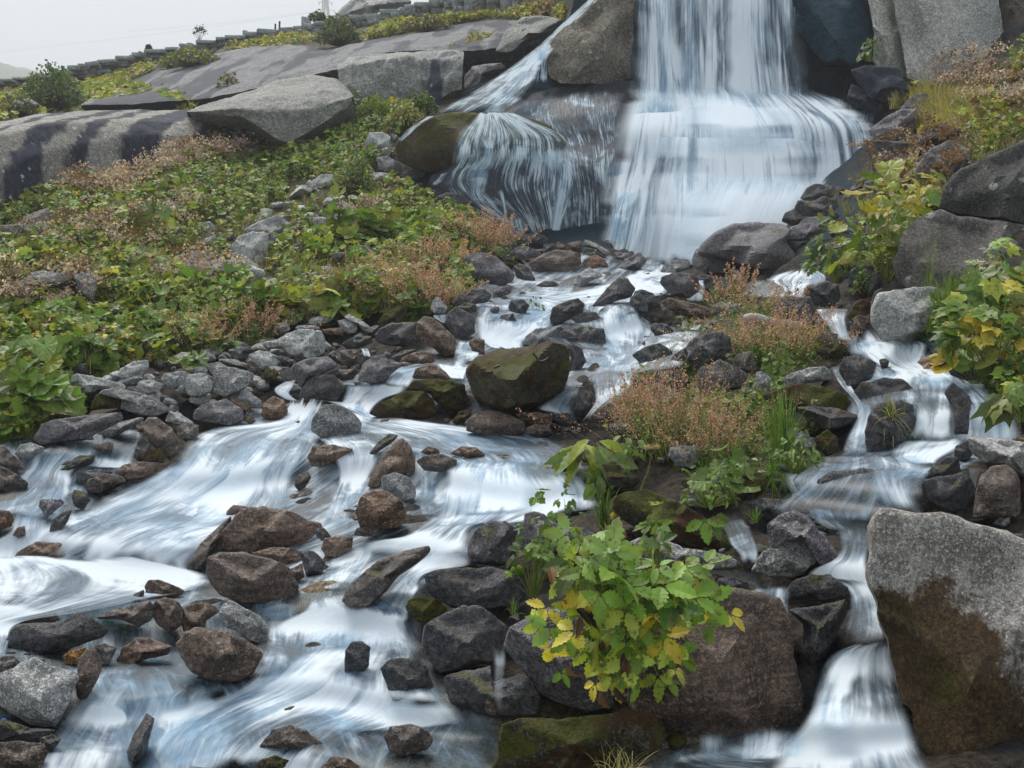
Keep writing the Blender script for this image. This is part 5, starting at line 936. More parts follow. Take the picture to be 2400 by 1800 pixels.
# right side of the head of the chute, joining the shallow pool
ribbon(W, 'E', [(30,1010,180,1010,.9),(0,1060,480,1060,.9),(60,1110,900,1120,.75),(160,1170,1300,1180,.5),(250,1240,1430,1240,.4),(520,1300,1440,1290,.45),(640,1370,1440,1350,.45)], ends=(.08,.06), M=50, bulge=.01)
ribbon(W, 'E', [(420,1080,780,1080,.5),(480,1140,1000,1140,.75),(560,1210,1250,1200,.65),(800,1290,1350,1290,.5)], ends=(.2,.2), soft=.3, lift=.017, M=30, bulge=.01)
ribbon(W, 'E', [(-60,1100,200,1110,.8),(-160,1160,180,1180,.85),(-120,1240,290,1230,.7),(-40,1340,260,1300,.75),(-20,1430,190,1420,.85),(-60,1540,160,1500,.9),(-100,1660,90,1640,.8),(-140,1740,80,1760,.8)], ends=(.08,.08), lift=.016, M=28)
# central fall
ribbon(W, 'E', [(720,1330,1400,1290,.35),(660,1400,1400,1360,.75),(640,1470,1440,1430,.85),(620,1560,1520,1520,.9),(590,1680,1560,1600,1.0),(560,1760,1300,1720,1.15)], bulge=.04, lift=.02, ends=(.06,.08), soft=.1, M=50)
ribbon(W, 'E', [(800,1360,1220,1340,.6),(740,1450,1260,1430,.95),(700,1560,1300,1530,1.0),(680,1680,1240,1660,1.2)], bulge=.04, lift=.03, ends=(.2,.15), soft=.3, M=34)
ribbon(W, 'E', [(480,1370,640,1390,.4),(490,1470,630,1480,.5),(500,1600,610,1620,.6),(500,1680,620,1680,.7)], lift=.015, ends=(.1,.1), soft=.2)
ribbon(W, 'E', [(1400,1370,1480,1360,.4),(1380,1450,1560,1440,.6),(1360,1560,1640,1530,.65),(1200,1680,1700,1640,.8)], lift=.02, ends=(.15,.15), soft=.25)
ribbon(W, 'H', [(580,30,1180,-20,1.0),(480,110,900,80,1.15),(380,160,830,170,1.25),(180,190,830,230,1.2),(60,260,820,330,1.0)], ends=(.1,.1), bulge=.02, M=34)
ribbon(W, 'H', [(560,230,840,280,1.2),(480,320,840,350,1.1),(400,420,560,400,1.0),(260,560,500,520,.9),(170,650,430,690,.95)], ends=(.1,.06), bulge=.05, lift=.018)
ribbon(W, 'H', [(-40,200,220,190,.6),(-100,300,230,280,.7),(-130,420,130,400,.8),(-120,500,40,500,1.0)], ends=(.1,.1), lift=.015)
# lower rapids
ribbon(W, 'G', [(2000,560,2400,520,.5),(1950,640,2640,640,.85),(1800,720,2640,720,.8),(1760,800,2660,820,.85),(1720,920,2690,920,.75),(1640,1060,2700,1060,.7),(1540,1150,2720,1170,.75),(1300,1260,2700,1290,.85),(1060,1400,2400,1420,.8),(940,1530,2200,1560,.75),(840,1700,2100,1720,.8)], bulge=.03, ends=(.05,.02), M=60, soft=.07)
ribbon(W, 'G', [(2050,680,2500,680,1.0),(1900,820,2560,830,.7),(1700,1000,2350,1010,.9),(1550,1130,2150,1170,.8),(1250,1260,1800,1320,.9),(1000,1420,1600,1480,.8),(920,1600,1500,1680,.8)], bulge=.04, lift=.02, ends=(.15,.03), soft=.3, M=34)
ribbon(W, 'G', [(2212,780,2580,760,.9),(2200,900,2560,880,.65),(2150,1060,2500,1000,.9),(2140,1180,2450,1130,1.0)], bulge=.04, lift=.025, ends=(.2,.2), soft=.3)
ribbon(W, 'H', [(230,940,590,930,.5),(240,1000,620,1010,.45),(260,1120,640,1130,.5),(260,1230,720,1230,.7)], bulge=.05, lift=.03, ends=(.15,.15), soft=.2)
ribbon(W, 'H', [(-400,1200,800,1230,1.0),(-400,1290,850,1300,1.2),(-300,1340,840,1370,1.05),(-300,1420,500,1430,.7)], lift=.02, ends=(.2,.3), soft=.2, M=40)
ribbon(W, 'H', [(250,1250,1150,1290,.22),(150,1380,1080,1390,.12),(0,1520,1040,1520,.15),(-100,1760,1000,1720,.2)], ends=(.15,.02), soft=.2, M=34, bulge=.0)
ribbon(W, 'H', [(1950,1560,2500,1480,.15),(1800,1640,2500,1600,.15),(1700,1760,2500,1740,.15)], ends=(.15,.02), soft=.2, M=20, bulge=.0)
# left lower: dark shallows and falls
ribbon(W, 'G', [(640,780,1150,800,.25),(640,900,1240,900,.2),(680,980,1240,1010,.22),(560,1120,1500,1100,.3),(500,1220,1400,1200,.45),(420,1330,1400,1290,.55),(330,1450,1340,1400,.6),(240,1560,1250,1560,.6),(140,1720,1200,1720,.65)], ends=(.08,.02), M=50, soft=.08)
ribbon(W, 'G', [(600,1210,760,1220,.6),(530,1280,860,1330,.85),(440,1400,850,1430,.75),(300,1540,840,1560,.75),(190,1700,820,1700,.75)], lift=.02, bulge=.05, ends=(.08,.02), soft=.2, M=30)
ribbon(W, 'G', [(1040,1220,1400,1170,.5),(1000,1300,1460,1240,.8),(970,1420,1460,1360,.75),(940,1560,1440,1500,.75),(900,1700,1400,1680,.75)], lift=.02, bulge=.05, ends=(.08,.02), soft=.2, M=30)
ribbon(W, 'G', [(1730,690,1830,700,.6),(1725,800,1850,810,.85),(1700,920,1880,940,1.05),(1600,1050,1900,1060,.9)], lift=.035, bulge=.06, ends=(.2,.2), soft=.3)
# white pool
ribbon(W, 'G', [(-260,280,900,290,.95),(-260,380,1330,400,1.3),(-260,470,1340,480,1.35),(-260,560,1000,560,1.2),(-260,640,600,640,1.05),(-260,720,130,720,.9),(-260,840,60,850,.8),(-260,960,30,960,.7)], lift=.035, ends=(.05,.1), soft=.07, M=50, bulge=.0, wob=.012)
ribbon(W, 'G', [(900,420,1360,400,.9),(880,500,1340,520,.55),(620,600,1300,600,.5),(560,680,980,700,.3),(640,740,1140,760,.2)], lift=.014, ends=(.15,.2), soft=.2, bulge=0)
ribbon(W, 'G', [(1300,540,1960,600,.4),(1250,600,1940,640,.35),(1250,700,1900,720,.3)], lift=.014, ends=(.2,.2), soft=.2, bulge=0)
# left side stream
ribbon(W, 'D', [(720,1120,940,1130,.5),(660,1200,920,1200,.65),(590,1290,880,1300,.75),(560,1350,840,1370,.9),(330,1380,740,1370,.6)], lift=.016, ends=(.1,.15), M=26)
ribbon(W, 'D', [(320,1230,600,1210,.5),(210,1290,600,1300,.55),(180,1370,480,1400,.8),(120,1420,480,1480,.8),(60,1500,460,1560,.85),(-60,1560,440,1640,.8),(-60,1660,330,1700,.7)], lift=.022, ends=(.08,.1), M=30)
ribbon(W, 'G', [(100,-20,330,-20,.7),(70,60,320,60,.7),(40,130,320,140,.8),(-80,200,420,200,.8),(-160,300,520,310,1.0)], lift=.016, ends=(.1,.1), M=28)
ribbon(W, 'D', [(480,1390,720,1400,.45),(440,1470,620,1480,.6),(420,1540,560,1560,.6)], lift=.012, ends=(.1,.2))
# right-hand stream
ribbon(W, 'L', [(1130,500,1700,500,.3),(1060,560,1560,600,.35),(1000,640,1440,660,.4)], lift=.012, ends=(.2,.2), soft=.2)
ribbon(W, 'L', [(1560,400,1660,400,.5),(1380,440,1780,450,.6),(1270,500,1800,510,.6),(1400,570,1640,560,.85),(1430,640,1610,660,.9)], lift=.02, ends=(.1,.1), bulge=.04)
ribbon(W, 'L', [(1560,395,1640,395,.4),(1640,440,1760,440,.6),(1660,500,1800,500,.5),(1620,560,1720,570,.4)], lift=.025, ends=(.1,.15), bulge=.04)
ribbon(W, 'L', [(950,410,1040,410,.5),(980,450,1060,450,.6),(1000,490,1070,500,.4)], lift=.012, ends=(.1,.2))
ribbon(W, 'L', [(610,500,740,500,.5),(590,580,750,570,.7),(570,640,740,650,.9),(570,690,720,700,.9)], lift=.03, ends=(.1,.1), bulge=.04)
ribbon(W, 'L', [(380,540,460,560,.4),(390,600,450,640,.5)], lift=.03, ends=(.2,.1))
ribbon(W, 'L', [(500,800,560,810,.5),(540,870,590,880,.4),(550,940,600,940,.3)], lift=.02, ends=(.1,.2))
ribbon(W, 'L', [(640,890,720,880,.5),(610,930,690,940,.6)], lift=.012, ends=(.2,.2))
ribbon(W, 'F', [(860,345,1080,340,.5),(880,380,1065,380,.65),(930,440,1060,440,.6),(970,520,1090,530,.6),(1020,560,1120,550,.5)], lift=.03, ends=(.04,.1), soft=.1)
ribbon(W, 'F', [(1080,550,1420,545,.35),(1060,590,1600,560,.4),(1080,620,1600,640,.6),(1200,690,1600,700,.75),(1260,760,1740,770,.9),(1180,800,1830,830,.8),(1120,860,1860,890,.5)], lift=.022, ends=(.06,.1), M=44, soft=.1)
ribbon(W, 'F', [(1340,590,1540,590,.6),(1340,650,1530,660,.65),(1350,690,1500,690,.6)], lift=.02, ends=(.15,.2))
ribbon(W, 'F', [(1180,780,1400,780,.7),(1130,830,1540,860,.5),(1090,890,1560,930,.4),(1140,960,1540,980,.3),(1180,1060,1500,1070,.2)], lift=.045, bulge=.05, ends=(.06,.15), M=30)
ribbon(W, 'F', [(1500,780,1760,780,.9),(1520,850,1760,840,.8),(1520,930,1750,940,.6),(1510,970,1750,970,.5),(1500,1060,1750,1060,.75),(1480,1190,1750,1190,.8)], lift=.035, bulge=.04, ends=(.08,.08), M=28)
ribbon(W, 'F', [(1700,760,1880,820,.7),(1780,830,1960,880,.65),(1850,920,2060,960,.4),(1860,980,2120,1000,.45),(1860,1080,2150,1090,.5),(1850,1170,2180,1150,.55)], lift=.03, bulge=.04, ends=(.1,.1), M=28)
ribbon(W, 'F', [(950,700,1060,720,.5),(990,790,1080,810,.6),(1040,860,1120,880,.8),(1110,940,1200,950,.6),(1130,1020,1230,1030,.5),(1080,1140,1210,1150,.55),(1020,1290,1210,1300,.6)], lift=.03, ends=(.1,.08), bulge=.03)
ribbon(W, 'F', [(1400,1190,1850,1180,.6),(1350,1230,1800,1240,.8),(1340,1300,1680,1310,.85),(1440,1350,1640,1350,.9)], lift=.03, ends=(.1,.15), bulge=.05)
ribbon(W, 'F', [(900,1300,1560,1290,.6),(860,1360,1640,1370,.55),(800,1430,1580,1450,.32),(680,1540,1590,1560,.3),(600,1600,1600,1650,.3),(560,1680,1560,1740,.28)], lift=.045, bulge=.03, ends=(.06,.1), M=44, soft=.1)
ribbon(W, 'F', [(1160,1380,1520,1370,.6),(1180,1460,1540,1470,.7),(1240,1560,1560,1580,.65),(1300,1640,1600,1660,.5)], lift=.055, bulge=.04, ends=(.15,.15), M=28, soft=.3)
ribbon(W, 'F', [(1850,1370,1940,1380,.5),(1860,1460,1910,1460,.4),(1850,1600,1890,1600,.3)], lift=.03, ends=(.1,.2))
ribbon(W, 'F', [(1640,1340,1760,1310,.6),(1800,1340,1900,1360,.6)], lift=.02, ends=(.2,.2))
ribbon(W, 'N', [(1700,180,1950,160,.15),(1800,300,2050,300,.3),(1880,460,2100,430,.35),(1960,560,2130,530,.4),(1990,640,2120,620,.35)], lift=.03, ends=(.15,.1), M=24)
ribbon(W, 'I', [(0,360,700,380,.12),(180,400,720,430,.15),(430,470,690,460,.25),(470,520,690,510,.3)], lift=.012, ends=(.2,.1), M=24, bulge=0)
ribbon(W, 'I', [(780,-40,960,-20,.4),(860,60,1010,60,.5),(960,120,1080,120,.3)], lift=.04, ends=(.1,.2))
ribbon(W, 'I', [(940,-20,1240,-20,.3),(980,90,1220,90,.45),(1010,200,1220,190,.75),(980,300,1200,280,1.0),(840,370,1220,370,.95),(820,420,1240,430,.9),(1000,460,1250,480,.85),(1080,560,1280,560,.75),(1060,700,1320,700,.6),(1020,800,1340,790,.5),(960,880,1340,850,.5)], lift=.02, ends=(.03,.08), M=34)
ribbon(W, 'I', [(1100,860,1360,830,.6),(980,910,1360,900,.75),(900,1000,1380,1000,.8),(850,1150,1420,1150,.75),(820,1280,1460,1270,.8),(740,1400,1500,1400,.95),(620,1520,1540,1500,1.05),(540,1680,1640,1680,.95)], lift=.03, bulge=.05, ends=(.05,.02), M=44)
ribbon(W, 'I', [(1000,900,1200,880,.8),(900,1060,1150,1060,.9),(840,1250,1100,1250,.95),(760,1420,1150,1430,1.1)], lift=.045, bulge=.05, ends=(.1,.1), soft=.3)
ribbon(W, 'I', [(460,480,700,480,.35),(440,560,700,560,.4),(430,680,690,700,.12)], lift=.06, ends=(.1,.4), M=34, bulge=.02)
ribbon(W, 'I', [(60,1425,820,1370,.1),(60,1480,830,1430,.4),(60,1560,820,1520,.45),(60,1640,800,1600,.6)], lift=.10, ends=(.35,.25), M=40)
ribbon(W, 'I', [(-60,1540,400,1480,.35),(-60,1620,700,1560,.9),(100,1700,1500,1600,1.1),(100,1800,1600,1750,1.0)], lift=.02, ends=(.15,.02), M=40, bulge=0)
ribbon(W, 'H', [(970,840,1070,850,.5),(970,940,1070,950,.45),(975,1050,1060,1050,.4),(980,1150,1060,1150,.3),(1000,1290,1060,1300,.2)], lift=.10, ends=(.15,.3), M=18, soft=.4)
flush_sheets({W: WATER, FA: FALL, VE: VEIL}, {})
# ---------------------------------------------------------------- leaves
def t_ovate(n=8, w=.33, serr=.0, fold=.25, droop=.25, pw=.8):
    t = np.linspace(0, 1, n); hw = w * np.sin(np.pi * t ** pw) ** .8; hw[0] = hw[-1] = .01
    k = np.ones(n); k[1:-1:2] += serr; k[2:-1:2] -= serr * .6; hw = hw * k
    z = -droop * t ** 2
    v = np.concatenate([np.c_[-hw, t + serr * .12 * (k > 1), z + fold * hw], np.c_[0 * t, t, z], np.c_[hw, t + serr * .12 * (k > 1), z + fold * hw]])
    f = []
    for i in range(n - 1):
        for a, b_ in ((0, n), (n, 2 * n)): f += [(a + i, b_ + i, b_ + i + 1), (a + i, b_ + i + 1, a + i + 1)]
    return v, np.array(f)
def merge(parts):
    V = []; F = []; n = 0
    for v, f in parts: V.append(v); F.append(f + n); n += len(v)
    return np.concatenate(V), np.concatenate(F)
def rotz(v, a, s=1, off=(0, 0, 0)):
    c, q = math.cos(a), math.sin(a); return np.c_[(v[:, 0] * c - v[:, 1] * q) * s + off[0], (v[:, 0] * q + v[:, 1] * c) * s + off[1], v[:, 2] * s + off[2]]
def t_round(n=17, wav=.08, cup=.22, cor=.05):
    th = np.linspace(-2.75, 2.75, n); v = [(0, 0, 0)]
    for r in (.55, 1.0):
        for k, a in enumerate(th):
            rr = r * (1 + (wav * (1 if k % 2 else -1) + .06 * math.sin(a * 3)) * (r > .9)); v.append((rr * math.sin(a) * .95, rr * math.cos(a) + .15, cup * r * r + cor * (1 if k % 2 else -1) * r - .25 * (r > .9) * .3))
    f = []
    for i in range(n - 1):
        f += [(0, 1 + i + 1, 1 + i), (1 + i, 2 + i, 1 + n + i + 1), (1 + i, 1 + n + i + 1, 1 + n + i)]
    return np.array(v, float), np.array(f)
def t_tri(n=8, serr=.3, w=.34, gap=.0, pw=.8):
    o = t_ovate(n, w, serr, .22, .28, pw); return merge([(rotz(o[0], a, s, (-gap * math.sin(a), gap * math.cos(a), 0)), o[1]) for a, s in ((0, 1), (1.25, .88), (-1.25, .88))])
def t_lobed():
    o = t_ovate(6, .3, .25, .15, .2, .7); return merge([(rotz(o[0], a, s), o[1]) for a, s in ((0, 1), (.8, .9), (-.8, .9), (1.7, .65), (-1.7, .65))])
OV = t_ovate(6, .3); OVS = t_ovate(10, .34, .22); RD = t_round(); RDs = t_round(11); TRI = t_tri(); TRIs = t_tri(5, .2); LOB = t_lobed(); DOCK = t_ovate(12, .2, .12, .35, .45, .9)
QUAD = (np.array([(-.5, 0, 0), (.5, 0, 0), (.35, 1, .1), (-.35, 1, .1)], float), np.array([(0, 1, 2), (0, 2, 3)]))
def put(g, tm, pos, nrm, head, size, col):
    """copies of a template: positions, facing normals, heading directions, sizes, colours"""
    V, F = tm; pos = np.asarray(pos, float).reshape(-1, 3); N = len(pos)
    if N == 0: return
    nrm = np.broadcast_to(nrm, (N, 3)).astype(float); nrm = nrm / (np.linalg.norm(nrm, axis=1)[:, None] + 1e-9)
    head = np.broadcast_to(head, (N, 3)).astype(float); y = head - (head * nrm).sum(1)[:, None] * nrm; y /= (np.linalg.norm(y, axis=1)[:, None] + 1e-9)
    x = np.cross(y, nrm); s = np.broadcast_to(size, (N,))[:, None, None]
    r2 = (V[:, :2] ** 2).sum(1)[None, :, None]; cu = rng.normal(size=(N, 1, 1)) * .22; wx = rng.uniform(.75, 1.15, (N, 1, 1)); tw = rng.normal(size=(N, 1, 1)) * .3
    P = pos[:, None] + s * (V[None, :, 0:1] * wx * x[:, None] + V[None, :, 1:2] * y[:, None] + (V[None, :, 2:3] + cu * r2 + tw * V[None, :, 0:1] * V[None, :, 1:2]) * nrm[:, None])
    C = np.repeat(np.broadcast_to(col, (N, 3))[:, None], len(V), 1) * (1 + rng.uniform(-.40, .15, (N, 1, 1)) * np.clip(r2, 0, 1.2) * [.45, 1, 1.1])
    g.add(P.reshape(-1, 3), (F[None] + (np.arange(N) * len(V))[:, None, None]).reshape(-1, 3), C.reshape(-1, 3))
def rdir(n, up=1.0, cam_=.4, j=.5):
    v = rng.normal(size=(n, 3)) * j; v[:, 2] += up; v[:, 1] -= cam_; return v
def rhead(n):
    a = rng.uniform(0, 2 * np.pi, n); return np.c_[np.cos(a), np.sin(a), rng.uniform(-.3, .2, n)]
def tubes(g, P0, P1, P2, r, col):
    """thin stems: two-segment three-sided prisms"""
    P0, P1, P2 = [np.asarray(p, float).reshape(-1, 3) for p in (P0, P1, P2)]; N = len(P0)
    if N == 0: return
    r = np.broadcast_to(r, (N,)); a = np.array([0, 2.094, 4.189]); ring = np.c_[np.cos(a), np.sin(a), 0 * a]
    V = np.stack([P0[:, None] + ring * r[:, None, None], P1[:, None] + ring * (.8 * r)[:, None, None], P2[:, None] + ring * (.35 * r)[:, None, None]], 1).reshape(N, 9, 3)
    f = []
    for k in (0, 3):
        for i in range(3): j = (i + 1) % 3; f += [(k + i, k + j, k + 3 + j), (k + i, k + 3 + j, k + 3 + i)]
    f = np.array(f); g.add(V.reshape(-1, 3), (f[None] + (np.arange(N) * 9)[:, None, None]).reshape(-1, 3), np.repeat(np.broadcast_to(col, (N, 3))[:, None], 9, 1).reshape(-1, 3))
def blades(g, base, tip, sag, w, col, seg=5):
    """grass blades arching from base to tip"""
    base = np.asarray(base).reshape(-1, 3); tip = np.asarray(tip).reshape(-1, 3); N = len(base); t = np.linspace(0, 1, seg)
    d = tip - base; side = np.cross(d, np.array([0, .3, 1.0])); side /= np.linalg.norm(side, axis=1)[:, None] + 1e-9
    th = rng.uniform(0, np.pi, N); side2 = np.cross(d, side); side2 /= np.linalg.norm(side2, axis=1)[:, None] + 1e-9; side = side * np.cos(th)[:, None] * 1 + side2 * np.sin(th)[:, None] * .7
    C = base[:, None] + d[:, None] * (t ** 1.0)[None, :, None]; C[:, :, 2] += (np.asarray(sag).reshape(-1, 1) * (np.sin(np.pi * t * .85) ))[:, :]
    ww = (np.asarray(w).reshape(-1, 1) * (1 - t ** 2)[None] * .5 + 1e-4)[..., None]
    V = np.stack([C - side[:, None] * ww, C + side[:, None] * ww], 2).reshape(N, seg * 2, 3)
    f = []
    for i in range(seg - 1): f += [(2*i, 2*i+1, 2*i+3), (2*i, 2*i+3, 2*i+2)]
    f = np.array(f); g.add(V.reshape(-1, 3), (f[None] + (np.arange(N) * seg * 2)[:, None, None]).reshape(-1, 3), np.repeat(np.broadcast_to(col, (N, 3))[:, None], seg * 2, 1).reshape(-1, 3))
PAL = {'g': (.13,.225,.03), 'd': (.05,.10,.018), 'y': (.28,.33,.045), 'Y': (.46,.39,.05), 'b': (.17,.095,.045), 'o': (.21,.21,.05), 's': (.16,.25,.065), 'p': (.44,.34,.32), 'r': (.56,.33,.26), 'k': (.06,.035,.03), 't': (.40,.32,.16), 'w': (.55,.57,.46), 'm': (.12,.15,.08)}
def cols(n, mix, j=.25):
    ks = list(mix); p = np.array([mix[k] for k in ks], float); p /= p.sum(); c = np.array([PAL[k] for k in ks])[rng.choice(len(ks), n, p=p)]
    return c * (1 + rng.normal(size=(n, 1)) * j).clip(.5, 1.6)
def inside(poly, n):
    p = np.array(poly, float); out = np.zeros((0, 2))
    while len(out) < n:
        q = rng.uniform(p.min(0), p.max(0), (n * 2, 2)); out = np.vstack([out, q[inpoly(q[:, 0], q[:, 1], poly)]])
    return out[:n]
# keep plants off the larger rocks
KEEP = []
def field(polys, n, kinds, hmax, size, g, rock_polys=()):
    """mixed leafy ground cover; kinds vary from patch to patch"""
    for poly in polys:
        q = inside(poly, n); B = ground(q[:, 0], q[:, 1])
        ok = np.ones(len(q), bool)
        for rp in RPOLY: ok &= ~(inpoly(q[:, 0], q[:, 1], rp) | inpoly(q[:, 0], q[:, 1] - 16, rp))
        ok |= rng.random(len(q)) < .03
        v = pnoise(B, .55, 4, 3) ; v2 = pnoise(B, 1.7, 8, 2)
        h = rng.random(len(q)) ** 1.3 * hmax * (1 + .8 * v2); P = B.copy(); P[:, 2] += np.maximum(h, .01)
        for lo, hi, tm, mix, sz in kinds:
            m = (v + .12 * rng.normal(size=len(v)) >= lo) & (v + .0 < hi) & ok
            k = int(m.sum())
            if k: put(g, tm, P[m], rdir(k), rhead(k), size * sz * rng.uniform(.6, 1.3, k), cols(k, mix))
def tufts(g, poly, n, h, w, mix, nb=14):
    q = inside(poly, n); B = ground(q[:, 0], q[:, 1]); base = np.repeat(B, nb, 0) + rng.normal(size=(n * nb, 3)) * [h * .1, h * .1, 0]
    a = rng.uniform(0, 6.28, n * nb); hh = h * rng.uniform(.5, 1.1, n * nb); tip = base + np.c_[np.cos(a) * hh * .6, np.sin(a) * hh * .6, hh * rng.uniform(.5, 1, n * nb)]
    blades(g, base - [0, 0, .02], tip, hh * .2, w, cols(n * nb, mix), 4)
def heads(g, gs, poly, n, h, mix=('p', 'b'), rad=.07):
    """faded mauve flower heads on tall stalks"""
    q = inside(poly, n); B = ground(q[:, 0], q[:, 1]); hh = h * rng.uniform(.6, 1.2, n); tip = B + np.c_[rng.normal(size=n) * .06, rng.normal(size=n) * .06, hh]
    tubes(gs, B, (B + tip) / 2 + rng.normal(size=(n, 3)) * .015, tip, .004, cols(n, {'b': 1, 'k': 1}))
    m = 40; a = np.repeat(tip, m, 0) + rng.normal(size=(n * m, 3)) * [rad, rad, rad * .45]
    cc = np.repeat(cols(n, {mix[0]: 3, mix[1]: 1}), m, 0) * rng.uniform(.6, 1.4, (n * m, 1))
    put(g, QUAD, a, rdir(n * m, .6, .6, 1), rhead(n * m), rng.uniform(.014, .034, n * m) * (1.0 + 0 * cc[:, 0]), cc)

# --- ground cover, too dense to count
G1 = Geo(); SL = VEG['slope']
field([SL], 21000, [(-9, -.12, TRIs, {'d': 1.5, 'g': 4, 's': 2, 'y': 2.5}, 1.0), (-.25, .18, RDs, {'g': 3, 'y': 3, 's': 3, 'Y': .5, 'o': 2}, .85), (.02, .45, OV, {'y': 4, 'o': 3, 'b': 1.5, 'Y': 1, 'g': 2}, 1.1), (.25, 9, LOB, {'g': 3, 'y': 4, 'o': 2}, .9)], .22, .068, G1)
field([SL], 9000, [(-9, 9, OV, {'b': 3, 'o': 3, 'y': 2, 'd': 3, 't': 1}, 1.0)], .24, .055, G1)
field([[(0,620),(560,640),(640,790),(560,840),(270,860),(190,960),(60,1040),(-100,1060),(-100,620)]], 9000, [(-9, -.1, RD, {'g': 4, 'y': 2, 's': 3}, 1.1), (-.1, 9, TRIs, {'g': 4, 'd': 1, 'y': 3}, 1.1), (.1, 9, RDs, {'Y': 1, 'y': 3, 'o': 2, 'b': 1}, .8)], .26, .062, G1)
field([[(630,520),(1000,470),(1130,540),(1080,640),(960,640),(760,620),(640,600)]], 6000, [(-9, -.05, RD, {'g': 3, 'y': 4, 's': 3}, 1.1), (-.1, 9, TRIs, {'g': 4, 'y': 4, 'Y': .4, 'b': .6}, 1.0)], .24, .066, G1)
field([[(470,330),(800,260),(1000,250),(900,400),(600,520),(440,440)]], 6000, [(-9, 9, TRIs, {'g': 5, 'd': 2, 'y': 3, 's': 1, 'b': .5}, 1.0)], .22, .066, G1)
field([[(-60,500),(60,490),(180,450),(330,420),(470,385),(600,350),(700,325),(820,262),(830,300),(700,360),(600,395),(470,425),(330,460),(180,500),(-60,545)]], 3600, [(-9, 9, OV, {'g': 3, 'y': 3, 'o': 3, 'b': 1}, 1.1)], .14, .075, G1)
tufts(G1, SL, 700, .24, .007, {'o': 3, 'g': 3, 't': 2, 'b': 2, 'r': 1}); tufts(G1, [(600,610),(960,640),(1060,700),(950,770),(700,740)], 110, .28, .007, {'t': 2, 'o': 2, 'g': 2})
G1.build('hillside_plants', LEAF); tag(bpy.data.objects['hillside_plants'], kind='stuff')
G2 = Geo(); G2s = Geo()
heads(G2, G2s, [(140,440),(300,425),(410,372),(560,345),(680,325),(640,380),(480,410),(300,470),(150,490)], 190, .30)
heads(G2, G2s, [(0,690),(160,670),(230,700),(200,760),(100,790),(0,760)], 70, .35); heads(G2, G2s, [(0,560),(300,480),(500,520),(330,640),(100,620)], 60, .35)
heads(G2, G2s, [(400,640),(520,640),(560,700),(380,720)], 26, .3); heads(G2, G2s, [(700,480),(900,480),(980,520),(760,560)], 16, .3)
heads(G2, G2s, [(2060,400),(2230,330),(2290,400),(2220,480),(2060,460)], 40, .38, ('b', 'p')); heads(G2, G2s, [(2180,190),(2400,240),(2400,320),(2200,240)], 40, .4); heads(G2, G2s, [(1980,430),(2050,400),(2060,440)], 8, .4, ('b', 'p'))
heads(G2, G2s, [(2130,180),(2340,175),(2360,215),(2150,205)], 26, .4)
G2.v += G2s.v; G2.c += G2s.c; G2.f += [f + G2.n for f in G2s.f]; G2.n += G2s.n
tag(G2.build('faded_flower_heads', FLUFF), kind='stuff')
G3 = Geo()
field([VEG['ledge']], 5000, [(-9, 0, OV, {'o': 3, 'y': 2, 'm': 3}, .9), (-.1, 9, RDs, {'y': 5, 'Y': 2, 'g': 1}, .8)], .16, .08, G3)
field([[(215,205),(330,215),(430,238),(420,256),(230,256),(200,235)]], 2600, [(-9, 9, RDs, {'y': 5, 'Y': 2, 'g': 2}, .9)], .2, .09, G3)
tufts(G3, VEG['ledge'], 160, .25, .012, {'o': 2, 't': 2, 'g': 1})
for pl, n in (([(190,190),(300,160),(365,150),(360,165),(280,200),(210,215)], 1800), ([(845,90),(900,60),(1250,20),(1330,30),(1320,50),(1150,40),(1000,62),(860,95)], 3600), ([(1080,120),(1150,90),(1230,110),(1200,140),(1130,170),(1085,160)], 2000), ([(520,115),(700,80),(760,95),(640,112),(540,120)], 700), ([(600,215),(700,190),(760,178),(700,205),(620,228),(560,240)], 700), ([(0,225),(60,215),(90,235),(0,250)], 600)):
    field([pl], n, [(-9, 0, OV, {'o': 3, 'y': 3, 't': 1.5, 'm': 1}, .9), (-.1, 9, RDs, {'y': 5, 'Y': 3, 'g': 1, 'b': 1}, .7)], .16, .085, G3); tufts(G3, pl, 40, .22, .012, {'t': 3, 'o': 2})
tag(G3.build('ledge_plants', LEAF), kind='stuff')
G4 = Geo()
field([VEG['right']], 7500, [(-9, -.1, TRIs, {'g': 3, 'o': 2, 'y': 2}, .9), (-.15, .2, RDs, {'y': 3, 'Y': 2, 'o': 2, 'b': 2}, .8), (.1, 9, OV, {'t': 2, 'b': 2, 'o': 3, 'y': 1}, 1.0)], .22, .075, G4)
tufts(G4, [(2170,215),(2290,235),(2310,290),(2230,310),(2140,300),(2130,250)], 240, .3, .006, {'t': 3, 'Y': 1, 'o': 2}, 22); tufts(G4, VEG['right'], 120, .22, .006, {'t': 2, 'o': 2, 'g': 1})
field([[(2050,480),(2200,430),(2230,500),(2120,640),(1900,640),(1850,600),(1960,560)]], 2200, [(-9, 9, TRIs, {'g': 3, 'd': 3, 'y': 2, 'o': 2}, .9)], .15, .07, G4)
tag(G4.build('right_slope_plants', LEAF), kind='stuff')
G5 = Geo()
field([VEG['isle']], 2600, [(-9, 0, OV, {'g': 4, 'd': 3, 's': 1}, .8), (-.1, 9, RDs, {'g': 3, 'd': 2, 'y': 1}, .5)], .07, .045, G5)
field([VEG['bank']], 4200, [(-9, 0, LOB, {'g': 3, 'y': 3, 'Y': 1, 'd': 1}, .9), (-.1, 9, OV, {'g': 3, 'y': 2, 'd': 2, 'b': 1}, .8)], .22, .06, G5)
tufts(G5, VEG['isle'], 40, .15, .004, {'g': 3, 's': 1}); tufts(G5, VEG['bank'], 80, .2, .005, {'g': 3, 's': 1})
tag(G5.build('low_streamside_plants', LEAF), kind='stuff')

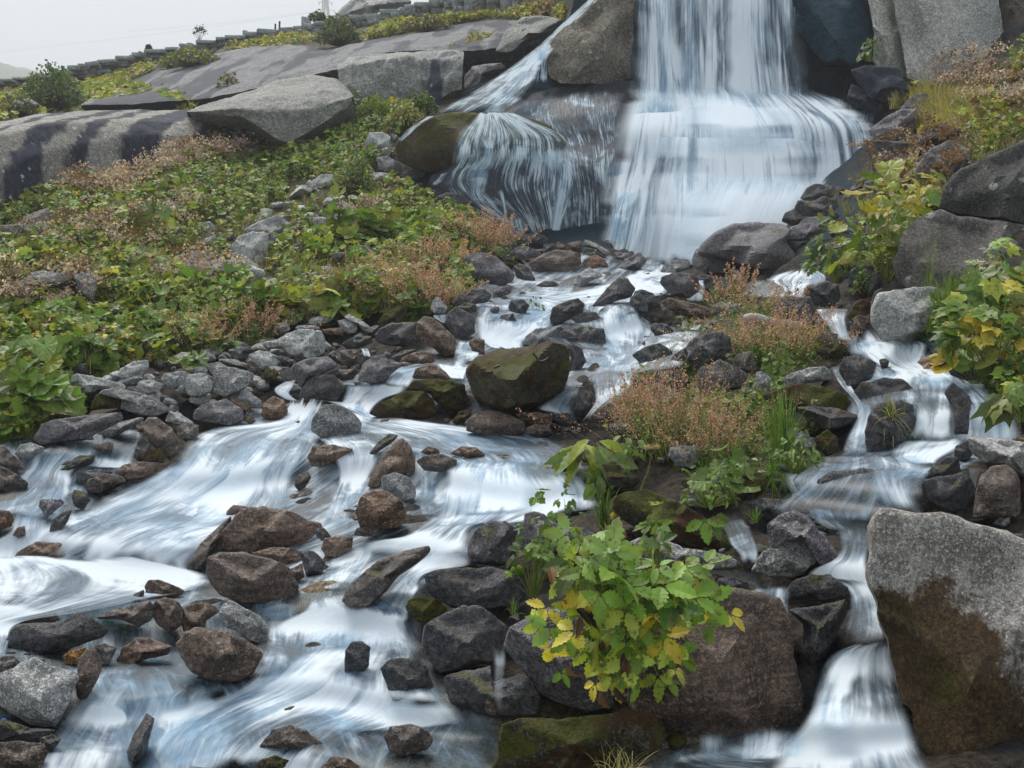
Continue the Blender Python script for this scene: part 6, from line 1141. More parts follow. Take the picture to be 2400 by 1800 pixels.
# --- plants one can point at
def W2(px, w, D): return w * D / FPX
def at(px, py, lift=0.0):
    D = float(depth(px, py)); return unproj(px, py, D - lift), D - lift
def sorrel(px, py, wpx, hpx, label, red=('r',), n=80, green=.5, lift=0.0, seeds=46):
    b, D = at(px, py, lift); w, h = wpx * D / FPX, hpx * D / FPX; e = empty('sorrel_clump', b); s = max(D / 9, .6)
    bx = rng.normal(size=(n, 2)) * [w * .17, w * .12]; base = np.c_[bx, np.full(n, -.02)]
    lean = bx * 1.3 + rng.normal(size=(n, 2)) * w * .10; hh = h * rng.uniform(.55, 1.05, n) * (1 - .35 * np.abs(bx[:, 0]) / (w * .4 + 1e-6)).clip(.4, 1); tip = base + np.c_[lean, hh]
    mid = (base + tip) / 2 + np.c_[-lean * .12, 0 * hh]
    g = Geo(); tubes(g, base, mid, tip, .0022 * s, cols(n, {'r': 2, 'b': 1, 'o': 1})); g.build('flower_stalks', LEAF, e)
    t = rng.uniform(.45, 1.02, (n, seeds)); k = n * seeds
    c = base[:, None] * (1 - t[..., None]) + tip[:, None] * t[..., None] + rng.normal(size=(n, seeds, 3)) * (w * .035) * (1.25 - t[..., None]).clip(.2, 1)
    g = Geo(); put(g, QUAD, c.reshape(-1, 3), rdir(k, .3, .8, 1), rhead(k), .0085 * s * rng.uniform(.6, 1.3, k), cols(k, {'r': 5, 'p': 2, 't': 1}, .3)); g.build('seed_sprays', FLUFF, e)
    m = int(n * 6 * green); g = Geo(); p = np.c_[rng.normal(size=(m, 2)) * [w * .22, w * .15], np.abs(rng.normal(size=m)) * h * .22]
    put(g, OV, p, rdir(m), rhead(m), .035 * s * rng.uniform(.6, 1.3, m), cols(m, {'g': 4, 'd': 2, 's': 1})); 
    nb = n; q = np.c_[rng.normal(size=(nb, 2)) * w * .15, np.zeros(nb)]; blades(g, q, q + np.c_[rng.normal(size=(nb, 2)) * w * .2, h * rng.uniform(.3, .7, nb)], h * .05 * np.ones(nb), .006 * s, cols(nb, {'g': 2, 's': 1, 'o': 1}), 4)
    g.build('leaves', LEAF, e); tag(e, label, 'sorrel'); return e
sorrel(1590, 1065, 310, 240, 'largest reddish sorrel clump, in the middle right of the picture', n=140)
sorrel(1490, 1020, 130, 170, 'feathery sorrel leaning over the central fall, left of the largest clump', n=70)
sorrel(1690, 1080, 200, 150, 'sorrel merging into the green grass right of the largest clump', n=60)
sorrel(1835, 850, 300, 150, 'wide sorrel clump growing over the long pale rock', n=150, green=.9)
sorrel(1720, 720, 110, 120, 'deep red sorrel stalks beside the small falls below the flat-topped block', n=30, seeds=60)
sorrel(1800, 745, 200, 100, 'sparse red sorrel in front of the blue-grey block', n=45)
sorrel(455, 830, 150, 120, 'left one of the two pink sorrel clumps above the rubble', n=90)
sorrel(580, 800, 160, 110, 'right one of the two pink sorrel clumps above the rubble', n=90)
sorrel(1115, 600, 170, 120, 'dark sorrel bush against the wet wall at the foot of the left cascade', n=110)
sorrel(1030, 640, 150, 100, 'sorrel bush left of the crown of stones', n=80)
sorrel(980, 710, 160, 120, 'sorrel on the mossy bank above the leaning rock', n=80)
sorrel(1020, 730, 100, 90, 'low sorrel by the first steps of the upper cascade', n=50)
sorrel(300, 640, 150, 70, 'thin reddish seed stalks above the long pale rock at the left', n=30)
sorrel(870, 670, 110, 90, 'small rusty sorrel on the top of the mossy bank', n=40)
def clump(name, px, py, wpx, hpx, n, tm, lsize, mix, label, cat, lift=0.0, up=1.0, camf=.6, mat=None, stem=('s', 'y'), j=.4, head_out=True):
    """dome of stalked leaves"""
    b, D = at(px, py, lift); w, h = wpx * D / FPX, hpx * D / FPX; e = empty(name, b); ls = lsize * D / FPX
    a = rng.uniform(0, 2 * np.pi, n); r = np.sqrt(rng.random(n)); x = np.cos(a) * r * w / 2; y = np.sin(a) * r * w * .28; z = h * (1 - .75 * r ** 2) * rng.uniform(.45, 1.0, n)
    tip = np.c_[x, y, z]; base = tip * [.15, .15, 0]
    zz = .42 if name == 'dock_clump' else 1.0; g = Geo(); tubes(g, base, tip * [.55 * zz, .55 * zz, .6 * zz], tip * zz, max(.003, ls * .03), cols(n, {stem[0]: 1, stem[1]: 1})); g.build('stalks', LEAF, e)
    g = Geo(); nr = rdir(n, up, camf, j); nr[:, 0] += x / (w + 1e-6) * 1.1; hd = np.c_[x, y - .15 * w, -.2 * np.ones(n) * w] + rng.normal(size=(n, 3)) * w * .15 if head_out else rhead(n)
    rs = .42 if name == 'dock_clump' else 1.0; put(g, tm, tip * [rs, rs, rs * 1.5], nr, hd, ls * rng.uniform(.6, 1.2, n), cols(n, mix)); g.build('leaves', mat or LEAFS, e); tag(e, label, cat); return e
B_ = 'butterbur_clump'
clump(B_, 745, 770, 150, 95, 16, RD, 32, {'g': 2, 'y': 3}, 'butterbur clump with round leaves right of the flat pale rock on the left slope', 'plant')
clump(B_, 630, 745, 80, 60, 8, RD, 30, {'y': 2, 'Y': 2}, 'butterbur with one big yellowing leaf over the flat pale rock', 'plant')
clump(B_, 720, 752, 120, 60, 12, RD, 26, {'Y': 3, 'y': 2, 'b': .4}, 'yellow and orange edged butterbur leaves above the white stones', 'plant')
clump('dock_clump', 545, 835, 110, 75, 14, DOCK, 55, {'g': 3, 'd': 1}, 'glossy green dock leaves between the pink sorrel clumps', 'plant')
clump(B_, 455, 880, 70, 50, 7, RD, 26, {'g': 2, 's': 1}, 'small butterbur below the left pink sorrel', 'plant')
clump(B_, 390, 775, 90, 70, 8, RD, 26, {'g': 1, 's': 2}, 'pair of wide green butterbur leaves above the left pink sorrel', 'plant')
clump(B_, 80, 1010, 200, 150, 34, RD, 40, {'g': 3, 's': 3, 'y': 1}, 'broad butterbur patch at the left edge above the side stream', 'plant')
clump(B_, 330, 560, 130, 80, 18, RD, 20, {'y': 3, 's': 3}, 'butterbur above the low grey rock on the left slope', 'plant')
clump(B_, 840, 560, 180, 90, 30, RD, 20, {'g': 2, 'y': 3, 's': 3}, 'dense butterbur right of the rock group on the left slope', 'plant')
clump(B_, 985, 740, 60, 70, 8, RD, 26, {'s': 2, 'g': 2}, 'bright green leaves on the bank above the broad dark rock', 'plant')
clump('dock_clump', 985, 755, 60, 50, 8, DOCK, 40, {'s': 3}, 'pale dock leaves hanging over the broad dark rock', 'plant')
clump(B_, 2080, 660, 260, 210, 46, RD, 34, {'y': 4, 'g': 2, 'Y': 1, 's': 1}, 'large butterbur clump left of the stacked right-hand boulders', 'plant')
clump(B_, 2130, 560, 220, 120, 36, LOB, 30, {'y': 3, 'g': 1, 'Y': 2}, 'upright yellowing leaves above the large butterbur clump', 'plant')
clump(B_, 2200, 480, 90, 70, 14, LOB, 32, {'y': 3, 'Y': 2}, 'lime yellow leaves against the lichen-dotted boulder', 'plant')
clump('fern_clump', 1960, 655, 150, 110, 60, t_ovate(10, .16, .5, .1, .4), 42, {'d': 3, 'g': 2}, 'dark ferns beside the huge flat-topped block', 'fern')
clump(B_, 2330, 900, 260, 260, 56, LOB, 47, {'y': 4, 'g': 3, 'Y': 2, 'd': 1}, 'tall yellow-green leafy plant at the right edge', 'plant', lift=.15)
clump(B_, 2290, 900, 190, 140, 22, RD, 40, {'y': 2, 'g': 3, 'b': .6, 'Y': 1}, 'leaves hanging over the right-hand cascade', 'plant', lift=.25)
clump(B_, 2390, 990, 110, 90, 9, LOB, 58, {'s': 3, 'y': 2}, 'bright lobed leaves low at the right edge', 'plant', lift=.5)
clump(B_, 2340, 760, 160, 110, 14, RD, 46, {'s': 3, 'y': 2, 'Y': 1}, 'wide pale leaves under the white umbels', 'plant', lift=.1)
clump('dock_clump', 1385, 1085, 190, 105, 32, DOCK, 105, {'s': 4, 'y': 3, 'g': 1}, 'fresh light green dock plant beside the shallow pool', 'plant', lift=.15)
clump('dock_clump', 1400, 1150, 60, 110, 6, DOCK, 62, {'s': 3, 'd': 1}, 'dock leaves trailing down into the white water', 'plant', lift=.2, up=.2, camf=1.0)
clump('nettle_clump', 1470, 1080, 90, 50, 20, OVS, 24, {'g': 3, 's': 1}, 'small toothed leaves right of the dock plant', 'plant', lift=.1)
clump(B_, 1700, 1170, 110, 100, 12, RD, 30, {'g': 2, 's': 3}, 'round veined leaves in the middle of the little island', 'plant', lift=.15)
clump('willowherb_clump', 1660, 1190, 130, 60, 60, OV, 20, {'g': 3, 's': 2}, 'small willowherb at the foot of the little island', 'plant', lift=.2)
clump('willowherb_clump', 1865, 1110, 110, 80, 70, OV, 20, {'g': 3, 's': 2}, 'willowherb under the purplish stone of the island', 'plant', lift=.2)
clump('willowherb_clump', 1820, 880, 70, 60, 50, OV, 18, {'g': 3, 's': 2}, 'fresh willowherb above the mossy shelf rock', 'plant', lift=.1)
clump('willowherb_clump', 1740, 1010, 130, 60, 70, OV, 18, {'g': 3, 'd': 2}, 'green herbs under the right side of the largest sorrel', 'plant', lift=.1)
clump('willowherb_clump', 1910, 1010, 50, 60, 26, OV, 18, {'g': 3, 's': 2}, 'little leafy stem under the tip of the mossy shelf', 'plant', lift=.2)
clump('willowherb_clump', 770, 765, 60, 30, 40, OV, 12, {'s': 3, 'g': 2}, 'tiny herb growing between the rounded white stones', 'plant')
clump('cliff_herb', 2040, 145, 64, 40, 60, OV, 14, {'d': 3, 'g': 2}, 'green cushion plant in the crack beside the grey pillar', 'plant', lift=1.6)
clump('cliff_herb', 1250, 735, 46, 34, 24, OV, 10, {'d': 2, 'g': 2}, 'spray of tiny leaves by the pointed midstream rock', 'plant')
# shrubs on the upper slope
def shrub(px, py, wpx, hpx, n, mix, label, ls=9, lift=.0):
    e = clump('shrub', px, py, wpx, hpx, n, OV, ls, mix, label, 'shrub', lift=lift, up=.6, camf=.5, mat=LEAF, stem=('b', 'k'), j=.9); return e
shrub(450, 158, 150, 34, 900, {'o': 3, 'm': 3, 'y': 1}, 'wide low willow shrub on the crest of the long slab'); shrub(400, 160, 60, 26, 300, {'o': 3, 'm': 2}, 'small willow shrub left of the wide one on the slab crest')
shrub(120, 262, 150, 80, 1400, {'g': 3, 'm': 3, 'd': 1}, 'bushy green willow on the ledge at the left'); shrub(40, 275, 90, 44, 400, {'m': 3, 'o': 2}, 'sparse grey-green shrub at the left edge of the ledge'); shrub(160, 215, 60, 30, 260, {'m': 3, 'o': 2}, 'olive shrub right behind the bushy green willow')
shrub(792, 108, 100, 52, 900, {'m': 3, 'g': 1, 'o': 1}, 'round grey-green willow bush below the crag'); shrub(535, 232, 70, 44, 260, {'m': 2, 'b': 2, 'o': 1}, 'bare brownish bush in the hollow of the long slab')
shrub(744, 54, 44, 22, 200, {'d': 3, 'm': 1}, 'dark little shrub behind the wall by the pylon'); shrub(2020, 700, 40, 60, 160, {'g': 2, 'd': 2}, 'mossy green tuft left of the moss-capped stone', lift=.1)
shrub(950, 305, 90, 50, 500, {'o': 3, 't': 2, 'y': 2}, 'yellowing low bush left of the left cascade'); shrub(880, 285, 90, 46, 500, {'g': 3, 'y': 2}, 'green low bush under the square-cut block'); shrub(990, 268, 70, 40, 400, {'d': 2, 'g': 3}, 'dark green bush in the shade under the long slab end')
shrub(1130, 160, 120, 60, 700, {'o': 2, 't': 2, 'Y': 1, 'y': 2}, 'yellow autumn bush beside the head of the left cascade', ls=11); shrub(1060, 170, 80, 50, 400, {'t': 2, 'o': 2, 'm': 1}, 'pale dry bush right of the square-cut block'); shrub(830, 470, 110, 80, 600, {'m': 2, 'g': 2, 't': 1}, 'feathery bush left of the low white rock')
shrub(1290, 40, 90, 40, 400, {'o': 2, 'r': 1, 't': 2}, 'reddish yellow bush at the top edge beside the wall', ls=11); shrub(1000, 75, 130, 30, 500, {'m': 2, 'o': 2, 'b': 1}, 'long low bush on top of the upper slab')
def grass(px, py, wpx, hpx, n, mix, label, wb=.006, sag=.25, lift=0.0, droop=0.0):
    b, D = at(px, py, lift); w, h = wpx * D / FPX, hpx * D / FPX; e = empty('grass_tuft', b); g = Geo()
    q = np.c_[rng.normal(size=(n, 2)) * w * .08, np.zeros(n)]; a = rng.uniform(0, 6.28, n); r = rng.uniform(.1, 1, n) * w * .5; z = h * rng.uniform(.5, 1.0, n) * (1 - .5 * (r / (w * .5)) ** 2) - droop * h * (r / (w * .5)) ** 2 * 1.5
    blades(g, q, q + np.c_[np.cos(a) * r, np.sin(a) * r * .7, z], h * sag * rng.uniform(.4, 1.2, n), wb, cols(n, mix), 6); g.build('blades', LEAF, e); tag(e, label, 'grass'); return e
grass(2230, 770, 190, 140, 260, {'g': 3, 's': 1, 'o': 1}, 'tall green grass tuft in front of the mossy-cushioned grey boulder', lift=.1)
grass(2230, 850, 130, 90, 260, {'g': 3, 'd': 1}, 'bright grass cushion hanging over the top of the right cascade', droop=.5, lift=.15)
grass(2175, 720, 80, 240, 22, {'g': 1, 'o': 1}, 'few very tall grass stems rising across the dark boulder', wb=.003, lift=.1)
grass(2085, 975, 120, 60, 130, {'t': 3, 'g': 2, 's': 1}, 'drooping straw-tipped grass tuft in the right cascade', droop=1.3, lift=.45)
grass(1830, 1080, 150, 190, 120, {'g': 3, 's': 1}, 'long grass in the middle of the little island', lift=.15); grass(1815, 1110, 120, 60, 90, {'g': 3, 's': 1}, 'grass trailing down the front of the little island', droop=1.5, lift=.25)
grass(1775, 860, 90, 100, 70, {'g': 3, 's': 1}, 'grass tuft at the right of the pale angular rock', lift=.1); grass(1675, 705, 50, 40, 50, {'s': 3, 'y': 1}, 'lime grass tuft above the long plank-like rock')
grass(1415, 1240, 110, 110, 70, {'d': 2, 'g': 2, 't': 1}, 'dark sedge tuft behind the leafy plant', lift=.15); grass(1430, 1265, 100, 50, 60, {'t': 3, 'b': 1}, 'withered sedge leaves behind the leafy plant', droop=.8, lift=.2)
grass(1205, 1440, 50, 55, 30, {'s': 2, 'g': 1}, 'small pale grass tuft in the dark gap left of the leafy plant', droop=.4, wb=.004, lift=.2)
grass(855, 690, 80, 60, 90, {'t': 3, 'o': 1}, 'straw-coloured tuft on the mossy bank'); grass(2200, 300, 110, 50, 200, {'t': 3, 'Y': 1}, 'golden tuft on the sharp block right of the fall', droop=.4, lift=.8); grass(2100, 255, 70, 45, 90, {'o': 2, 't': 1}, 'thin green tuft at the foot of the grey pillar', lift=.3)
grass(440, 505, 70, 50, 90, {'g': 2, 'o': 2}, 'fine grass tuft in the middle of the left slope'); grass(110, 650, 80, 70, 80, {'t': 1, 'o': 2}, 'grass above the long pale rock at the left'); grass(560, 655, 90, 60, 120, {'t': 2, 'o': 2}, 'grass hummock right of the wide grey slope rock')
grass(150, 980, 120, 60, 120, {'t': 2, 'o': 2, 'g': 1}, 'dry grass fringe on the left bank above the rough boulder', droop=.4); grass(60, 1035, 100, 50, 90, {'g': 2, 'b': 1}, 'reddish grass at the left edge above the side stream', droop=.3)
grass(1770, 1225, 50, 40, 30, {'g': 2, 's': 1}, 'tiny grass tuft in the veil behind the pool', wb=.004, lift=.3); grass(1960, 660, 40, 40, 40, {'Y': 1, 's': 2}, 'short lime tuft by the small falls')
# ---------------------------------------------------------------- the leafy plant of the foreground
def masterwort():
    D0 = 4.42; b = unproj(1470, 1590, D0); e = empty('leafy_plant', b); k = D0 / FPX
    pts = []
    def L(px, py, s, c, dz=0.0): pts.append((px, py, s, c, dz))
    # (photo pixel of the leaf's joint, size in pixels, colour)
    for a in [(330,340,62,'y'),(345,335,50,'s'),(370,355,50,'g'),(330,480,55,'y'),(355,560,60,'g'),(325,640,62,'g'),(285,720,60,'y'),(300,800,50,'y'),(250,810,44,'Y'),(420,520,60,'s'),(430,600,62,'g'),(470,490,60,'s'),(520,470,62,'g'),(560,540,60,'g'),(500,560,56,'g'),(590,620,60,'g'),(520,650,62,'g'),(640,640,60,'s'),(660,730,62,'g'),(580,720,62,'g'),(500,760,60,'g'),(700,790,62,'y'),(620,810,60,'g'),(750,700,56,'y'),(800,640,58,'s'),(760,610,54,'g'),(850,700,56,'s'),(860,640,50,'y'),(700,640,40,'s'),(690,560,36,'s'),(820,780,60,'g'),(740,860,60,'y'),(660,900,58,'Y'),(580,880,60,'g'),(480,840,58,'g'),(430,760,50,'y'),(380,740,46,'Y'),(560,960,56,'y'),(640,980,56,'g'),(720,960,56,'Y'),(800,880,58,'g'),(840,960,54,'g'),(860,860,52,'g'),(760,1010,50,'y'),(690,1060,50,'Y'),(610,1050,54,'y'),(540,1030,50,'g'),(470,960,48,'g'),(400,1000,46,'y'),(420,1090,44,'y'),(340,1010,42,'g'),(230,1060,48,'y'),(260,1110,44,'s'),(215,1170,42,'Y'),(280,1180,38,'g'),(370,1110,54,'Y'),(480,1110,54,'y'),(440,1190,56,'y'),(520,1170,50,'g'),(400,1240,50,'y'),(460,1280,50,'g'),(550,1260,52,'y'),(600,1200,50,'g'),(660,1150,46,'s'),(700,1220,44,'g'),(760,1140,44,'y'),(500,1370,52,'y'),(560,1380,46,'g'),(420,1380,46,'Y'),(480,1440,54,'Y'),(600,1400,40,'g'),(720,1360,42,'g'),(730,1420,42,'y'),(700,1470,44,'y'),(900,600,44,'s'),(940,850,44,'Y'),(970,900,40,'Y'),(390,660,56,'g'),(450,680,58,'g'),(540,600,58,'s'),(620,560,50,'y'),(300,560,46,'y'),(690,900,54,'g'),(770,800,56,'g'),(530,920,54,'g'),(600,1120,50,'y'),(640,1280,46,'g'),(350,1160,44,'Y')]:
        # coordinates measured in a crop whose origin is (1200,1150) at 3.687x, nudged to the plant's spread
        L(1166 + a[0] * 2.02 / 3.687, 1150 + a[1] * 1.12 / 3.687, a[2] * 1.05, a[3])
    n = len(pts); P = np.array([(p[0], p[1]) for p in pts]) + rng.normal(size=(n, 2)) * 16; sz = np.array([p[2] for p in pts])
    cx, cy = 1480, 1370; rx = (P[:, 0] - cx) / 280; ry = (P[:, 1] - cy) / 220
    bul = np.sqrt(np.clip(1.2 - rx ** 2 - ry ** 2, 0.02, 1.2)); D = D0 - .02 - .30 * bul + rng.normal(size=n) * .04
    W_ = unproj(P[:, 0], P[:, 1], D) - b
    gs = Geo(); base = np.c_[rng.normal(size=(n, 2)) * .04, np.zeros(n)] + [0, .02, .12]
    mid = base * .45 + W_ * .55 + np.c_[0 * D, 0 * D + .06, .06 + 0 * D]
    tubes(gs, base, mid, W_, .0035, cols(n, {'y': 2, 's': 2})); gs.build('stems', LEAF, e)
    sz = sz * rng.uniform(.75, 1.2, n)
    gl = Geo(); big = t_tri(12, .2, .27, .12, .85)
    nr = rdir(n, 1.0, .9, .6); nr[:, 0] += rx * .5; nr[:, 2] += -ry * .4 ; hd = np.c_[rx + rng.normal(size=n) * .35, -.25 + 0 * rx, -ry * .9 - .25 + rng.normal(size=n) * .25]
    cc = np.array([PAL[p[3]] for p in pts]) * (1.5 + rng.normal(size=(n, 1)) * .25).clip(.7, 1.7); cc[:, 0] *= 1.0
    put(gl, big, W_, nr, hd, sz * k * 1.05, cc)
    m = 36; q = rng.integers(0, n, m); put(gl, big, W_[q] + rng.normal(size=(m, 3)) * .05 + [0, .09, -.02], rdir(m, .6, 1, .5), np.c_[rng.normal(size=m), 0 * np.ones(m), rng.normal(size=m) - .4], sz[q] * k * .95, cols(m, {'g': 3, 'd': 3, 's': 1}))
    gl.build('leaves', LEAFS, e)
    gw = Geo(); wp = np.array([(1352,1425),(1358,1445),(1378,1425),(1460,1530),(1470,1545),(1330,1560),(1410,1500),(1545,1320),(1460,1240),(1560,1330),(1410,1620),(1440,1610),(1290,1330)]); Wd = unproj(wp[:, 0], wp[:, 1], D0 - .33) - b; m = len(wp)
    put(gw, t_ovate(10, .2, .2, .9, .5), Wd, rdir(m, .3, 1, .5), np.c_[rng.normal(size=m) * .4, 0 * np.ones(m), -np.ones(m)], .07, cols(m, {'b': 2, 'k': 2})); gw.build('withered_leaves', LEAF, e)
    tag(e, 'big bright leafy plant with brown-spotted yellowing leaves in the foreground', 'plant')
masterwort()
clump('leafy_plant', 1250, 1400, 110, 190, 26, t_tri(8, .2), 26, {'g': 3, 'd': 2, 's': 1}, 'dark small-leaved plant left of the big foreground plant', 'plant', lift=.25, camf=1.0)
clump('leafy_plant', 1330, 1235, 80, 80, 10, t_tri(8, .2), 24, {'g': 2, 'd': 2, 'y': 1}, 'thin leafy stems standing before the central fall', 'plant', lift=.15)
clump('leafy_plant', 1545, 1335, 90, 120, 10, t_tri(8, .25), 38, {'y': 3, 's': 2}, 'upright yellow-green shoot at the back right of the big foreground plant', 'plant', lift=.25)
def moss_ball(px, py, r, label, lift=.1):
    b, D = at(px, py, lift); V, F = ico(4); k = r * D / FPX; P = V * k * (1 + .12 * np.array([mnoise.fractal(Vector(v * 7), 1, 2, 3) for v in V]))[:, None] * [1, 1, .85]
    g = Geo(); g.add(P, F, np.array([.16, .26, .01]) * (1 + .3 * rng.normal(size=(len(V), 1))).clip(.4, 1.6)); o = g.build('moss_cushion', FLUFF, None, (0, 0, 0), True); o.location = b; tag(o, label, 'moss')
moss_ball(1213, 1338, 16, 'round lime green moss cushion beside the long dark rock', .45)
# tall umbel flowers at the right
def umbel(px0, py0, px1, py1, wpx, c, label, n=160):
    D = float(depth(px0, py0)) - .2; b = unproj(px0, py0, D); tp = unproj(px1, py1, D) - b; e = empty('umbel_flower', b); s = D / FPX
    g = Geo(); tubes(g, [(0, 0, 0)], [tp * .5 + [.01, 0, 0]], [tp], .006, PAL['s']); m = 12; ends = tp + np.c_[rng.uniform(-1, 1, m) * wpx * s / 2, rng.uniform(-1, 1, m) * wpx * s / 2, rng.uniform(.02, .04, m)]
    tubes(g, np.repeat([tp], m, 0), (ends + tp) / 2, ends, .002, PAL['s']); g.build('stalk', LEAF, e)
    g = Geo(); q = tp + np.c_[rng.uniform(-1, 1, n) * wpx * s / 2, rng.uniform(-1, 1, n) * wpx * s / 2, .03 + rng.normal(size=n) * .006]; put(g, QUAD, q, rdir(n, 1, .4, .5), rhead(n), .010, cols(n, {c: 1})); g.build('flower_head', FLUFF, e); tag(e, label, 'flower')
umbel(2325, 790, 2285, 627, 40, 'w', 'creamy white umbel on a tall stalk, highest at the right'); umbel(2325, 740, 2300, 642, 16, 'w', 'small white umbel just under the tall white one'); umbel(2330, 700, 2332, 626, 40, 't', 'brown faded umbel beside the white one')
umbel(2395, 820, 2385, 712, 34, 'p', 'mauve fluffy flower head at the right edge'); umbel(1500, 1150, 1528, 1060, 34, 't', 'dried yellowish seed umbel under the largest sorrel'); umbel(1455, 1290, 1452, 1222, 40, 'Y', 'bent yellow and brown dead stalk behind the leafy plant')
# foreground grass blades at the bottom edge
grass(1450, 1850, 230, 120, 40, {'t': 2, 'o': 2, 's': 1}, 'thin foreground grass blades along the bottom edge', wb=.004, lift=.55)

# ---------------------------------------------------------------- dry stone wall, posts, pylon
DRY = {c: rock_mat('wall_stone_' + c, (.16,.17,.17) if c == 'grey' else (.13,.12,.09), (.30,.33,.33) if c == 'grey' else (.25,.24,.19), moss=.2, lichen=.3, bump=.5, fine=.6) for c in ('grey', 'brown')}
def wall():
    e = empty('stone_wall', unproj(400, 160, 36)); b0 = np.array(e.location)
    line = [(-120, 240, 33), (0, 212, 34), (100, 200, 35), (200, 184, 36), (330, 160, 37), (400, 142, 37.3), (470, 128, 37.5), (600, 110, 37.5), (700, 100, 37), (800, 80, 36.5), (900, 68, 35.5), (1050, 46, 34), (1200, 38, 33), (1330, 28, 32)]
    hl = [17, 19, 20, 30, 29, 24, 26, 30, 34, 31, 38, 48, 62, 62]
    xs, ys, ds = zip(*line); bm = {'grey': Geo(), 'brown': Geo()}; cap = Geo(); rgp = np.random.default_rng(5)
    def stone(g, x, y, w_, h_, D, seed):
        V, F = ico(2); P = np.sign(V) * np.abs(V) ** .16; P = P * (1 + .10 * np.array([mnoise.noise(Vector(v * 1.6 + seed)) for v in V]))[:, None]
        k = D / FPX; q = P * [w_ * k / 2, .35, h_ * k / 2]; a = rgp.normal() * .05; q = np.c_[q[:, 0] * math.cos(a) - q[:, 2] * math.sin(a), q[:, 1], q[:, 0] * math.sin(a) + q[:, 2] * math.cos(a)]
        g.add(q + unproj(x, y, D) + [0, rgp.normal() * .05, 0] - b0, F, (1, 1, 1))
    for row in range(4):
        x = -110.0
        while x < 1320:
            w_ = rgp.uniform(9, 36) if row else rgp.uniform(14, 54); D = np.interp(x, xs, ds); yb = np.interp(x + w_ / 2, xs, ys); hh = np.interp(x, xs, hl) / 3.7
            y = yb - np.interp(x, xs, hl) + row * hh + hh / 2 + rgp.normal() * .8
            slope = (np.interp(x + w_, xs, ys) - np.interp(x, xs, ys)) / w_
            hj = rgp.uniform(.85, 1.25); stone(cap if row == 0 else bm['grey' if rgp.random() < .55 else 'brown'], x + w_ / 2, y, w_ * 1.04, hh * (1.22 if row else 1.2) * hj, D - (.08 if row == 0 else 0), rgp.uniform(0, 99)); x += w_
    bm['grey'].build('grey_courses', DRY['grey'], e, None, True); bm['brown'].build('brown_courses', DRY['brown'], e, None, True); cap.build('coping', DRY['grey'], e, None, True)
    tag(e, 'long dry stone wall climbing along the skyline at the upper left', 'wall')
wall()
def post(px, py, w_, h_, D, label):
    k = D / FPX; g = Geo(); x, z = w_ * k / 2, h_ * k
    V = np.array([(-x, -.2, 0), (x, -.2, 0), (x, .2, 0), (-x, .2, 0), (-x * .95, -.18, z), (x * .15, -.18, z * .97), (x * .15, .18, z * .97), (-x * .95, .18, z), (x * .95, -.18, z * .62), (x * .95, .18, z * .62)])
    F = [(0,1,8),(0,8,5),(0,5,4),(1,2,9),(1,9,8),(8,9,6),(8,6,5),(4,5,6),(4,6,7),(2,3,7),(2,7,6),(2,6,9),(3,0,4),(3,4,7),(0,2,1),(0,3,2)]
    g.add(V, F, (1, 1, 1)); o = g.build('kerb_stone', DRY['grey'], None, (0, 0, 0)); o.location = unproj(px, py, D); tag(o, label, 'stone post')
post(718, 62, 19, 20, 37.4, 'grey marker stone standing on the wall nearest the pylon'); post(580, 90, 17, 16, 37.8, 'grey marker stone on the middle of the wall'); post(450, 112, 18, 9, 38, 'low marker stone on the wall above the willow shrub'); post(318, 140, 22, 9, 38, 'low grey stone on the wall at its lower left')
def rod(pts, D, r, m, name, label, cat, dd=None):
    g = Geo(); P = np.array([unproj(x, y, D + (dd[i] if dd else 0)) for i, (x, y) in enumerate(pts)]); P = cr(P, 6); b = P[0].copy(); P = P - b; n = len(P); a = np.linspace(0, 2 * np.pi, 8, endpoint=False)
    tg = np.gradient(P, axis=0); tg /= np.linalg.norm(tg, axis=1)[:, None] + 1e-9; s = np.cross(tg, [0, 1, .01]); s /= np.linalg.norm(s, axis=1)[:, None] + 1e-9; u = np.cross(tg, s)
    V = P[:, None] + r * (s[:, None] * np.cos(a)[None, :, None] + u[:, None] * np.sin(a)[None, :, None]); F = []
    for i in range(n - 1):
        for j in range(8): k = (j + 1) % 8; F += [(i*8+j, i*8+k, (i+1)*8+k), (i*8+j, (i+1)*8+k, (i+1)*8+j)]
    F += [(0, j, j + 1) for j in range(1, 7)] + [((n-1)*8, (n-1)*8 + j + 1, (n-1)*8 + j) for j in range(1, 7)]
    g.add(V.reshape(-1, 3), F, (1, 1, 1)); o = g.build(name, m, None, (0, 0, 0), True); o.location = b; tag(o, label, cat); return o
IRON = plain('rusty_iron', (.035, .022, .02), .5, .3); BLUE = plain('blue_cord', (.02, .12, .45)); STICK = plain('weathered_wood', (.30, .28, .25))
Dm = float(depth(1200, 955)) - .62
rod([(1250, 829), (1258, 838), (1263, 846), (1272, 847), (1282, 842), (1288, 836)], Dm, .0085, IRON, 'bent_rod', 'bent dark iron rod on the great mossy boulder', 'rod')
rod([(1331, 818), (1340, 822), (1341, 838), (1337, 862), (1335, 870)], Dm + .05, .008, IRON, 'iron_hook', 'rusty hook hanging at the right end of the great mossy boulder', 'hook')
rod([(1158, 862), (1165, 859), (1172, 857)], Dm, .008, IRON, 'twig', 'short dark twig stuck on the left face of the great mossy boulder', 'twig')
rod([(-20, 1700), (2, 1692), (8, 1688), (14, 1686)], 4.5, .006, BLUE, 'blue_cord', 'scrap of bright blue cord at the left edge below the heart-shaped boulder', 'cord')
rod([(1740, 752), (1765, 746), (1790, 752), (1830, 762), (1878, 767)], float(depth(1800, 800)) - .3, .045, STICK, 'driftwood', 'bleached driftwood branch lying behind the wide sorrel clump', 'driftwood')
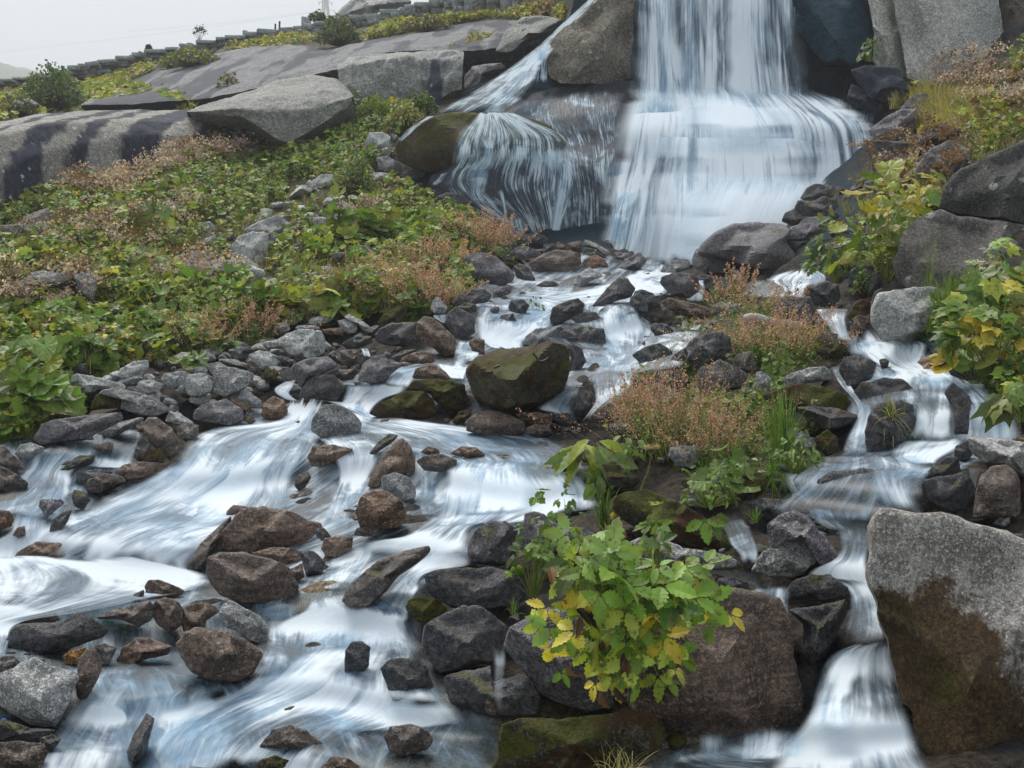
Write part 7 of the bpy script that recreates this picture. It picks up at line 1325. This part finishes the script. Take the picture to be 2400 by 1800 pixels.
rod([(0, 0), (0, 1)], 1, .001, STICK, 'tmp', 'x', 'x'); bpy.data.objects.remove(bpy.data.objects['tmp'])
# pylon in the mist
def pylon():
    D = 420; b = unproj(763, 62, D); e = empty('power_pylon', b); k = D / FPX; steel = plain('galvanised_steel', (.18, .19, .2), .6, .4); g = Geo(); a = Geo(); wi = Geo()
    def bar(G, x0, y0, x1, y1, r=.3, z=0):
        p0 = np.array([x0 * k, z, y0 * k]); p1 = np.array([x1 * k, z, y1 * k]); tubes(G, [p0], [(p0 + p1) / 2], [p1], r, (1, 1, 1)); G.v[-1][6:] = p1 + (G.v[-1][6:] - p1) / .35
    for z in (-2, 2):
        bar(g, -9, 0, -2.5, 70, .35, z); bar(g, 9, 0, 2.5, 70, .35, z); bar(g, -2.5, 70, -1.5, 120, .3, z); bar(g, 2.5, 70, 1.5, 120, .3, z)
        ys_ = [0, 14, 26, 36, 45, 53, 61, 70, 84, 98, 112]; 
        for y0, y1 in zip(ys_, ys_[1:]):
            w0 = np.interp(y0, [0, 70, 120], [9, 2.5, 1.5]); w1 = np.interp(y1, [0, 70, 120], [9, 2.5, 1.5]); bar(g, -w0, y0, w1, y1, .16, z); bar(g, w0, y0, -w1, y1, .16, z)
    for y, w_ in ((36, 22), (55, 15), (100, 15)):
        bar(a, -w_, y, 0, y + 5); bar(a, 0, y + 5, w_, y); bar(a, -w_, y, w_, y, .2); bar(a, -w_, y, -w_, y - 6, .22); bar(a, w_, y, w_, y - 6, .22)
    g.build('tower', steel, e); a.build('cross_arms', steel, e); tag(e, 'faint lattice power pylon fading into the mist at the top', 'pylon')
pylon()
def cable(p, q, D, label):
    rod([p, ((p[0] + q[0]) / 2, (p[1] + q[1]) / 2 + 4), q], D, .03, plain('cable', (.2, .2, .21)), 'power_line', label, 'cable')
cable((300, 74), (741, 26), 419, 'faint upper power line crossing the mist'); cable((0, 122), (741, 29), 416, 'faint lower power line crossing the mist')
# little trees and stakes on the brow
def conifer(px, py, hpx, D, label):
    b = unproj(px, py, D); e = empty('spruce', b); h = hpx * D / FPX; g = Geo(); tubes(g, [(0, 0, 0)], [(0, 0, h * .5)], [(0, 0, h)], .03, PAL['k']); g.build('trunk', LEAF, e); g = Geo(); n = 700
    t = rng.random(n) ** .8; r = (1 - t) * h * .36 * rng.uniform(.3, 1, n); a = rng.uniform(0, 6.28, n); put(g, OV, np.c_[np.cos(a) * r, np.sin(a) * r, h * (.08 + .92 * t)], rdir(n, 1, 0, .5), np.c_[np.cos(a), np.sin(a), -.3 * np.ones(n)], .10, cols(n, {'d': 3, 'g': 1})); g.build('crown', LEAF, e); tag(e, label, 'tree')
conifer(349, 131, 24, 39, 'tiny spruce standing on the wall skyline'); conifer(329, 134, 9, 39, 'tiny bush-like spruce left of the taller one on the skyline')
for i, (x, y, h_) in enumerate(((645, 82, 26), (655, 80, 30))):
    rod([(x, y), (x, y - h_ / 2), (x + .5, y - h_)], 40, .03, IRON, 'stake', ['left', 'right'][i] + ' one of the two thin stakes on the skyline behind the wall', 'stake')
def thistle(px, py, D):
    b = unproj(px, py, D); e = empty('thistle', b); g = Geo(); n = 5; tip = np.c_[np.linspace(-.14, .16, n), np.zeros(n), [.38, .5, .46, .52, .42]]; tubes(g, np.zeros((n, 3)), tip * [.4, 1, .5], tip, .012, PAL['k']); g.build('stalks', LEAF, e)
    g = Geo(); q = np.repeat(tip, 40, 0) + rng.normal(size=(200, 3)) * .045; put(g, QUAD, q, rdir(200, .5, .5, 1), rhead(200), .035, cols(200, {'k': 2, 'd': 1})); g.build('flower_heads', FLUFF, e); tag(e, 'dark thistle on the skyline above the low marker stone', 'thistle')
thistle(467, 106, 38)
# hill across the valley, almost lost in the mist
hx = np.linspace(-420, 80, 90); hy = np.linspace(360, 620, 30); HX, HY = np.meshgrid(hx, hy)
HZ = 1.7 + HY * (900 - np.interp(1200 + FPX * HX / HY, [-400, 0, 60, 120, 200, 400], [120, 150, 170, 186, 205, 260]) ) / FPX - .072 * HY + np.array([mnoise.fractal(Vector((x * .05, y * .05, 0)), 1, 2, 4) for x, y in zip(HX.ravel(), HY.ravel())]).reshape(HX.shape) * 3.5 - np.clip(460 - HY, 0, 100) * .2
ii = np.arange(HX.size).reshape(HX.shape); q = np.stack([ii[:-1, :-1], ii[:-1, 1:], ii[1:, 1:], ii[1:, :-1]], -1).reshape(-1, 4)
o = bpy.data.objects.new('hills', mesh_np('hills', np.stack([HX, HY, HZ], -1).reshape(-1, 3), q, gm)); COL.objects.link(o); tag(o, kind='structure')
# ---------------------------------------------------------------- mist
def haze():
    x0, x1, y0, y1, z0, z1 = -330, 330, -70, 640, -16, 175
    V = [(x, y, z) for x in (x0, x1) for y in (y0, y1) for z in (z0, z1)]; F = np.array([(0,1,3,2),(4,6,7,5),(0,4,5,1),(2,3,7,6),(0,2,6,4),(1,5,7,3)])
    m = bpy.data.materials.new('mist'); m.use_nodes = True; t = m.node_tree; t.nodes.clear(); o_ = t.nodes.new('ShaderNodeOutputMaterial'); v = t.nodes.new('ShaderNodeVolumePrincipled')
    v.inputs['Color'].default_value = (.95, .97, 1, 1); v.inputs['Density'].default_value = .0018; v.inputs['Anisotropy'].default_value = .3; t.links.new(v.outputs[0], o_.inputs['Volume'])
    o = bpy.data.objects.new('haze', mesh_np('haze', np.array(V, float), F, m, False)); COL.objects.link(o); tag(o, kind='stuff')
haze()
